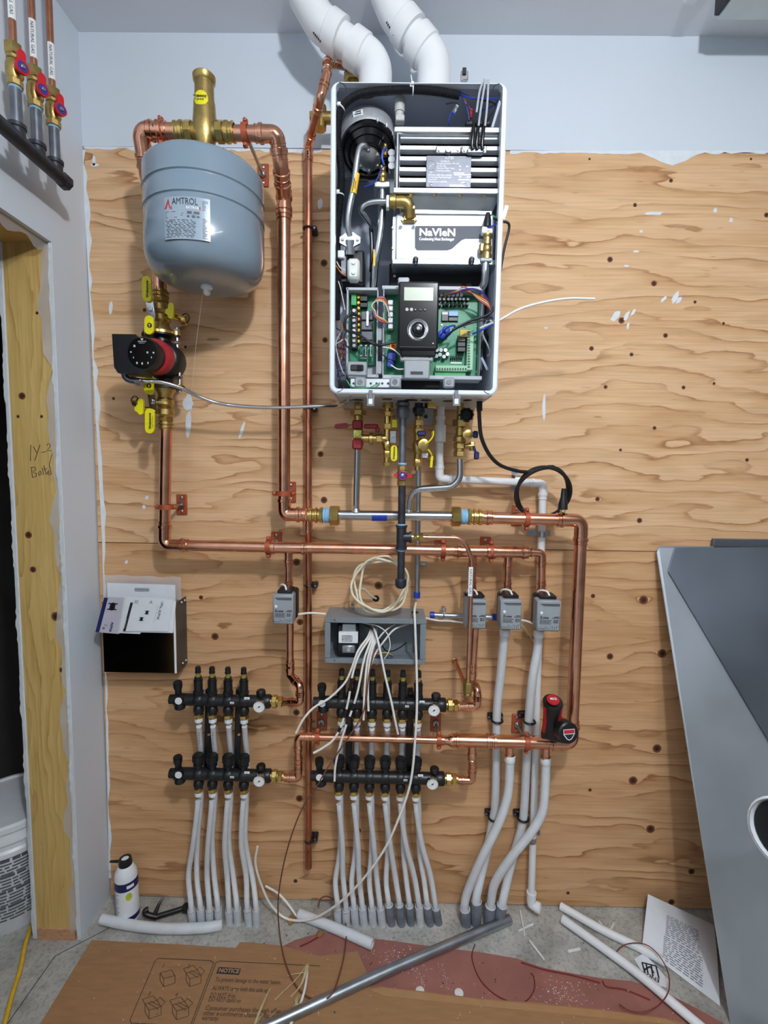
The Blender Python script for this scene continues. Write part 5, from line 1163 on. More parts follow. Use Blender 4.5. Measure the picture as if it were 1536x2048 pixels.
# ================================================================ radiant manifolds
def manifold(label, xl, xr, yb, slope, ports, top, d=.10, grp='radiant floor manifolds'):
    yy = lambda px: yb+(px-xl)*slope
    t = thing('manifold', label, 'manifold', W((xl+xr)/2, yy((xl+xr)/2)+14, d), grp)
    A, B = W(xl, yy(xl), d), W(xr, yy(xr), d); ax = (B-A).normalized(); r = .0185
    b = MB(); b.tube([A, A+ax*.018], .0150, 8); b.tube([A+ax*.016, B], r, 18); b.lathe(B-ax*.03, ax, [(0, r), (.004, r*1.15), (.026, r*1.15), (.03, r)], 18)
    for px in ports: b.lathe(W(px, yy(px), d)-ax*.012, ax, [(0, r), (.003, r*1.08), (.021, r*1.08), (.024, r)], 18)
    b.build('body', 'black_plastic', t)
    # left end: fill port with cap, vent disc and drain knob
    f = W(xl+17, yy(xl)-10, d); b = MB(); up = Vector((0,-.12,1)).normalized(); nuts(b, f, up, [('c', .020, .010), ('c', .006, .0125), ('c', .012, .0138), ('c', .003, .0125)]); b.build('fill_port', 'black_plastic', t)
    f = W(xl+20, yy(xl)+15, d+.008); b = MB(); b.lathe(f+Z*.012, -Z, [(0, .0135), (.006, .0165), (.016, .0165), (.020, .012)], 14); b.build('drain_knob', 'black_plastic', t)
    f = W(xl+17, yy(xl)+4, d+.028); b = MB(); b.lathe(f+Y*.014, -Y, [(0, .0120), (.011, .0120), (.014, .0108), (.014, .001)], 20); vd = b.build('vent_disc', 'black_plastic', t); b = MB(); b.lathe(f-Y*.0002, -Y, [(0, .0110), (.0015, .0105)], 20); b.build('white_face', 'white_plastic', vd)
    # right end: knob, gauge, union
    f = W(xr-20, yy(xr)-14, d); b = MB(); b.lathe(f-Z*.012, Z, [(0, .011), (.012, .014), (.022, .0145), (.026, .012)], 16); b.build('air_vent', 'black_plastic', t)
    g = W(xr-24, yy(xr)+11, d+.034); b = MB(); b.lathe(g+Y*.030, -Y, [(0, .006), (.014, .006), (.016, .0175), (.030, .0185), (.0315, .0178), (.0315, .0165), (.0300, .0160)], 26); G = b.build('pressure_gauge', 'chrome', t)
    b = MB(); b.lathe(g-Y*.0002, -Y, [(-.002, .0164), (0, .0164), (0, .001)], 26); b.build('gauge_face', 'gauge_face', G)
    for i in range(21):
        a = math.radians(225-i*13.5); b_ = g+Vector((math.cos(a)*.0135, -.0006, math.sin(a)*.0135))
        if i == 0: tk = MB()
        u_ = Vector((math.cos(a), 0, math.sin(a))); v_ = Vector((-math.sin(a), 0, math.cos(a))); L_ = .0022 if i % 5 == 0 else .0012
        tk.quad(b_-u_*L_-v_*.0003, b_+u_*.0004-v_*.0003, b_+u_*.0004+v_*.0003, b_-u_*L_+v_*.0003)
    tk.build('scale', 'ink', G, smooth=False)
    b = MB(); nd = Vector((-.85, 0, -.5)).normalized(); nv = Vector((.5, 0, -.85)); o = g-Y*.0009
    b.add([o+nd*.011, o-nd*.005+nv*.0012, o-nd*.005-nv*.0012], [(0,1,2)]); b.lathe(o, -Y, [(0, .0022), (.001, .002)], 10); b.build('needle', 'ink', G)
    b = MB(); nuts(b, B-ax*.002, ax, [('c', .006, .013), ('o', .016, .020), ('c', .003, .015), ('h', .013, .018), ('c', .006, .013)]); b.build('union', 'brass', t)
    for px, dy, w in ((xr-48, -5, .016), (xr-78, 5, .012)):
        f = W(px, yy(px)+dy, d+.0195); b = MB(); b.box(f, (w, .0015, .007), Matrix.Rotation(-.15 if dy < 0 else .2, 3, 'X')); w_ = b.build('sticker', 'label_white', t); lines([(-.004,-.0012,.004,0)], f-Y*.001, X, Z, 'ink', w_)
    for px in ports:
        y0 = yy(px)
        if top:
            o = W(px, y0-4, d); b = MB(); nuts(b, o, Z, [('c', .014, .014), ('o', .010, .0155), ('c', .030, .0132), ('c', .004, .0140), ('c', .010, .0110)]); v = b.build('flow_meter', 'black_plastic', t)
            z_ = o+Z*.068; b = MB(); nuts(b, z_, Z, [('c', .014, .0075)]); b.build('sight_tube', mat('amber', (150,136,60), .2, 0, .1, 80) if 'amber' not in M else 'amber', v)
            b = MB(); nuts(b, z_+Z*.013, Z, [('c', .003, .0095), ('c', .013, .0085), ('c', .003, .0070)]); b.build('meter_cap', 'black_plastic', v)
        else:
            o = W(px, y0-6, d); b = MB(); nuts(b, o, Z, [('c', .018, .011), ('b', .008, .0155), ('c', .006, .0135), ('c', .020, .0165), ('c', .003, .0145)])
            for i in range(12):
                a = 2*math.pi*i/12; b.box(o+Vector((math.cos(a)*.0165, math.sin(a)*.0165, .042)), (.0025, .0025, .018))
            b.build('shut_off_cap', 'black_plastic', t)
        o = W(px, y0+11, d); b = MB(); b.lathe(o, -Z, [(0, .011), (.006, .0150), (.014, .0165), (.022, .0150), (.027, .012)], 16); q = b.build('outlet', 'black_plastic', t)
        b = MB(); b.hexa(o-Z*.026, -Z, .011, .0155); b.lathe(o-Z*.036, -Z, [(0, .0125), (.004, .0125)], 14); b.build('brass_nut', 'brass', q)
        b = MB(); b.lathe(o-Z*.040, -Z, [(0, .0105), (.002, .0122), (.012, .0122), (.014, .010)], 16); b.build('expansion_ring', 'pex_ring', q)
    return t
PL = (397, 425, 456.5, 488); PRU = (683, 714, 744, 774.5, 805, 836); PRL = (678, 708, 739, 770.5, 801, 832)
manifold('four-port top black manifold with clear flow meters, left pair', 340, 542, 1398, .024, PL, True)
manifold('four-port bottom black manifold with round caps, left pair', 340, 542, 1546, .028, PL, False)
manifold('six-port top black manifold partly hidden behind grey transformer box', 627, 892, 1403, .026, PRU, True)
manifold('six-port bottom black manifold below the slim copper header', 622, 889, 1551, .024, PRL, False)
for xs_, y0, y1, lb in (((417, 477), 1412, 1545, 'black plastic bracket bars joining the left manifold pair'), ((697, 817), 1418, 1552, 'black plastic bracket bars joining the six-port manifold pair')):
    t = thing('manifold_bracket', lb, 'bracket', W(xs_[0], y1, .03), 'brackets behind the manifolds')
    for x in xs_:
        a, c = W(x+4, y0-38, .055), W(x, y1, .055); b = MB(); b.bar(a, c, .020, .04, Y, .003); br2 = b.build('bar', 'black_plastic', t)
        b = MB(); b.lathe(W(x+1, (y0+y1)/2-10, .076), -Y, [(0, .005), (.003, .004)], 8); b.build('screw', 'brass', br2)
# ---------------------------------------------------------------- floor sleeves and PEX
def sleeve(label, tx, ty, bx, by, rpx, mt, grp):
    c = F(bx, by, 0.0); d = -c.y; top = W(tx, ty+4, d+.004); r = rpx*mp(d); t = thing('floor_sleeve', label, 'pipe sleeve', c, grp)
    b = MB(); ax = (top-c); L = ax.length; b.lathe(c-ax.normalized()*.004, ax, [(0, r), (L, r), (L+.001, r*.97), (L+.001, r*.80), (L*.4, r*.80)], 18, False); b.build('tube', mt, t)
    b = MB(); b.lathe(c+ax*.999, ax, [(-.0008, r*1.01), (.0012, r*1.0), (.0012, r*.79), (-.004, r*.79)], 18, False); b.build('rim', 'sleeve_white', t)
    return top, ax.normalized()
def pex(label, pts, r, end, grp, pr=None, straight=False):
    tp, ax = end; P = WP(pts)+[tp+ax*.02, tp-ax*.03]
    t = thing('pex_tube', label, 'tube', P[-1], grp)
    b = MB(); b.tube(smooth_path(P, 7), r, 12); b.build('tube', 'pex', t)
    if pr:
        for (px, py, d) in pr:
            o = W(px, py, d); lines([(-.001+i*.007, -.0016, .002+i*.007, .0014) for i in range(6)], o, -Z, X, 'ink_grey', t, 'print', .0)
    return t
ordn = ['first', 'second', 'third', 'fourth', 'fifth', 'sixth', 'seventh', 'eighth', 'ninth', 'tenth', 'eleventh', 'twelfth']
SL = [(383,1816,385,1846),(401,1814,403,1845),(419,1815,420,1845),(436,1813,438,1845),(458,1817,459,1846),(474,1814,476,1847),(495,1815,498,1848),(512,1815,513,1850)]
for i, (a, c, e, f) in enumerate(SL):
    end = sleeve('white floor sleeve, %s from left in the four-loop group' % ordn[i], a, c, e, f, 8.2, 'sleeve_white', 'floor sleeves of the left group')
    k = i//2; px = PL[k]
    if i % 2 == 0:   # from the bottom manifold, in front
        pts = [(px-1, 1602, .10), (px-3, 1625, .10), (px-11+k*2, 1690, .085), (a-6+k, 1750, .07)]
        pex('white tube below the %s outlet of the left bottom manifold' % ordn[k], pts, .0086, end, 'white floor loops of the left group')
    else:
        pts = [(px+1, 1452, .10), (px+3, 1480, .075), (px+7, 1530, .045), (px+5, 1600, .04), (px-2+k*1.5, 1680, .05), (a-7, 1755, .06)]
        pr = [(px+1, 1466, .112)] if k in (0, 1) else None
        pex('white tube from the %s outlet of left top manifold, passing behind bottom manifold' % ordn[k], pts, .0086, end, 'white floor loops of the left group', pr)
SR = [(675,1812,676,1846),(692,1815,693,1849),(708,1811,711,1849),(725,1812,728,1849),(744,1813,746,1849),(761,1813,765,1850),(778,1806,783,1848),(799,1806,803,1849),(819,1808,822,1847),(838,1809,841,1848),(855,1808,860,1848),(872,1812,877,1846)]
gs = {6, 7, 8, 10, 11}
for i, (a, c, e, f) in enumerate(SR):
    end = sleeve('%s floor sleeve, %s from left in the six-loop group' % ('grey' if i in gs else 'white', ordn[i]), a, c, e, f, 8.4, 'sleeve_grey' if i in gs else 'sleeve_white', 'floor sleeves of the six-loop group')
    k = i//2; px = PRL[k]; pu = PRU[k]
    if i % 2 == 1:
        pts = [(px, 1608, .10), (px+2, 1630, .10), (px+7+k, 1690, .085), (a-6-k, 1750, .07)]
        pex('white tube below the %s outlet of the six-port bottom manifold' % ordn[k], pts, .0086, end, 'white floor loops of the six-loop group')
    else:
        pts = [(pu, 1457, .10), (pu, 1470, .080), (pu, 1485, .066), (pu-2, 1535, .045), (pu-1+k*.5, 1610, .04), (px+2+k, 1700, .05), (a-4-k*.6, 1760, .06)]
        pex('white tube from the %s outlet of six-port top manifold, passing behind bottom manifold' % ordn[k], pts, .0086, end, 'white floor loops of the six-loop group')
BIG = [(930,1814,932,1848),(953,1798,952,1847),(981,1808,977,1846),(1004,1806,997,1846)]
ends = [sleeve('large grey floor sleeve, %s of four on the right' % ordn[i], *q, 11.2, 'sleeve_grey', 'large grey floor sleeves') for i, q in enumerate(BIG)]
g4 = 'large white tubes on the right'
pex('thick white tube from the tee left of the cordless tool, crossing in front', [(1020,1520,.112),(1018,1570,.11),(1012,1605,.11),(996,1650,.11),(964,1715,.10),(938,1775,.08)], .0136, ends[0], g4)
pex('thick white tube under the third grey zone valve from left', [(1009,1258,.09),(1007,1290,.085),(1001,1350,.06),(994,1420,.04),(993,1500,.035),(991,1600,.035),(986,1640,.035),(970,1720,.045)], .0136, ends[1], g4)
pex('thick white tube from the tee under cordless tool, crossing in front', [(1092,1524,.112),(1090,1580,.112),(1084,1625,.112),(1062,1665,.11),(1022,1715,.10),(990,1765,.08)], .0136, ends[2], g4)
pex('thick white tube under the rightmost grey zone valve', [(1077,1262,.09),(1075,1300,.085),(1066,1350,.078),(1059,1420,.060),(1054,1500,.045),(1049,1600,.035),(1044,1650,.035),(1022,1730,.045)], .0136, ends[3], g4)
for px, py, lb in ((1020, 1521, 'white expansion collar on the left copper tee stub'), (1092, 1525, 'white expansion collar on the copper tee stub under tool')):
    b = MB(); o = W(px, py-12, .112); b.lathe(o, -Z, [(0, .0150), (.002, .0162), (.022, .0162), (.025, .0140)], 18, False); tag(b.build('expansion_collar', 'pex_ring'), lb, 'collar', 'white expansion collars')
for px, py, lb in ((1010, 1268, 'white expansion collar below the third zone valve'), (1078, 1270, 'white expansion collar below the rightmost zone valve')):
    b = MB(); o = W(px, py-10, .09); b.lathe(o, -Z, [(0, .0145), (.002, .0158), (.020, .0158), (.022, .0140)], 18, False); tag(b.build('expansion_collar', 'pex_ring'), lb, 'collar', 'white expansion collars')
for px, py, d, lb in ((994, 1441, .038, 'black tube clip below the third zone valve'), (1059, 1443, .055, 'black tube clip left of the cordless tool'), (988, 1636, .036, 'black tube clip low on the left thick tube'), (1046, 1637, .036, 'black tube clip low on the right thick tube')):
    c = W(px, py, d); t = thing('tube_clip', lb, 'clip', (c.x, 0, c.z), 'black tube clips'); b = MB(); b.ring(c, Z, .0172, .0036, 18, 6); b.build('band', 'black_plastic', t); b = MB(); b.box((c.x, -.009, c.z), (.05, .018, .020), None, .003); bs = b.build('base', 'black_plastic', t)
    for s in (-1, 1): b = MB(); b.lathe((c.x+s*.021, -.018, c.z), -Y, [(0, .004), (.002, .003)], 8); b.build('screw', 'fastener', bs)
for px, y0, rows in ((993, 1490, 5), (1022, 1555, 3)):
    o = W(px, y0, .05 if px < 1000 else .1265); b = MB()
# ---------------------------------------------------------------- zone valves
def zone_valve(label, x0, y0, x1, y1, d=.175, first=False):
    A, B = W(x0, y1, d), W(x1, y0, d); w, h = B.x-A.x, B.z-A.z; c = (A+B)/2
    t = thing('zone_valve', label, 'zone valve', (c.x, c.y, A.z), 'grey zone valve actuators')
    b = MB(); b.box((c.x, c.y+.022, c.z), (w, .044, h), None, .004); cv_ = b.build('cover', 'grey_plastic', t)
    b = MB(); b.box((c.x+.004, c.y+.062, c.z+.004), (w*.96, .038, h*1.02), None, .005); b.box((c.x+.002, c.y+.04, B.z+.004), (w*.7, .05, .012), None, .002); b.build('base', 'black_plastic', t)
    b = MB(); b.tube([Vector((c.x, -.09, A.z-.004)), Vector((c.x, -.09, B.z+.016))], .0135, 14); b.build('valve_body', 'brass_cast', t)
    f = Vector((c.x, c.y-.0003, c.z))
    lines([(-w*.36, h*.37, w*.44, h*.395), (-w*.28, h*.33, w*.44, h*.352)], f, X, Z, 'ink', cv_)
    b = MB(); b.lathe(f+Vector((-w*.32, 0, h*.11)), -Y, [(0, .0042), (.001, .0040)], 12); b.build('indicator', 'white_plastic', cv_)
    text('Z-one', .0098, f+Vector((-w*.38, 0, -h*.045)), X, Z, 'ink', cv_, bold=.0004)
    lines([(w*.22, -h*.03, w*.44, -h*.01), (w*.14, -h*.07, w*.44, -h*.05)]+para(-w*.38, -h*.12, w*.5, 4, h*.038, h*.018)+para(w*.2, -h*.12, w*.22, 3, h*.038, h*.022), f, X, Z, 'ink', cv_)
    rr = random.Random(5); q = []
    for i in range(9):
        x = -w*.42+i*w*.095; q += [(x, -h*.46, x+.0008, -h*(.30+.1*rr.random())), (x, -h*(.32+.1*rr.random()), x+w*.08, -h*.30)]
    q = [(a, min(b_, d_), c_, max(b_, d_) if abs(b_-d_) > .0008 else min(b_, d_)+.0008) for a, b_, c_, d_ in q]
    q = [(a, b_, c_, d_ if (c_-a) < .002 else min(d_, b_+.0008)) for a, b_, c_, d_ in q]
    lines(q, f, X, Z, 'ink', cv_, 'wiring_diagram')
    lp = smooth_path([Vector((c.x-.018, c.y+.07, B.z-.01)), Vector((c.x-.016, c.y+.05, B.z+.016)), Vector((c.x, c.y+.03, B.z+.020)), Vector((c.x+.006, c.y+.02, B.z+.008)), Vector((c.x+.007, c.y+.018, B.z-.004))], 6)
    b = MB(); b.tube(lp, .0030, 8); b.build('cable', 'white_wire', t)
    return t
zone_valve('leftmost grey zone valve on copper drop left of transformer box', 545, 1190, 586, 1249, .170)
zone_valve('grey zone valve half hidden behind the natural gas line', 930, 1200, 974, 1258, .165)
zone_valve('third grey zone valve from left, above a thick white tube', 1000, 1200, 1045, 1260, .165)
zone_valve('rightmost grey zone valve with white cable looped behind', 1073, 1202, 1123, 1263, .170)
# ---------------------------------------------------------------- transformer box
dX = .113
x0, x1 = W(650, 1280, dX).x, W(851, 1280, dX).x; z1, z0 = W(750, 1237, dX).z, W(750, 1327, dX).z
TBX = thing('junction_box', 'open grey metal junction box with transformer and loose white wires', 'electrical box', ((x0+x1)/2, 0, z0)); cxm, czm = (x0+x1)/2, (z0+z1)/2; W_, H_ = x1-x0, z1-z0
for nm, c, s in (('back', (cxm, -.003, czm), (W_, .004, H_)), ('top', (cxm, -dX/2, z1-.001), (W_, dX, .003)), ('bottom', (cxm, -dX/2, z0+.001), (W_, dX, .003)), ('side', (x0+.001, -dX/2, czm), (.003, dX, H_)), ('side', (x1-.001, -dX/2, czm), (.003, dX, H_)),
                 ('flange', (cxm, -dX, z1-.007), (W_, .002, .016)), ('flange', (cxm, -dX, z0+.007), (W_, .002, .016)), ('flange', (x0+.008, -dX-.0003, czm), (.017, .002, H_-.032)), ('flange', (x1-.008, -dX-.0003, czm), (.017, .002, H_-.032))):
    b = MB(); b.box(c, s, None, .0008); b.build(nm, 'box_grey', TBX)
for x, z in ((x0+.030, z1-.007), (x1-.030, z1-.007), (x0+.030, z0+.007), (x1-.030, z0+.007)):
    b = MB(); b.lathe((x, -dX-.001, z), -Y, [(0, .004), (.002, .003)], 8); b.build('screw', 'fastener', TBX)
b = MB(); b.lathe((W(830, 1213, .04).x, -.045, z1+.0006), Z, [(0, .011), (.001, .011)], 18); b.build('knockout_hole', 'dark_void', TBX)
TR = part('transformer', 'black_plastic', TBX, 674, 1250, 717, 1312, .085, .07, .004)
part('core', 'galv', TR, 684, 1248, 712, 1263, .088, .03, .002); lb2 = part('label', 'label_white', TR, 677, 1265, 716, 1286, .0955, .012, .001); lines(para(-.016, .008, .034, 5, .0042, .0018), W(694, 1276, .0962), X, Z, 'ink', lb2)
g = part('foot', 'galv', TR, 683, 1291, 711, 1307, .09, .012, .003); cyl('screw', 'chrome', g, 697, 1300, .094, 5, .006, 10)
b = MB(); b.box((cxm+.03, -.06, z0-.012), (.20, .003, .030), Matrix.Rotation(.35, 3, 'X')); cp = b.build('cover_plate', 'alu', TBX)
for x in (-.05, -.02, .06, .09, ):
    b = MB(); b.lathe((cxm+.03+x*.9, -.0625, z0-.013), -Y, [(-.001, .008), (.0012, .008)], 12); b.build('knockout_hole', 'dark_void', cp)
b = MB(); b.ring(W(706, 1211, .06), X+Z*.2, .010, .004, 16, 8); b.build('cable_clamp', 'chrome', TBX)
# EMT conduits
t = thing('steel_conduit', 'vertical steel conduit dropping from the brass valve to junction box', 'conduit', W(833, 1210, .05))
b = MB(); b.tube([W(837, 928, .055), W(834, 1196, .05)], .0088, 14); b.build('tube', 'galv', t); b = MB(); b.lathe(W(834, 1184, .05), -Z, [(0, .0105), (.018, .0105)], 12); b.build('blue_bushing', 'blue', t)
b = MB(); b.ring(W(835, 1127, .05), Z, .0102, .002, 16, 6); b.box(W(846, 1127, .02), (.022, .02, .012), None, .002); b.build('strap', 'galv', t)
t = thing('steel_conduit', 'horizontal steel conduit between junction box and zone valves', 'conduit', W(925, 1232, .03))
b = MB(); b.tube([W(862, 1230, .045), W(990, 1235, .045)], .0088, 14); b.build('tube', 'galv', t)
for x, y in ((860, 1230), (984, 1234)):
    b = MB(); b.lathe(W(x, y, .045), X, [(0, .0108), (.014, .0108)], 12); b.build('blue_bushing', 'blue', t)
b = MB(); b.ring(W(887, 1231, .045), X, .0102, .002, 16, 6); b.box(W(887, 1220, .03), (.012, .03, .020), None, .002); b.lathe(W(887, 1216, .046), -Y, [(0, .006), (.004, .004)], 8); b.build('strap', 'chrome', t)
# ---------------------------------------------------------------- low-voltage wires
def cable(name, label, cat, pts, r, mt, grp=None, n=7, res=6, raw=False):
    b = MB(); b.tube(smooth_path(pts if raw else WP(pts), res), r, n); return tag(b.build(name, mt), label, cat, grp)
gw = 'loose white wires from the junction box'
def wset(label, pts, tape=(), r=.0034):
    P = smooth_path(WP(pts), 8); t = thing('loose_wire', label, 'wire', P[-1], gw); b = MB(); b.tube(P, r, 8); b.build('wire', 'white_wire', t)
    for f0, f1 in tape:
        i0, i1 = int(f0*(len(P)-1)), int(f1*(len(P)-1)); b = MB(); b.tube(P[i0:i1+1], r*1.35, 8); b.build('black_tape', 'black_rubber', t)
wset('longest white wire bending left from junction box past the fill port', [(742,1258,.06),(735,1275,.10),(716,1302,.125),(704,1335,.13),(690,1365,.135),(660,1395,.14),(628,1415,.145),(607,1438,.15),(592,1466,.15)])
wset('white wire with black tape bands ending left of slim copper header', [(745,1258,.06),(738,1278,.11),(718,1310,.13),(705,1350,.14),(697,1400,.145),(685,1445,.15),(668,1478,.155),(645,1496,.155),(627,1506,.155)], [(.40,.46),(.55,.60),(.66,.70)])
wset('white wire with black tape bands ending on the bottom manifold', [(748,1258,.06),(742,1280,.11),(728,1320,.13),(716,1380,.14),(704,1420,.145),(692,1452,.15),(680,1490,.155),(671,1530,.155),(669,1562,.155)], [(.46,.50),(.56,.62)])
wset('shorter white wire hanging straight, ending above manifold outlet', [(750,1258,.06),(746,1282,.11),(735,1320,.13),(729,1380,.14),(727,1440,.145)])
wset('short white wire hanging beside brown wire in front of manifold', [(753,1258,.06),(750,1282,.11),(740,1320,.13),(736,1370,.14),(737,1422,.145)])
wset('white wire hanging right of bundle with printed end', [(744,1250,.06),(752,1268,.11),(760,1300,.13),(770,1350,.14),(782,1400,.145),(790,1440,.145),(796,1468,.14)])
wset('long white wire looping from junction box down across floor sleeves', [(832,1206,.05),(829,1222,.10),(830,1245,.125),(833,1330,.135),(834,1400,.145),(831,1470,.155),(822,1560,.16),(800,1630,.165),(768,1700,.165),(720,1765,.15),(670,1812,.13),(622,1838,.10),(575,1838,.08),(542,1810,.07),(521,1765,.07),(511,1725,.075),(515,1693,.08)], r=.0036)
for pts, r in (([(725,1246,.07),(755,1252,.10),(775,1268,.11),(780,1295,.115),(768,1318,.11),(752,1330,.10)], .0016), ([(795,1245,.06),(770,1262,.10),(752,1285,.11),(740,1310,.11)], .0024), ([(822,1246,.06),(790,1258,.10),(770,1280,.11),(752,1305,.12),(742,1330,.12)], .0028)):
    wire(TBX, pts, r, 'white_wire')
wire(TBX, [(720,1245,.06),(745,1258,.09),(757,1275,.1),(770,1300,.09),(785,1302,.09),(800,1295,.10),(813,1285,.11)], .002, 'black_rubber'); wire(TBX, [(735,1305,.08),(750,1308,.1),(772,1305,.1),(785,1312,.09)], .0015, 'label_yellow'); wire(TBX, [(755,1312,.08),(770,1318,.1),(785,1315,.1),(778,1308,.09)], .002, 'navy'); wire(TBX, [(690,1246,.05),(680,1255,.06),(676,1275,.06)], .0015, 'red_wire')
cable('thermostat_wire', 'long brown thermostat wire hanging from junction box to the floor loop', 'wire', WP([(753,1270,.07),(748,1300,.12),(738,1350,.14),(728,1420,.15),(700,1470,.16),(660,1528,.165),(632,1575,.17),(604,1618,.17),(580,1680,.17),(563,1750,.16),(556,1810,.15)])+[F(560,1872,.016), F(572,1930,.013), F(598,1980,.012), F(632,2000,.014), F(662,1990,.032), F(682,1940,.030), F(692,1885,.020), F(690,1838,.020), W(675,1806,.04), W(655,1793,.03), W(641,1798,.03), W(637,1813,.04)], .0022, 'brown_wire', raw=True)
# cream cable coil
cc = W(762, 1170, .115); pts = [W(752, 1197, .0), W(742, 1192, .03), W(728, 1178, .06), W(716, 1180, .09)]
for i in range(60):
    a = math.radians(200)-i/59*math.radians(1180); rad = (.078+.006*math.sin(i*1.3))*(1+.06*math.sin(i*.47)); pts.append(cc+Vector((math.cos(a)*rad*.98+.006*math.sin(i*.21), .012*math.sin(i*.7)+.018-(i/60)*.03, math.sin(a)*rad*1.02)))
t = thing('cable_coil', 'cream cable coil hung behind drip leg on top of junction box', 'cable', W(760, 1235, .1)); b = MB(); b.tube(smooth_path(pts, 3), .0036, 8); b.build('cable', 'cream_wire', t)
b = MB(); b.lathe(W(752, 1197, .0015), -Y, [(0, .011), (.0005, .011)], 14); b.build('wall_hole', 'dark_void', wall_back)
cable('zone_wire', 'white cable from leftmost zone valve into the junction box', 'wire', [(586,1231,.10),(600,1228,.10),(620,1226,.085),(640,1227,.08),(652,1228,.08)], .0034, 'white_wire', 'zone valve cables')
cable('zone_wire', 'white cable under the horizontal steel conduit', 'wire', [(850,1236,.05),(875,1241,.05),(900,1242,.05),(932,1246,.06)], .0030, 'white_wire', 'zone valve cables')
cable('zone_wire', 'white cable between the two right zone valves', 'wire', [(1043,1240,.10),(1056,1243,.105),(1072,1250,.11)], .0030, 'white_wire', 'zone valve cables')
cable('zone_wire', 'tan wire sagging from third zone valve to the drain pipe', 'wire', [(1044,1250,.09),(1056,1266,.07),(1068,1285,.055)], .0022, 'straw', 'zone valve cables')
# ================================================================ literature holder on the wall
t = thing('brochure_holder', 'bent sheet-metal pocket on plywood holding pump leaflets', 'holder', W(275, 1345, .03))
b = MB(); A, B = W(208, 1344, .085), W(350, 1344, .085); C_, D_ = W(350, 1192, .075), W(208, 1192, .075)
pz0, pz1 = A.z, W(280, 1205, .08).z; px0, px1 = A.x, B.x
b.box(((px0+px1)/2, -.082, (pz0+pz1)/2), (px1-px0, .002, pz1-pz0)); b.box(((px0+px1)/2, -.042, pz0), (px1-px0, .08, .002)); b.box((px0, -.042, (pz0+pz1)/2), (.002, .08, pz1-pz0)); b.build('pocket', mat('mirror_steel', (150,154,160), .12, 1, .05, 6), t, smooth=False)
b = MB(); b.box((px1+.002, -.042, (pz0+pz1)/2), (.003, .084, pz1-pz0)); sp_ = b.build('side_panel', mat('side_steel', (86,92,100), .35, .8, .2, 12), t, smooth=False); b = MB(); b.box((px1+.0015, -.0832, (pz0+pz1)/2), (.006, .002, pz1-pz0)); b.build('folded_edge', 'label_white', sp_, smooth=False)
for z in (pz0+.012, pz1-.010):
    for x in (.012, .035): b = MB(); b.lathe((px1+.0035, -x, z), X, [(0, .005), (.003, .004)], 10); b.build('bolt', 'fastener', sp_)
t = thing('plastic_sleeve', 'clear plastic bag behind the leaflets in metal holder', 'bag', W(283, 1190, .03))
b = MB(); vs = []; n = 10
for i in range(n+1):
    x = 206+(362-206)*i/n
    for y, w in ((1149+i*.6, .004), (1160+i*.5, .010), (1200, .02)): vs.append(W(x, y+1.5*math.sin(i*1.9), .02+w*(1+.3*math.sin(i*1.3))))
b.add(vs, [[3*i+k, 3*i+3+k, 3*i+4+k, 3*i+1+k] for i in range(n) for k in (0, 1)]); b.build('film', 'plastic_film', t)
def leaf(name, label, pts, d, mt='paper', grp='leaflets in the metal holder', th=.002):
    P = WP([(x, y, d) for x, y in pts]); t = thing(name, label, 'leaflet', P[-1], grp); n = len(P)
    b = MB(); b.add(P+[p+Y*th for p in P], [list(range(n)), [n+i for i in range(n)][::-1]]+[[i, (i+1) % n, n+(i+1) % n, n+i] for i in range(n)]); return t, b.build('page', mt, t, smooth=False)
t, p_ = leaf('warranty_leaflet', 'white warranty sheet standing behind the pump leaflets', [(214,1166),(350,1170),(352,1240),(216,1240)], .05)
u_ = (W(340,1182,.05)-W(230,1179,.05)).normalized(); v_ = Y.cross(u_)*-1
o = W(284, 1179, .0515); b = MB(); b.prism([(math.cos(a)*.003+(.021 if math.cos(a) > 0 else -.021), math.sin(a)*.0055) for a in [2*math.pi*i/20+.01 for i in range(20)]], o, X, Z, -Y*.0006); ov = b.build('oval', 'grey_light', p_); text('Owner Warranty', .0058, o-Y*.0009, X, Z, 'ink', ov, align='CENTER')
t, p_ = leaf('pump_leaflet', 'purple-grey pump leaflet tilted at the far left of the holder', [(208,1194),(250,1196),(238,1268),(190,1264)], .088, mat('leaflet_mauve', (196,192,206), .4, 0, .08, 12))
ux = (W(250,1196,.088)-W(208,1194,.088)).normalized(); uy = (W(208,1194,.088)-W(190,1264,.088)).normalized()
lines([(-.002, .0, .010, (W(208,1194,.088)-W(190,1264,.088)).length-.002)], W(192, 1264, .0885), ux, uy, 'navy', p_, 'blue_band')
def pumpicon(o, s, par, mt='ink'):
    b = MB()
    for c, w, h in (((0, 0), 1.0, 1.1), ((0, .55), 1.7, .22), ((0, -.55), 1.7, .22), ((0, .0), .5, 1.5)): b.quad(o+ux*(c[0]-w/2)*s+uy*(c[1]-h/2)*s-Y*.0006, o+ux*(c[0]+w/2)*s+uy*(c[1]-h/2)*s-Y*.0006, o+ux*(c[0]+w/2)*s+uy*(c[1]+h/2)*s-Y*.0006, o+ux*(c[0]-w/2)*s+uy*(c[1]+h/2)*s-Y*.0006)
    return b.build('pump_picture', mt, par, smooth=False)
pumpicon(W(225, 1213, .0885), .017, p_); text('ALPHA', .0105, W(222.5, 1254, .0887), -uy, ux, 'navy', p_, bold=.0003, align='CENTER'); text('2', .012, W(211, 1250, .0887), -uy, ux, 'ink_grey', p_, align='CENTER')
lines([(0,0,.006,.006)], W(205, 1258, .0885), ux, uy, 'ink_grey', p_)
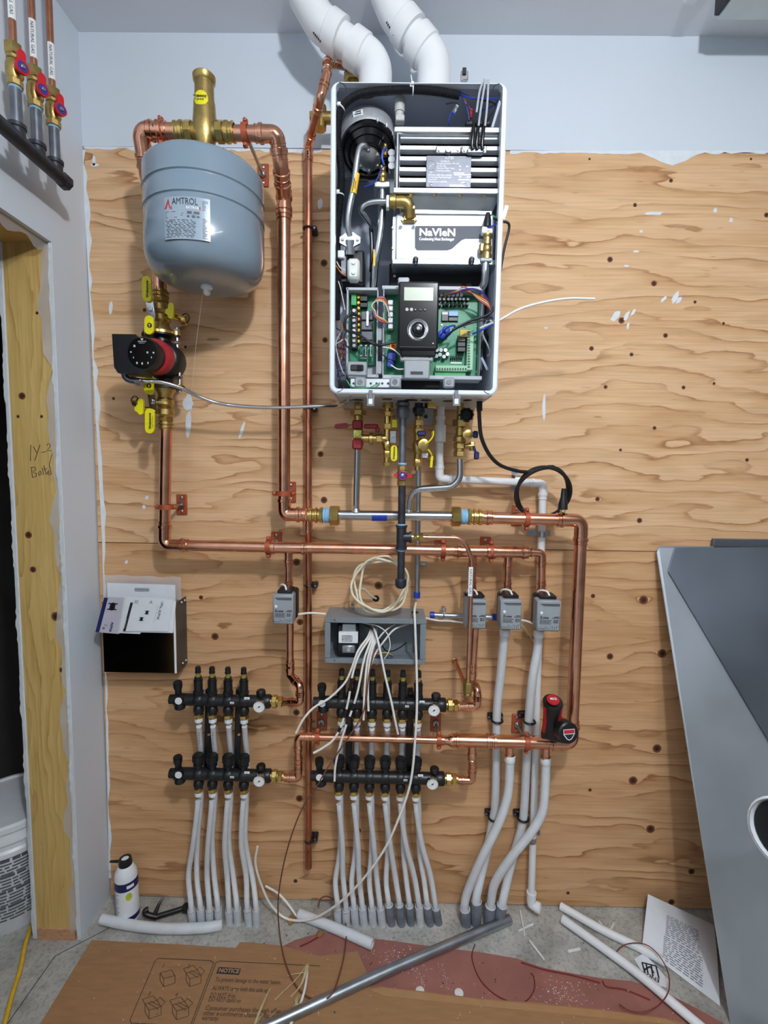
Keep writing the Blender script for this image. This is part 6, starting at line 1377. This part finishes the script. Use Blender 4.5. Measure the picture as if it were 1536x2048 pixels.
for i in range(2):
    leaf('pump_leaflet', 'white leaflet edge showing behind the %s of front pump leaflet' % ('right side', 'left side')[i], [[(258,1196),(352,1203),(346,1266),(244,1264)], [(246,1196),(300,1199),(280,1268),(236,1266)]][i], .0895-i*.0015)
t, p_ = leaf('pump_leaflet', 'front white leaflet with small pump pictures and dark band', [(253,1194),(346,1199),(336,1263),(244,1262)], .093)
lines([(.0, .0, .008, .094)], W(246, 1262, .0935), ux, uy, 'ink', p_, 'dark_band'); text('GRUNDFOS', .006, W(250.5, 1247, .0938), uy, -ux, 'label_white', p_, align='CENTER')
text('UPSe, ALPHA', .0115, W(320, 1221, .0938), -uy, ux, 'ink', p_, align='CENTER', wfit=.058)
ux2, uy2 = ux, uy; pumpicon(W(294, 1225, .0935), .0085, p_); pumpicon(W(283, 1238, .0935), .0085, p_)
lines(para(-.004,.004,.012,3,.004,.0015), W(272, 1203, .0936), ux, uy, 'ink_grey', p_); b = MB(); o = W(302, 1204, .0936); b.add([o-ux*.005-uy*.004, o+ux*.005-uy*.004, o+uy*.005, o-ux*.0032-uy*.0028-Y*.0002, o+ux*.0032-uy*.0028-Y*.0002, o+uy*.003-Y*.0002], [(0,1,4,3),(1,2,5,4),(2,0,3,5)]); b.build('warning_triangle', 'ink', p_, smooth=False)
lines([(-.0002,-.028,.0003,.028)], W(312, 1228, .0937), ux, uy, 'ink_grey', p_, 'rule')
# ================================================================ cordless tool resting on the header
t = thing('cordless_tool', 'red and black cordless tool perched on thick lower copper header', 'power tool', W(1110, 1475, .15))
b = MB(); top = W(1105, 1405, .215); bot_ = W(1100, 1462, .175); b.tube([top+Z*.002, top.lerp(bot_, .15), top.lerp(bot_, .5), bot_], [.026, .0255, .0200, .024], 14); b.build('grip', 'black_plastic', t)
b = MB(); b.lathe(W(1105, 1408, .215), Vector((0,-.35,1)), [(0, .027), (.006, .0285), (.012, .026), (.014, .018)], 18); bt_ = b.build('battery', 'black_plastic', t)
o = W(1106, 1400, .232); b = MB(); b.lathe(o, Vector((0,-.45,1)), [(-.001, .0175), (.003, .0165), (.0035, .005)], 18); b.build('red_badge', 'tool_red', bt_); text('M12', .010, o+Vector((0,-.0022,.0042)), X, Vector((0,.9,.42)), 'label_white', bt_, bold=.0004, align='CENTER')
for s in (-1, 1):
    b = MB(); b.tube([top+X*s*.021-Z*.01-Y*.006, bot_+X*s*.019+Z*.004-Y*.008], [.006, .007], 8); b.build('red_stripe', 'tool_red', t)
h0, h1 = W(1112, 1448, .165), W(1138, 1467, .235); b = MB(); ax = (h1-h0); L_ = ax.length; b.lathe(h0, ax, [(0, .018), (.01, .026), (L_*.5, .028), (L_*.55, .0255), (L_*.62, .030), (L_*.95, .030), (L_, .026)], 20); b.build('head', 'black_plastic', t)
b = MB(); b.lathe(h0.lerp(h1, .18), ax, [(0, .0275), (.018, .029), (.02, .0278)], 20, False); b.build('red_collar', 'tool_red', t)
o = h1+ax.normalized()*.0008; n_ = ax.normalized(); u_ = Z.cross(n_).normalized()*1; v_ = n_.cross(u_); 
sh = [(-.017,.012),(.017,.012),(.017,-.002),(.008,-.015),(0,-.019),(-.008,-.015),(-.017,-.002)]
b = MB(); b.add([o+u_*x+v_*y for x, y in sh], [list(range(7))]); sd = b.build('shield_label', 'label_white', t, smooth=False)
b = MB(); b.add([o+u_*x+v_*y+n_*.0004 for x, y in [(-.0155,.0105),(.0155,.0105),(.0155,0),(-.0155,0)]], [(0,1,2,3)]); b.build('red_field', 'ink_red', sd, smooth=False); b = MB(); b.add([o+u_*x+v_*y+n_*.0004 for x, y in [(-.0145,-.002),(.0145,-.002),(.006,-.0135),(0,-.0165),(-.006,-.0135)]], [(0,1,2,3,4)]); b.build('dark_field', 'ink', sd, smooth=False)
b = MB(); b.tube([W(1086, 1466, .16), W(1128, 1476, .16)], .016, 10); b.build('foot', 'black_plastic', t)
# ================================================================ things on the floor
def flat(name, label, cat, pts, z, mt, th=.002, grp=None, parent=None, raw=False):
    P = [Vector((p.x, p.y, z)) for p in (pts if raw else [F(x, y, z) for x, y in pts])]; n = len(P); b = MB()
    b.add(P+[p-Z*th for p in P], [list(range(n)), [n+i for i in range(n)][::-1]]+[[i, (i+1) % n, n+(i+1) % n, n+i] for i in range(n)])
    o = b.build(name, mt, parent, smooth=False)
    return tag(o, label, cat, grp) if label else o
# red rosin paper
rp_pts = [(556,1897),(590,1880),(646,1864),(690,1870),(735,1876),(790,1882),(835,1889),(905,1898),(965,1905),(1035,1917),(1080,1934),(1130,1944),(1200,1956),(1262,1962),(1330,1985),(1400,2020),(1470,2060),(1500,2200),(560,2200)]
flat('rosin_paper', 'torn strip of red-brown floor paper across the concrete', 'floor paper', rp_pts, .0025, 'rosin', .0018)
for pts in ([(1042,1925),(1090,1940),(1140,1950),(1200,1966)], [(1205,1962),(1214,1974),(1250,1980),(1300,2000)], [(600,1893),(618,1885),(640,1872)]):
    b = MB(); b.tube(smooth_path([F(x, y, .004) for x, y in pts], 5), .0022, 6); tag(b.build('paper_edge', 'red_wire'), {1042: 'long curled tear edge on the red floor paper', 1205: 'dark curled tear at right of the red floor paper', 600: 'small curled tear at left of the red floor paper'}[pts[0][0]], 'paper edge')
cb = thing('cardboard_sheet', 'flattened brown shipping box with printed carrying notice', 'cardboard', F(400, 2000, .006))
cpts = [(183,1880),(260,1884),(380,1890),(471,1896),(480,1884),(523,1887),(566,1892),(640,1912),(715,1902),(740,1960),(752,2048),(760,2200),(-10,2200),(80,2048)]
flat('board', None, None, cpts, .007, 'cardboard', .004, parent=cb).location
def fixparent(o, par): pass
ZC = .0074
cu, cvv = Vector((1,-.03,0)).normalized(), Vector((.03,1,0)).normalized()
def seg(pts, w, mt, par, name='printed_line', close=False):
    P = [F(x, y, ZC) for x, y in pts]
    if close: P.append(P[0])
    b = MB()
    for i in range(len(P)-1):
        d = (P[i+1]-P[i]); n = Vector((-d.y, d.x, 0)).normalized()*w/2; b.quad(P[i]-n, P[i+1]-n, P[i+1]+n, P[i]+n)
    return b.build(name, mt, par, smooth=False)
brd = cb.children[0]
mat('print_brown', (74,56,44), .8, 0, .1, 40)
seg([(323,1917),(420,1921),(427,1925),(425,1932),(382,2048),(375,2052),(262,2046),(260,2040),(310,1922),(316,1917)], .0022, 'print_brown', brd, close=True)
seg([(640,1932),(560,1928),(440,1922),(432,1925),(385,2050),(380,2080)], .0022, 'print_brown', brd)
def boxicon(x, y, s, flaps, par):
    q = lambda a, c: (x+a*s, y+c*s)
    for pl in ([q(0,0),q(18,-5),q(24,4),q(24,16),q(6,22),q(0,12),q(0,0)], [q(0,0),q(6,9),q(24,4)], [q(6,9),q(6,22)]): seg(pl, .0016, 'print_brown', par, 'box_drawing')
    if flaps:
        for pl in ([q(0,0),q(-4,-7),q(12,-12),q(18,-5)], [q(24,4),q(30,-3),q(22,-10),q(18,-5)], [q(4,-2),q(20,8)], [q(8,-4),q(22,3)]): seg(pl, .0016, 'print_brown', par, 'box_drawing')
boxicon(320, 1946, 1.25, 0, brd); boxicon(372, 1946, 1.25, 1, brd); boxicon(290, 2008, 1.35, 1, brd); boxicon(345, 2010, 1.35, 1, brd)
for i, (x, y) in enumerate(((324,1932),(375,1933),(296,1988),(350,1990))): text(str(i+1), .016, F(x, y, ZC), cu, cvv, 'print_brown', brd)
nb = [F(x, y, ZC) for x, y in ((438,1934),(482,1937),(478,1950),(432,1947))]; b = MB(); b.add(nb, [(0,1,2,3)]); nbx = b.build('notice_box', 'ink', brd, smooth=False); text('NOTICE', .0165, F(458, 1942, ZC+.0005), cu, cvv, mat('print_tan', (176,140,104), .8, 0, .05, 40), brd, bold=.0005, align='CENTER', depth=.0002)
for s, x, y, w in (('To prevent damage to the water heater,', 431, 1959, 132), ('ALWAYS carry with this side up', 425, 1976, 112), ('DO NOT drop', 420, 1990, 50), ('DO NOT stand on', 417, 1999, 64), ('Consumer purchases through eBay or', 411, 2016, 164), ('other e-commerce channels do not have', 407, 2026, 170), ('warranty.', 404, 2036, 34)):
    a = F(x, y, ZC); e = F(x+w, y+w*.045, ZC); text(s, .0165, a, (e-a), Z.cross(e-a), 'print_brown', brd, depth=.0002, wfit=(e-a).length, bold=.0002)
t = thing('cardboard_sheet', 'second brown cardboard piece at the lower edge right of the notice', 'cardboard', F(900, 2040, .01)); cpts2 = [(731,1978),(760,1973),(860,1984),(960,1997),(1060,2004),(1200,2018),(1330,2036),(1420,2060),(1440,2200),(700,2200)]
flat('board', None, None, cpts2, .0095, 'cardboard', .005, parent=t); flat('tape_strip', None, None, [(740,1980),(765,1975),(960,1999),(1200,2020),(1330,2038),(1360,2050),(1190,2034),(960,2012),(770,1992)], .0101, 'tape', .0004, parent=t)
for i, (cx, pr) in enumerate(((brd, 0), )):
    pass
for o in list(cb.children)+list(t.children):
    if o.name.startswith('board') or o.name.startswith('tape_strip'): pass
# dust and chips
ds = random.Random(21); b = MB()
def chip(x, y, s, z=.004):
    o = F(x, y, z); a = ds.uniform(0, 6.28); u = Vector((math.cos(a), math.sin(a), ds.uniform(-.2, .2)))*s; v = Vector((-math.sin(a), math.cos(a), ds.uniform(-.3, .3)))*s*ds.uniform(.2, .6); b.add([o-u-v, o+u-v, o+u*.7+v, o-u*.8+v, o+Z*s*.3], [(0,1,2,3),(0,1,4),(1,2,4),(2,3,4),(3,0,4)])
for i in range(160): chip(ds.gauss(805, 26), ds.gauss(1920, 14), ds.uniform(.0006, .002))
for i in range(150): chip(ds.gauss(1125, 26), ds.gauss(1985, 16), ds.uniform(.0006, .002))
for i in range(40): chip(880+ds.gauss(0, 4)+i*.5, 1925+i*1.4, ds.uniform(.0005, .0016))
for i in range(40): chip(830+ds.gauss(0, 4)+i*.4, 1935+i*1.0, ds.uniform(.0005, .0016))
for i in range(200): chip(ds.uniform(530, 1420), ds.uniform(1822, 1900), ds.uniform(.0005, .0022), .001)
for i in range(120): chip(ds.uniform(150, 1400), ds.uniform(1890, 2048), ds.uniform(.0006, .0022), .0105)
tag(b.build('plaster_dust', 'debris', smooth=False), 'scattered white plaster crumbs over the floor', 'dust', kind='stuff')
b = MB()
for i in range(110): chip(ds.uniform(200, 1420), ds.uniform(1822, 2040), ds.uniform(.0007, .003), .0105 if ds.random() < .3 else .003)
tag(b.build('dark_crumbs', 'ink', smooth=False), 'scattered dark dirt crumbs over the floor', 'dirt', kind='stuff')
def stick(name, label, cat, pts, z, r, mt, grp=None, n=10, hollow=False):
    P = smooth_path([F(x, y, z) for x, y in pts], 6); b = MB()
    if not hollow: b.tube(P, r, n); return tag(b.build(name, mt), label, cat, grp)
    t = thing(name, label, cat, P[0], grp); b.tube(P, r, n, False); b.build('tube', mt, t)
    for p, d in ((P[0], P[0]-P[1]), (P[-1], P[-1]-P[-2])):
        b = MB(); b.lathe(p, d, [(-.001, r), (0, r), (0, r*.72), (-.03, r*.72), (-.03, .0005)], n, False); b.build('cut_end', mt, t)
    return t
stick('tube_offcut', 'short curved white tube offcut in front of foam can', 'tube', [(204,1838),(260,1850),(330,1857),(400,1856),(444,1850)], .0155, .0150, 'pex', 'white tube offcuts', 16, True)
stick('tube_offcut', 'white tube offcut lying under the long white wire loop', 'tube', [(598,1828),(660,1852),(745,1889)], .0155, .0150, 'pex', 'white tube offcuts', 16, True)
stick('plastic_pipe', 'upper of two white plastic pipes at lower right', 'pipe', [(1121,1812),(1200,1857),(1282,1897),(1330,1925)], .013, .0125, 'white_pvc', 'white pipes on the floor', 16, True)
stick('plastic_pipe', 'long lower white plastic pipe running out of frame', 'pipe', [(1125,1838),(1260,1935),(1360,2018),(1480,2120)], .020, .0125, 'white_pvc', 'white pipes on the floor', 16, True)
stick('conduit_pipe', 'long shiny steel conduit lying diagonally across the floor', 'conduit', [(1020,1838),(780,1940),(545,2048),(420,2100)], .017, .0142, 'galv', None, 18, True)
# white offcuts
for pts, lb, r in (([(1040,1820),(1050,1873)], 'thin white strip crossing another beside the drain elbow', .0028), ([(1037,1862),(1066,1848)], 'short white strip under a crossing strip near the drain elbow', .0028), ([(1059,1881),(1089,1920)], 'white strip lying alone right of the conduit end', .0032), ([(1136,1903),(1160,1898)], 'small white strip between drain and right pipes', .0040), ([(1228,1846),(1220,1860),(1206,1862)], 'small curled white shaving by the right pipes', .0030), ([(1197,1842),(1205,1850)], 'tiny white shaving near the plywood edge', .003)):
    stick('plastic_strip', lb, 'offcut', pts, .0035, r, 'debris', 'white offcuts on the floor', 6)
for (x, y), lb in (((840,1982),'round white plastic disc half under the cardboard flap'), ((918,1986),'round white plastic disc on the red paper')):
    b = MB(); b.lathe(F(x, y, .005), Z, [(-.002, .0125), (.001, .0125), (.002, .011)], 20); tag(b.build('plastic_disc', 'debris'), lb, 'disc', 'white discs on the floor')
for x, y, lb in ((640, 1868, 'small orange-brown dry leaf on red paper'), ((584), 1840, 'brown scrap beside the floor sleeves')):
    b = MB(); o = F(x, y, .006); s = .014 if x == 640 else .02; b.add([o+Vector((-s,0,0)), o+Vector((-s*.3,s*.8,.004)), o+Vector((s,s*.5,0)), o+Vector((s*.6,-s*.6,.006)), o+Vector((-s*.2,-s,.001)), o+Vector((0,0,.007))], [(0,1,5),(1,2,5),(2,3,5),(3,4,5),(4,0,5)]); tag(b.build('dry_leaf', 'leaf', smooth=False), lb, 'scrap')
for pts, lb in (([(950,1888),(944,1915),(958,1955),(985,1985),(1020,2003),(1050,2003),(1068,1980),(1068,1955),(1062,1946)], 'thin red wire curled on the red floor paper'), ([(1228,1916),(1238,1902),(1260,1897),(1292,1904),(1318,1930),(1335,1965),(1336,2000),(1318,2025),(1290,2036),(1262,2030),(1238,2010)], 'thin red wire curled over the right plastic pipe')):
    P = smooth_path([F(x, y, .012 if x0_ else .006) for (x, y), x0_ in zip(pts, [pts[0][0] > 1100]*len(pts))], 6)
    if pts[0][0] > 1100: P = [Vector((p.x, p.y, .012+.03*max(0, math.sin(i/len(P)*math.pi)))) for i, p in enumerate(P)]
    b = MB(); b.tube(P, .0015, 6); tag(b.build('red_wire_scrap', 'red_wire'), lb, 'wire', 'red wire scraps')
# white wire and straw-like strands at the lower centre
cable('floor_wire', 'white wire rising from the floor at lower centre to plywood foot', 'wire', [W(531,1772,.015), W(560,1790,.03), W(590,1828,.06), W(609,1870,.11), W(616,1910,.17), F(612,1965,.02), F(600,2010,.014), F(580,2052,.012)], .0036, 'white_wire', raw=True)
for i, pts in enumerate(([(615,1928),(596,1955),(560,1990),(530,2020),(512,2050)], [(614,1930),(602,1970),(570,2005),(545,2030),(520,2055)], [(612,1945),(575,1952),(545,1972),(525,2010),(510,2048)], [(616,1932),(606,1975),(590,2010),(560,2052)], [(604,1950),(608,1985),(598,2015),(585,2030)], [(600,1985),(592,2000),(598,2020)])):
    P = smooth_path([F(x, y, .012+.01*math.sin(k*1.7+i)) for k, (x, y) in enumerate(pts)], 5); b = MB(); vs = []
    for k, p in enumerate(P): vs += [p-Vector((.0034,.001,0)), p+Vector((.0034,.001,.002))]
    b.add(vs+[v-Z*.0006 for v in vs], [[2*k, 2*k+1, 2*k+3, 2*k+2] for k in range(len(P)-1)]+[[len(vs)+2*k, len(vs)+2*k+1, len(vs)+2*k+3, len(vs)+2*k+2] for k in range(len(P)-1)]); tag(b.build('paper_strand', 'straw'), ['long straw-coloured strand running to lower edge', 'straw-coloured strand second in the frayed bundle', 'outermost left straw-coloured strand of the bundle', 'right straw-coloured strand of the frayed bundle', 'short straw-coloured strand hanging right of bundle', 'shortest straw-coloured curl in the bundle'][i], 'strand', 'frayed strands at lower centre')
# papers at right
def bent_paper(name, label, corners, lift, d0, lab_lines, par=None):
    (a, b2, c, d) = [F(x, y, z) if z >= 0 else W(x, y, -z) for x, y, z in corners]; n = 12; m = 8; vs = []
    for i in range(n+1):
        for j in range(m+1):
            u, v = i/n, j/m; p = a*(1-u)*(1-v)+b2*u*(1-v)+c*u*v+d*(1-u)*v; p = p+Z*lift*math.sin(math.pi*u)*(.4+.6*math.sin(v*2.2)); vs.append(p)
    bb = MB(); bb.add(vs, [[i*(m+1)+j, (i+1)*(m+1)+j, (i+1)*(m+1)+j+1, i*(m+1)+j+1] for i in range(n) for j in range(m)]); t = thing(name, label, 'paper', vs[0]); pg = bb.build('page', 'paper', t)
    def S2(u, v):
        p = a*(1-u)*(1-v)+b2*u*(1-v)+c*u*v+d*(1-u)*v; return p+Z*(lift*math.sin(math.pi*u)*(.4+.6*math.sin(v*2.2)))+Vector((-.0006,-.001,.001))
    bb = MB()
    for u0, v0, u1, v1 in lab_lines:
        k = max(1, int(abs(v1-v0)*8)); 
        for q in range(k): bb.quad(S2(u0, v0+(v1-v0)*q/k), S2(u1, v0+(v1-v0)*q/k), S2(u1, v0+(v1-v0)*(q+1)/k), S2(u0, v0+(v1-v0)*(q+1)/k))
    bb.build('small_print', 'ink_grey', t, smooth=False); return t, S2
rr = random.Random(4); ll = []
for i in range(12):
    v0 = .30; u = .27+i*.030
    while v0 < .74: l = rr.uniform(.03, .09); ll.append((u, v0, u+.010, min(v0+l, .76))); v0 += l+.02
for i in range(12):
    v0 = .28; u = .64+i*.027
    while v0 < .8: l = rr.uniform(.03, .09); ll.append((u, v0, u+.009, min(v0+l, .8))); v0 += l+.02
bent_paper('instruction_sheet', 'curled white instruction sheet leaning against plywood by metal sheets', [(1296,1788,-.02),(1284,1895,.004),(1440,2012,.002),(1428,1850,-.06)], .02, 0, ll)
ep = thing('printed_sheet', 'white sheet with bold black logo under the right pipe', 'paper', F(1300, 1950, .004)); eq = [(1268,1918),(1288,1906),(1336,1958),(1334,1976),(1296,1964)]
flat('page', None, None, eq, .0045, 'paper', .001, parent=ep); pg = ep.children[0]
d1 = (F(1318, 1962, 0)-F(1282, 1944, 0)).normalized(); text('ENDURA', .017, F(1319, 1962, .0052), -d1, d1.cross(Z)*1, 'ink', pg, depth=.0002, bold=.0004)
for pts in ([(1284,1925),(1312,1932)], [(1284,1925),(1290,1945)], [(1292,1927),(1296,1947)], [(1302,1929),(1306,1952)], [(1312,1932),(1318,1957)], [(1288,1940),(1300,1933),(1308,1946)]):
    P = [F(x, y, .0052) for x, y in pts]; b = MB()
    for i in range(len(P)-1):
        dd = P[i+1]-P[i]; nn = Vector((-dd.y, dd.x, 0)).normalized()*.0022; b.quad(P[i]-nn, P[i+1]-nn, P[i+1]+nn, P[i]+nn)
    b.build('logo_bar', 'ink', pg, smooth=False)
# foam can and trigger
c = F(257, 1834, 0); r = .0345; hC = .172
t = thing('foam_can', 'white and blue spray foam can standing in the corner', 'can', c)
tilt = Vector((-.035, .02, 1)).normalized()
b = MB(); b.lathe(c, tilt, [(0, r*.9), (.002, r), (hC*.86, r), (hC*.95, r*.90), (hC*1.04, r*.66), (hC*1.10, r*.44), (hC*1.13, r*.42)], 30); b.build('body', 'white_plastic', t)
for h0, h1, mt in ((.010, .026, 'navy'), (hC*.66, hC*.82, 'navy')):
    b = MB(); b.lathe(c, tilt, [(h0, r+.0004), (h1, r+.0004)], 30, False); b.build('blue_band', mt, t)
b = MB(); vs = []; zq = []
def oncan(a, h, e=.0008): u, w = perp(tilt); return c+tilt*h+(X*math.cos(a)+Y*math.sin(a))*(r+e)
bl2 = MB()
for i in range(12):
    h = hC*.60-i*.0072; a0_ = math.radians(-150); k = 4; a1_ = math.radians(-150+rr.uniform(30, 46))
    for q in range(k):
        x0_, x1_ = a0_+(a1_-a0_)*q/k, a0_+(a1_-a0_)*(q+1)/k; bl2.quad(oncan(x0_, h), oncan(x1_, h), oncan(x1_, h+.0034), oncan(x0_, h+.0034))
bl2.build('small_print', 'grey_light', t, smooth=False)
b = MB(); pts = [(math.radians(-52)+.28*math.cos(q), hC*.56+.013*math.sin(q)) for q in [2*math.pi*i/14 for i in range(14)]]; b.add([oncan(a, h, .001) for a, h in pts], [list(range(14))]); b.build('round_badge', mat('badge_lime', (190,200,60), .45, 0, .1, 60), t, smooth=False)
b = MB()
for q in range(4):
    x0_, x1_ = math.radians(-60+q*9), math.radians(-60+(q+1)*9); b.quad(oncan(x0_, hC*.72, .0012), oncan(x1_, hC*.72, .0012), oncan(x1_, hC*.78, .0012), oncan(x0_, hC*.78, .0012))
b.build('brand_mark', 'label_white', t, smooth=False)
b = MB(); tp = c+tilt*hC*1.12; b.lathe(tp, tilt, [(-.014, r*.58), (0, r*.60), (.012, r*.52), (.013, r*.36), (.004, r*.34)], 20, False); cl = b.build('collar', 'black_plastic', t); b = MB(); b.lathe(tp, tilt, [(0, r*.34), (.010, r*.32), (.011, .002)], 16); b.build('nozzle', 'white_plastic', cl); b = MB(); b.tube([tp-X*.016, tp-X*.05-Z*.002], [.005, .0035], 8); b.build('straw_arm', 'black_plastic', cl)
t = thing('foam_trigger', 'black plastic foam trigger lying between can and sleeves', 'trigger', F(330, 1832, 0))
b = MB(); b.tube(smooth_path([F(311,1834,.012), F(330,1828,.014), F(350,1822,.016), F(368,1816,.018)], 4), [.008]*13, 10); b.build('handle', 'black_plastic', t)
b = MB(); b.lathe(F(366, 1817, .018), Vector((1,.15,.1)), [(0, .012), (.006, .015), (.012, .015), (.014, .010)], 12); b.build('end_cap', 'black_plastic', t)
b = MB(); b.tube(smooth_path([F(314,1834,.012), F(304,1832,.018), F(292,1828,.026), F(290,1822,.034), F(297,1818,.036)], 4), .0085, 10); b.build('hook', 'black_plastic', t)
b = MB(); b.tube([F(308,1832,.016), W(318,1808,.055), W(328,1793,.04)], [.008, .005, .002], 8); b.build('lever', 'black_plastic', t)
# ================================================================ metal sheets leaning on the right
t0, t1, q0, q1 = W(1314, 1092, .02), W(1314, 1092, .02)+X*1.15+Z*.012, Vector((.945, -.345, .002)), Vector((2.06, -.345, .002))
def sheet(name, label, P, th=.0015, mt='sheet_metal'):
    n = (P[1]-P[0]).cross(P[-1]-P[0]).normalized()*th; k = len(P); b = MB()
    b.add(P+[p+n for p in P], [list(range(k)), [k+i for i in range(k)][::-1]]+[[i, (i+1) % k, k+(i+1) % k, k+i] for i in range(k)]); o = b.build(name, mt, None, smooth=False); return tag(o, label, 'metal sheet', 'galvanized sheets leaning at right')
sheet('metal_sheet', 'large galvanized metal sheet leaning on the plywood at right', [t0+X*.006, t1, q1, q0, t0-Z*.02])
nrm = (q0-t0).cross(t1-t0).normalized()
if nrm.y > 0: nrm = -nrm
def onsheet(px, py, e=.006):
    r_ = ray(px, py); o = t0+nrm*e; return CAM+r_*((o-CAM).dot(nrm)/r_.dot(nrm))
A_ = onsheet(1337, 1143); e1 = (onsheet(1532, 1472)-A_).normalized(); top_d = (onsheet(1530, 1096)-onsheet(1350, 1098)).normalized()
sheet('metal_sheet', 'second metal sheet lying askew on top of the large one', [A_, onsheet(1350, 1096), onsheet(1350, 1096)+top_d*1.0, onsheet(1350, 1096)+top_d*1.0+e1*.3, A_+e1*.78], .0012, mat('sheet_dark', (158,168,180), .42, 1, .2, 2.5, rvar=.06))
b = MB(); a_ = W(1428, 1079, .02); b.box((a_.x+.4, -.014, a_.z-.02), (.8, .012, .045), None, .001); tag(b.build('metal_track', 'plate_grey'), 'dark metal track showing above the leaning sheets', 'metal track')
# white duct end at the right edge
t = thing('white_duct', 'white round duct end cut off by the right picture edge', 'duct', Vector((1.35, -.62, 0)))
o = W(1564, 1668, .56); fx = Vector((.55, -.12, -o.z)); ax = Vector((.82, .30, -.15)).normalized()
b = MB(); b.lathe(o, ax, [(-.002, .0655), (0, .070), (.010, .071), (.012, .067), (.13, .067)], 28, False); b.lathe(o, ax, [(0, .0655), (.125, .064)], 28, False); b.build('shell', 'white_plastic', t)
b = MB(); b.lathe(o, ax, [(.012, .0625), (.013, .001)], 28); b.build('shade_disc', 'dark_void', t)  # black disc across the duct stands in for the shade inside
b = MB(); e2 = o+ax*.08; b.tube([e2, Vector((e2.x, e2.y, 0))], .03, 14); b.build('stand', 'galv', t)
# ================================================================ doorway things
t = thing('bucket', 'white plastic bucket with lid and printed label inside doorway', 'bucket', (-1.245, -.02, 0))
bc_ = Vector((-1.245, -.03, 0)); rb, hb_ = .150, .36
b = MB(); b.lathe(bc_, Z, [(0, rb*.86), (.004, rb*.88), (hb_*.72, rb*.97), (hb_*.74, rb*1.02), (hb_*.78, rb*1.02), (hb_*.80, rb*.98), (hb_*.84, rb*.98), (hb_*.86, rb*1.03), (hb_*.90, rb*1.03), (hb_*.92, rb), (hb_, rb*1.02)], 40); b.build('body', 'white_plastic', t)
b = MB(); b.lathe(bc_+Z*hb_, Z, [(-.012, rb*1.05), (.004, rb*1.05), (.010, rb*1.0), (.010, rb*.94), (.004, rb*.92), (.004, .002)], 40); b.build('lid', 'white_plastic', t)
b = MB()
for i in range(20):
    z = .250-i*.0105; k = 0; hh = .022 if i == 0 else .0048 if i % 5 else .0085
    a = math.radians(-85)
    while a < math.radians(20):
        l = rr.uniform(.08, .34); e_ = min(a+l, math.radians(22)); q = max(2, int((e_-a)/.07)); R1 = rb*(.88+.09*z/.26)+.002
        for g in range(q):
            g0, g1 = a+(e_-a)*g/q, a+(e_-a)*(g+1)/q; b.quad(*[bc_+Vector((math.cos(aa)*R1, math.sin(aa)*R1, zz)) for aa, zz in ((g0, z), (g1, z), (g1, z+hh), (g0, z+hh))])
        a = e_+rr.uniform(.02, .05)
b.build('printed_label', 'ink_grey', t, smooth=False)
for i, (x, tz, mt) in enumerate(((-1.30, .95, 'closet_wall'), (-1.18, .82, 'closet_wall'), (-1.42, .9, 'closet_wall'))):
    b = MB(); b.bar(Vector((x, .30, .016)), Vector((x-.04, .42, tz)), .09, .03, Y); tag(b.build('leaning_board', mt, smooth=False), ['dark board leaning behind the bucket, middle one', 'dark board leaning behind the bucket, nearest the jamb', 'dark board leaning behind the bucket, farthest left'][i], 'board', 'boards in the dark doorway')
cable('extension_cord', 'yellow extension cord running out of doorway along the floor', 'cord', [F(72,1825,.008), F(64,1850,.008), F(50,1890,.008), F(40,1940,.008), F(24,1990,.008), F(8,2050,.008), F(-20,2120,.008)], .0062, 'yellow_cord', raw=True, n=10)
# ================================================================ ceiling unit at upper right
t = thing('ceiling_unit', 'pale ceiling-mounted unit with dark edge at upper right', 'ceiling unit', Vector((1.15, -.3, CEIL)))
def CEI(px, py, z):
    r_ = ray(px, py); return CAM+r_*((z-CAM.z)/r_.z)
zq = CEIL-.06; a = CEI(1432, 43, zq); b2 = CEI(1600, 43, zq)
b = MB(); b.box(((a.x+a.x+.9)/2, a.y-.20, (zq+CEIL)/2), (.9, .40, CEIL-zq), None, .006); b.build('housing', mat('unit_pale', (206,224,230), .4, 0, .03, 20), t)
b = MB(); b.box((a.x-.006, a.y-.21, (zq+CEIL)/2+.004), (.014, .40, CEIL-zq), None, .002); b.build('edge_trim', 'black_iron', t)
b = MB(); b.box((a.x-.07, a.y-.16, CEIL-.006), (.03, .34, .012), None, .002); b.build('mount_rail', 'ceiling_paint', t)
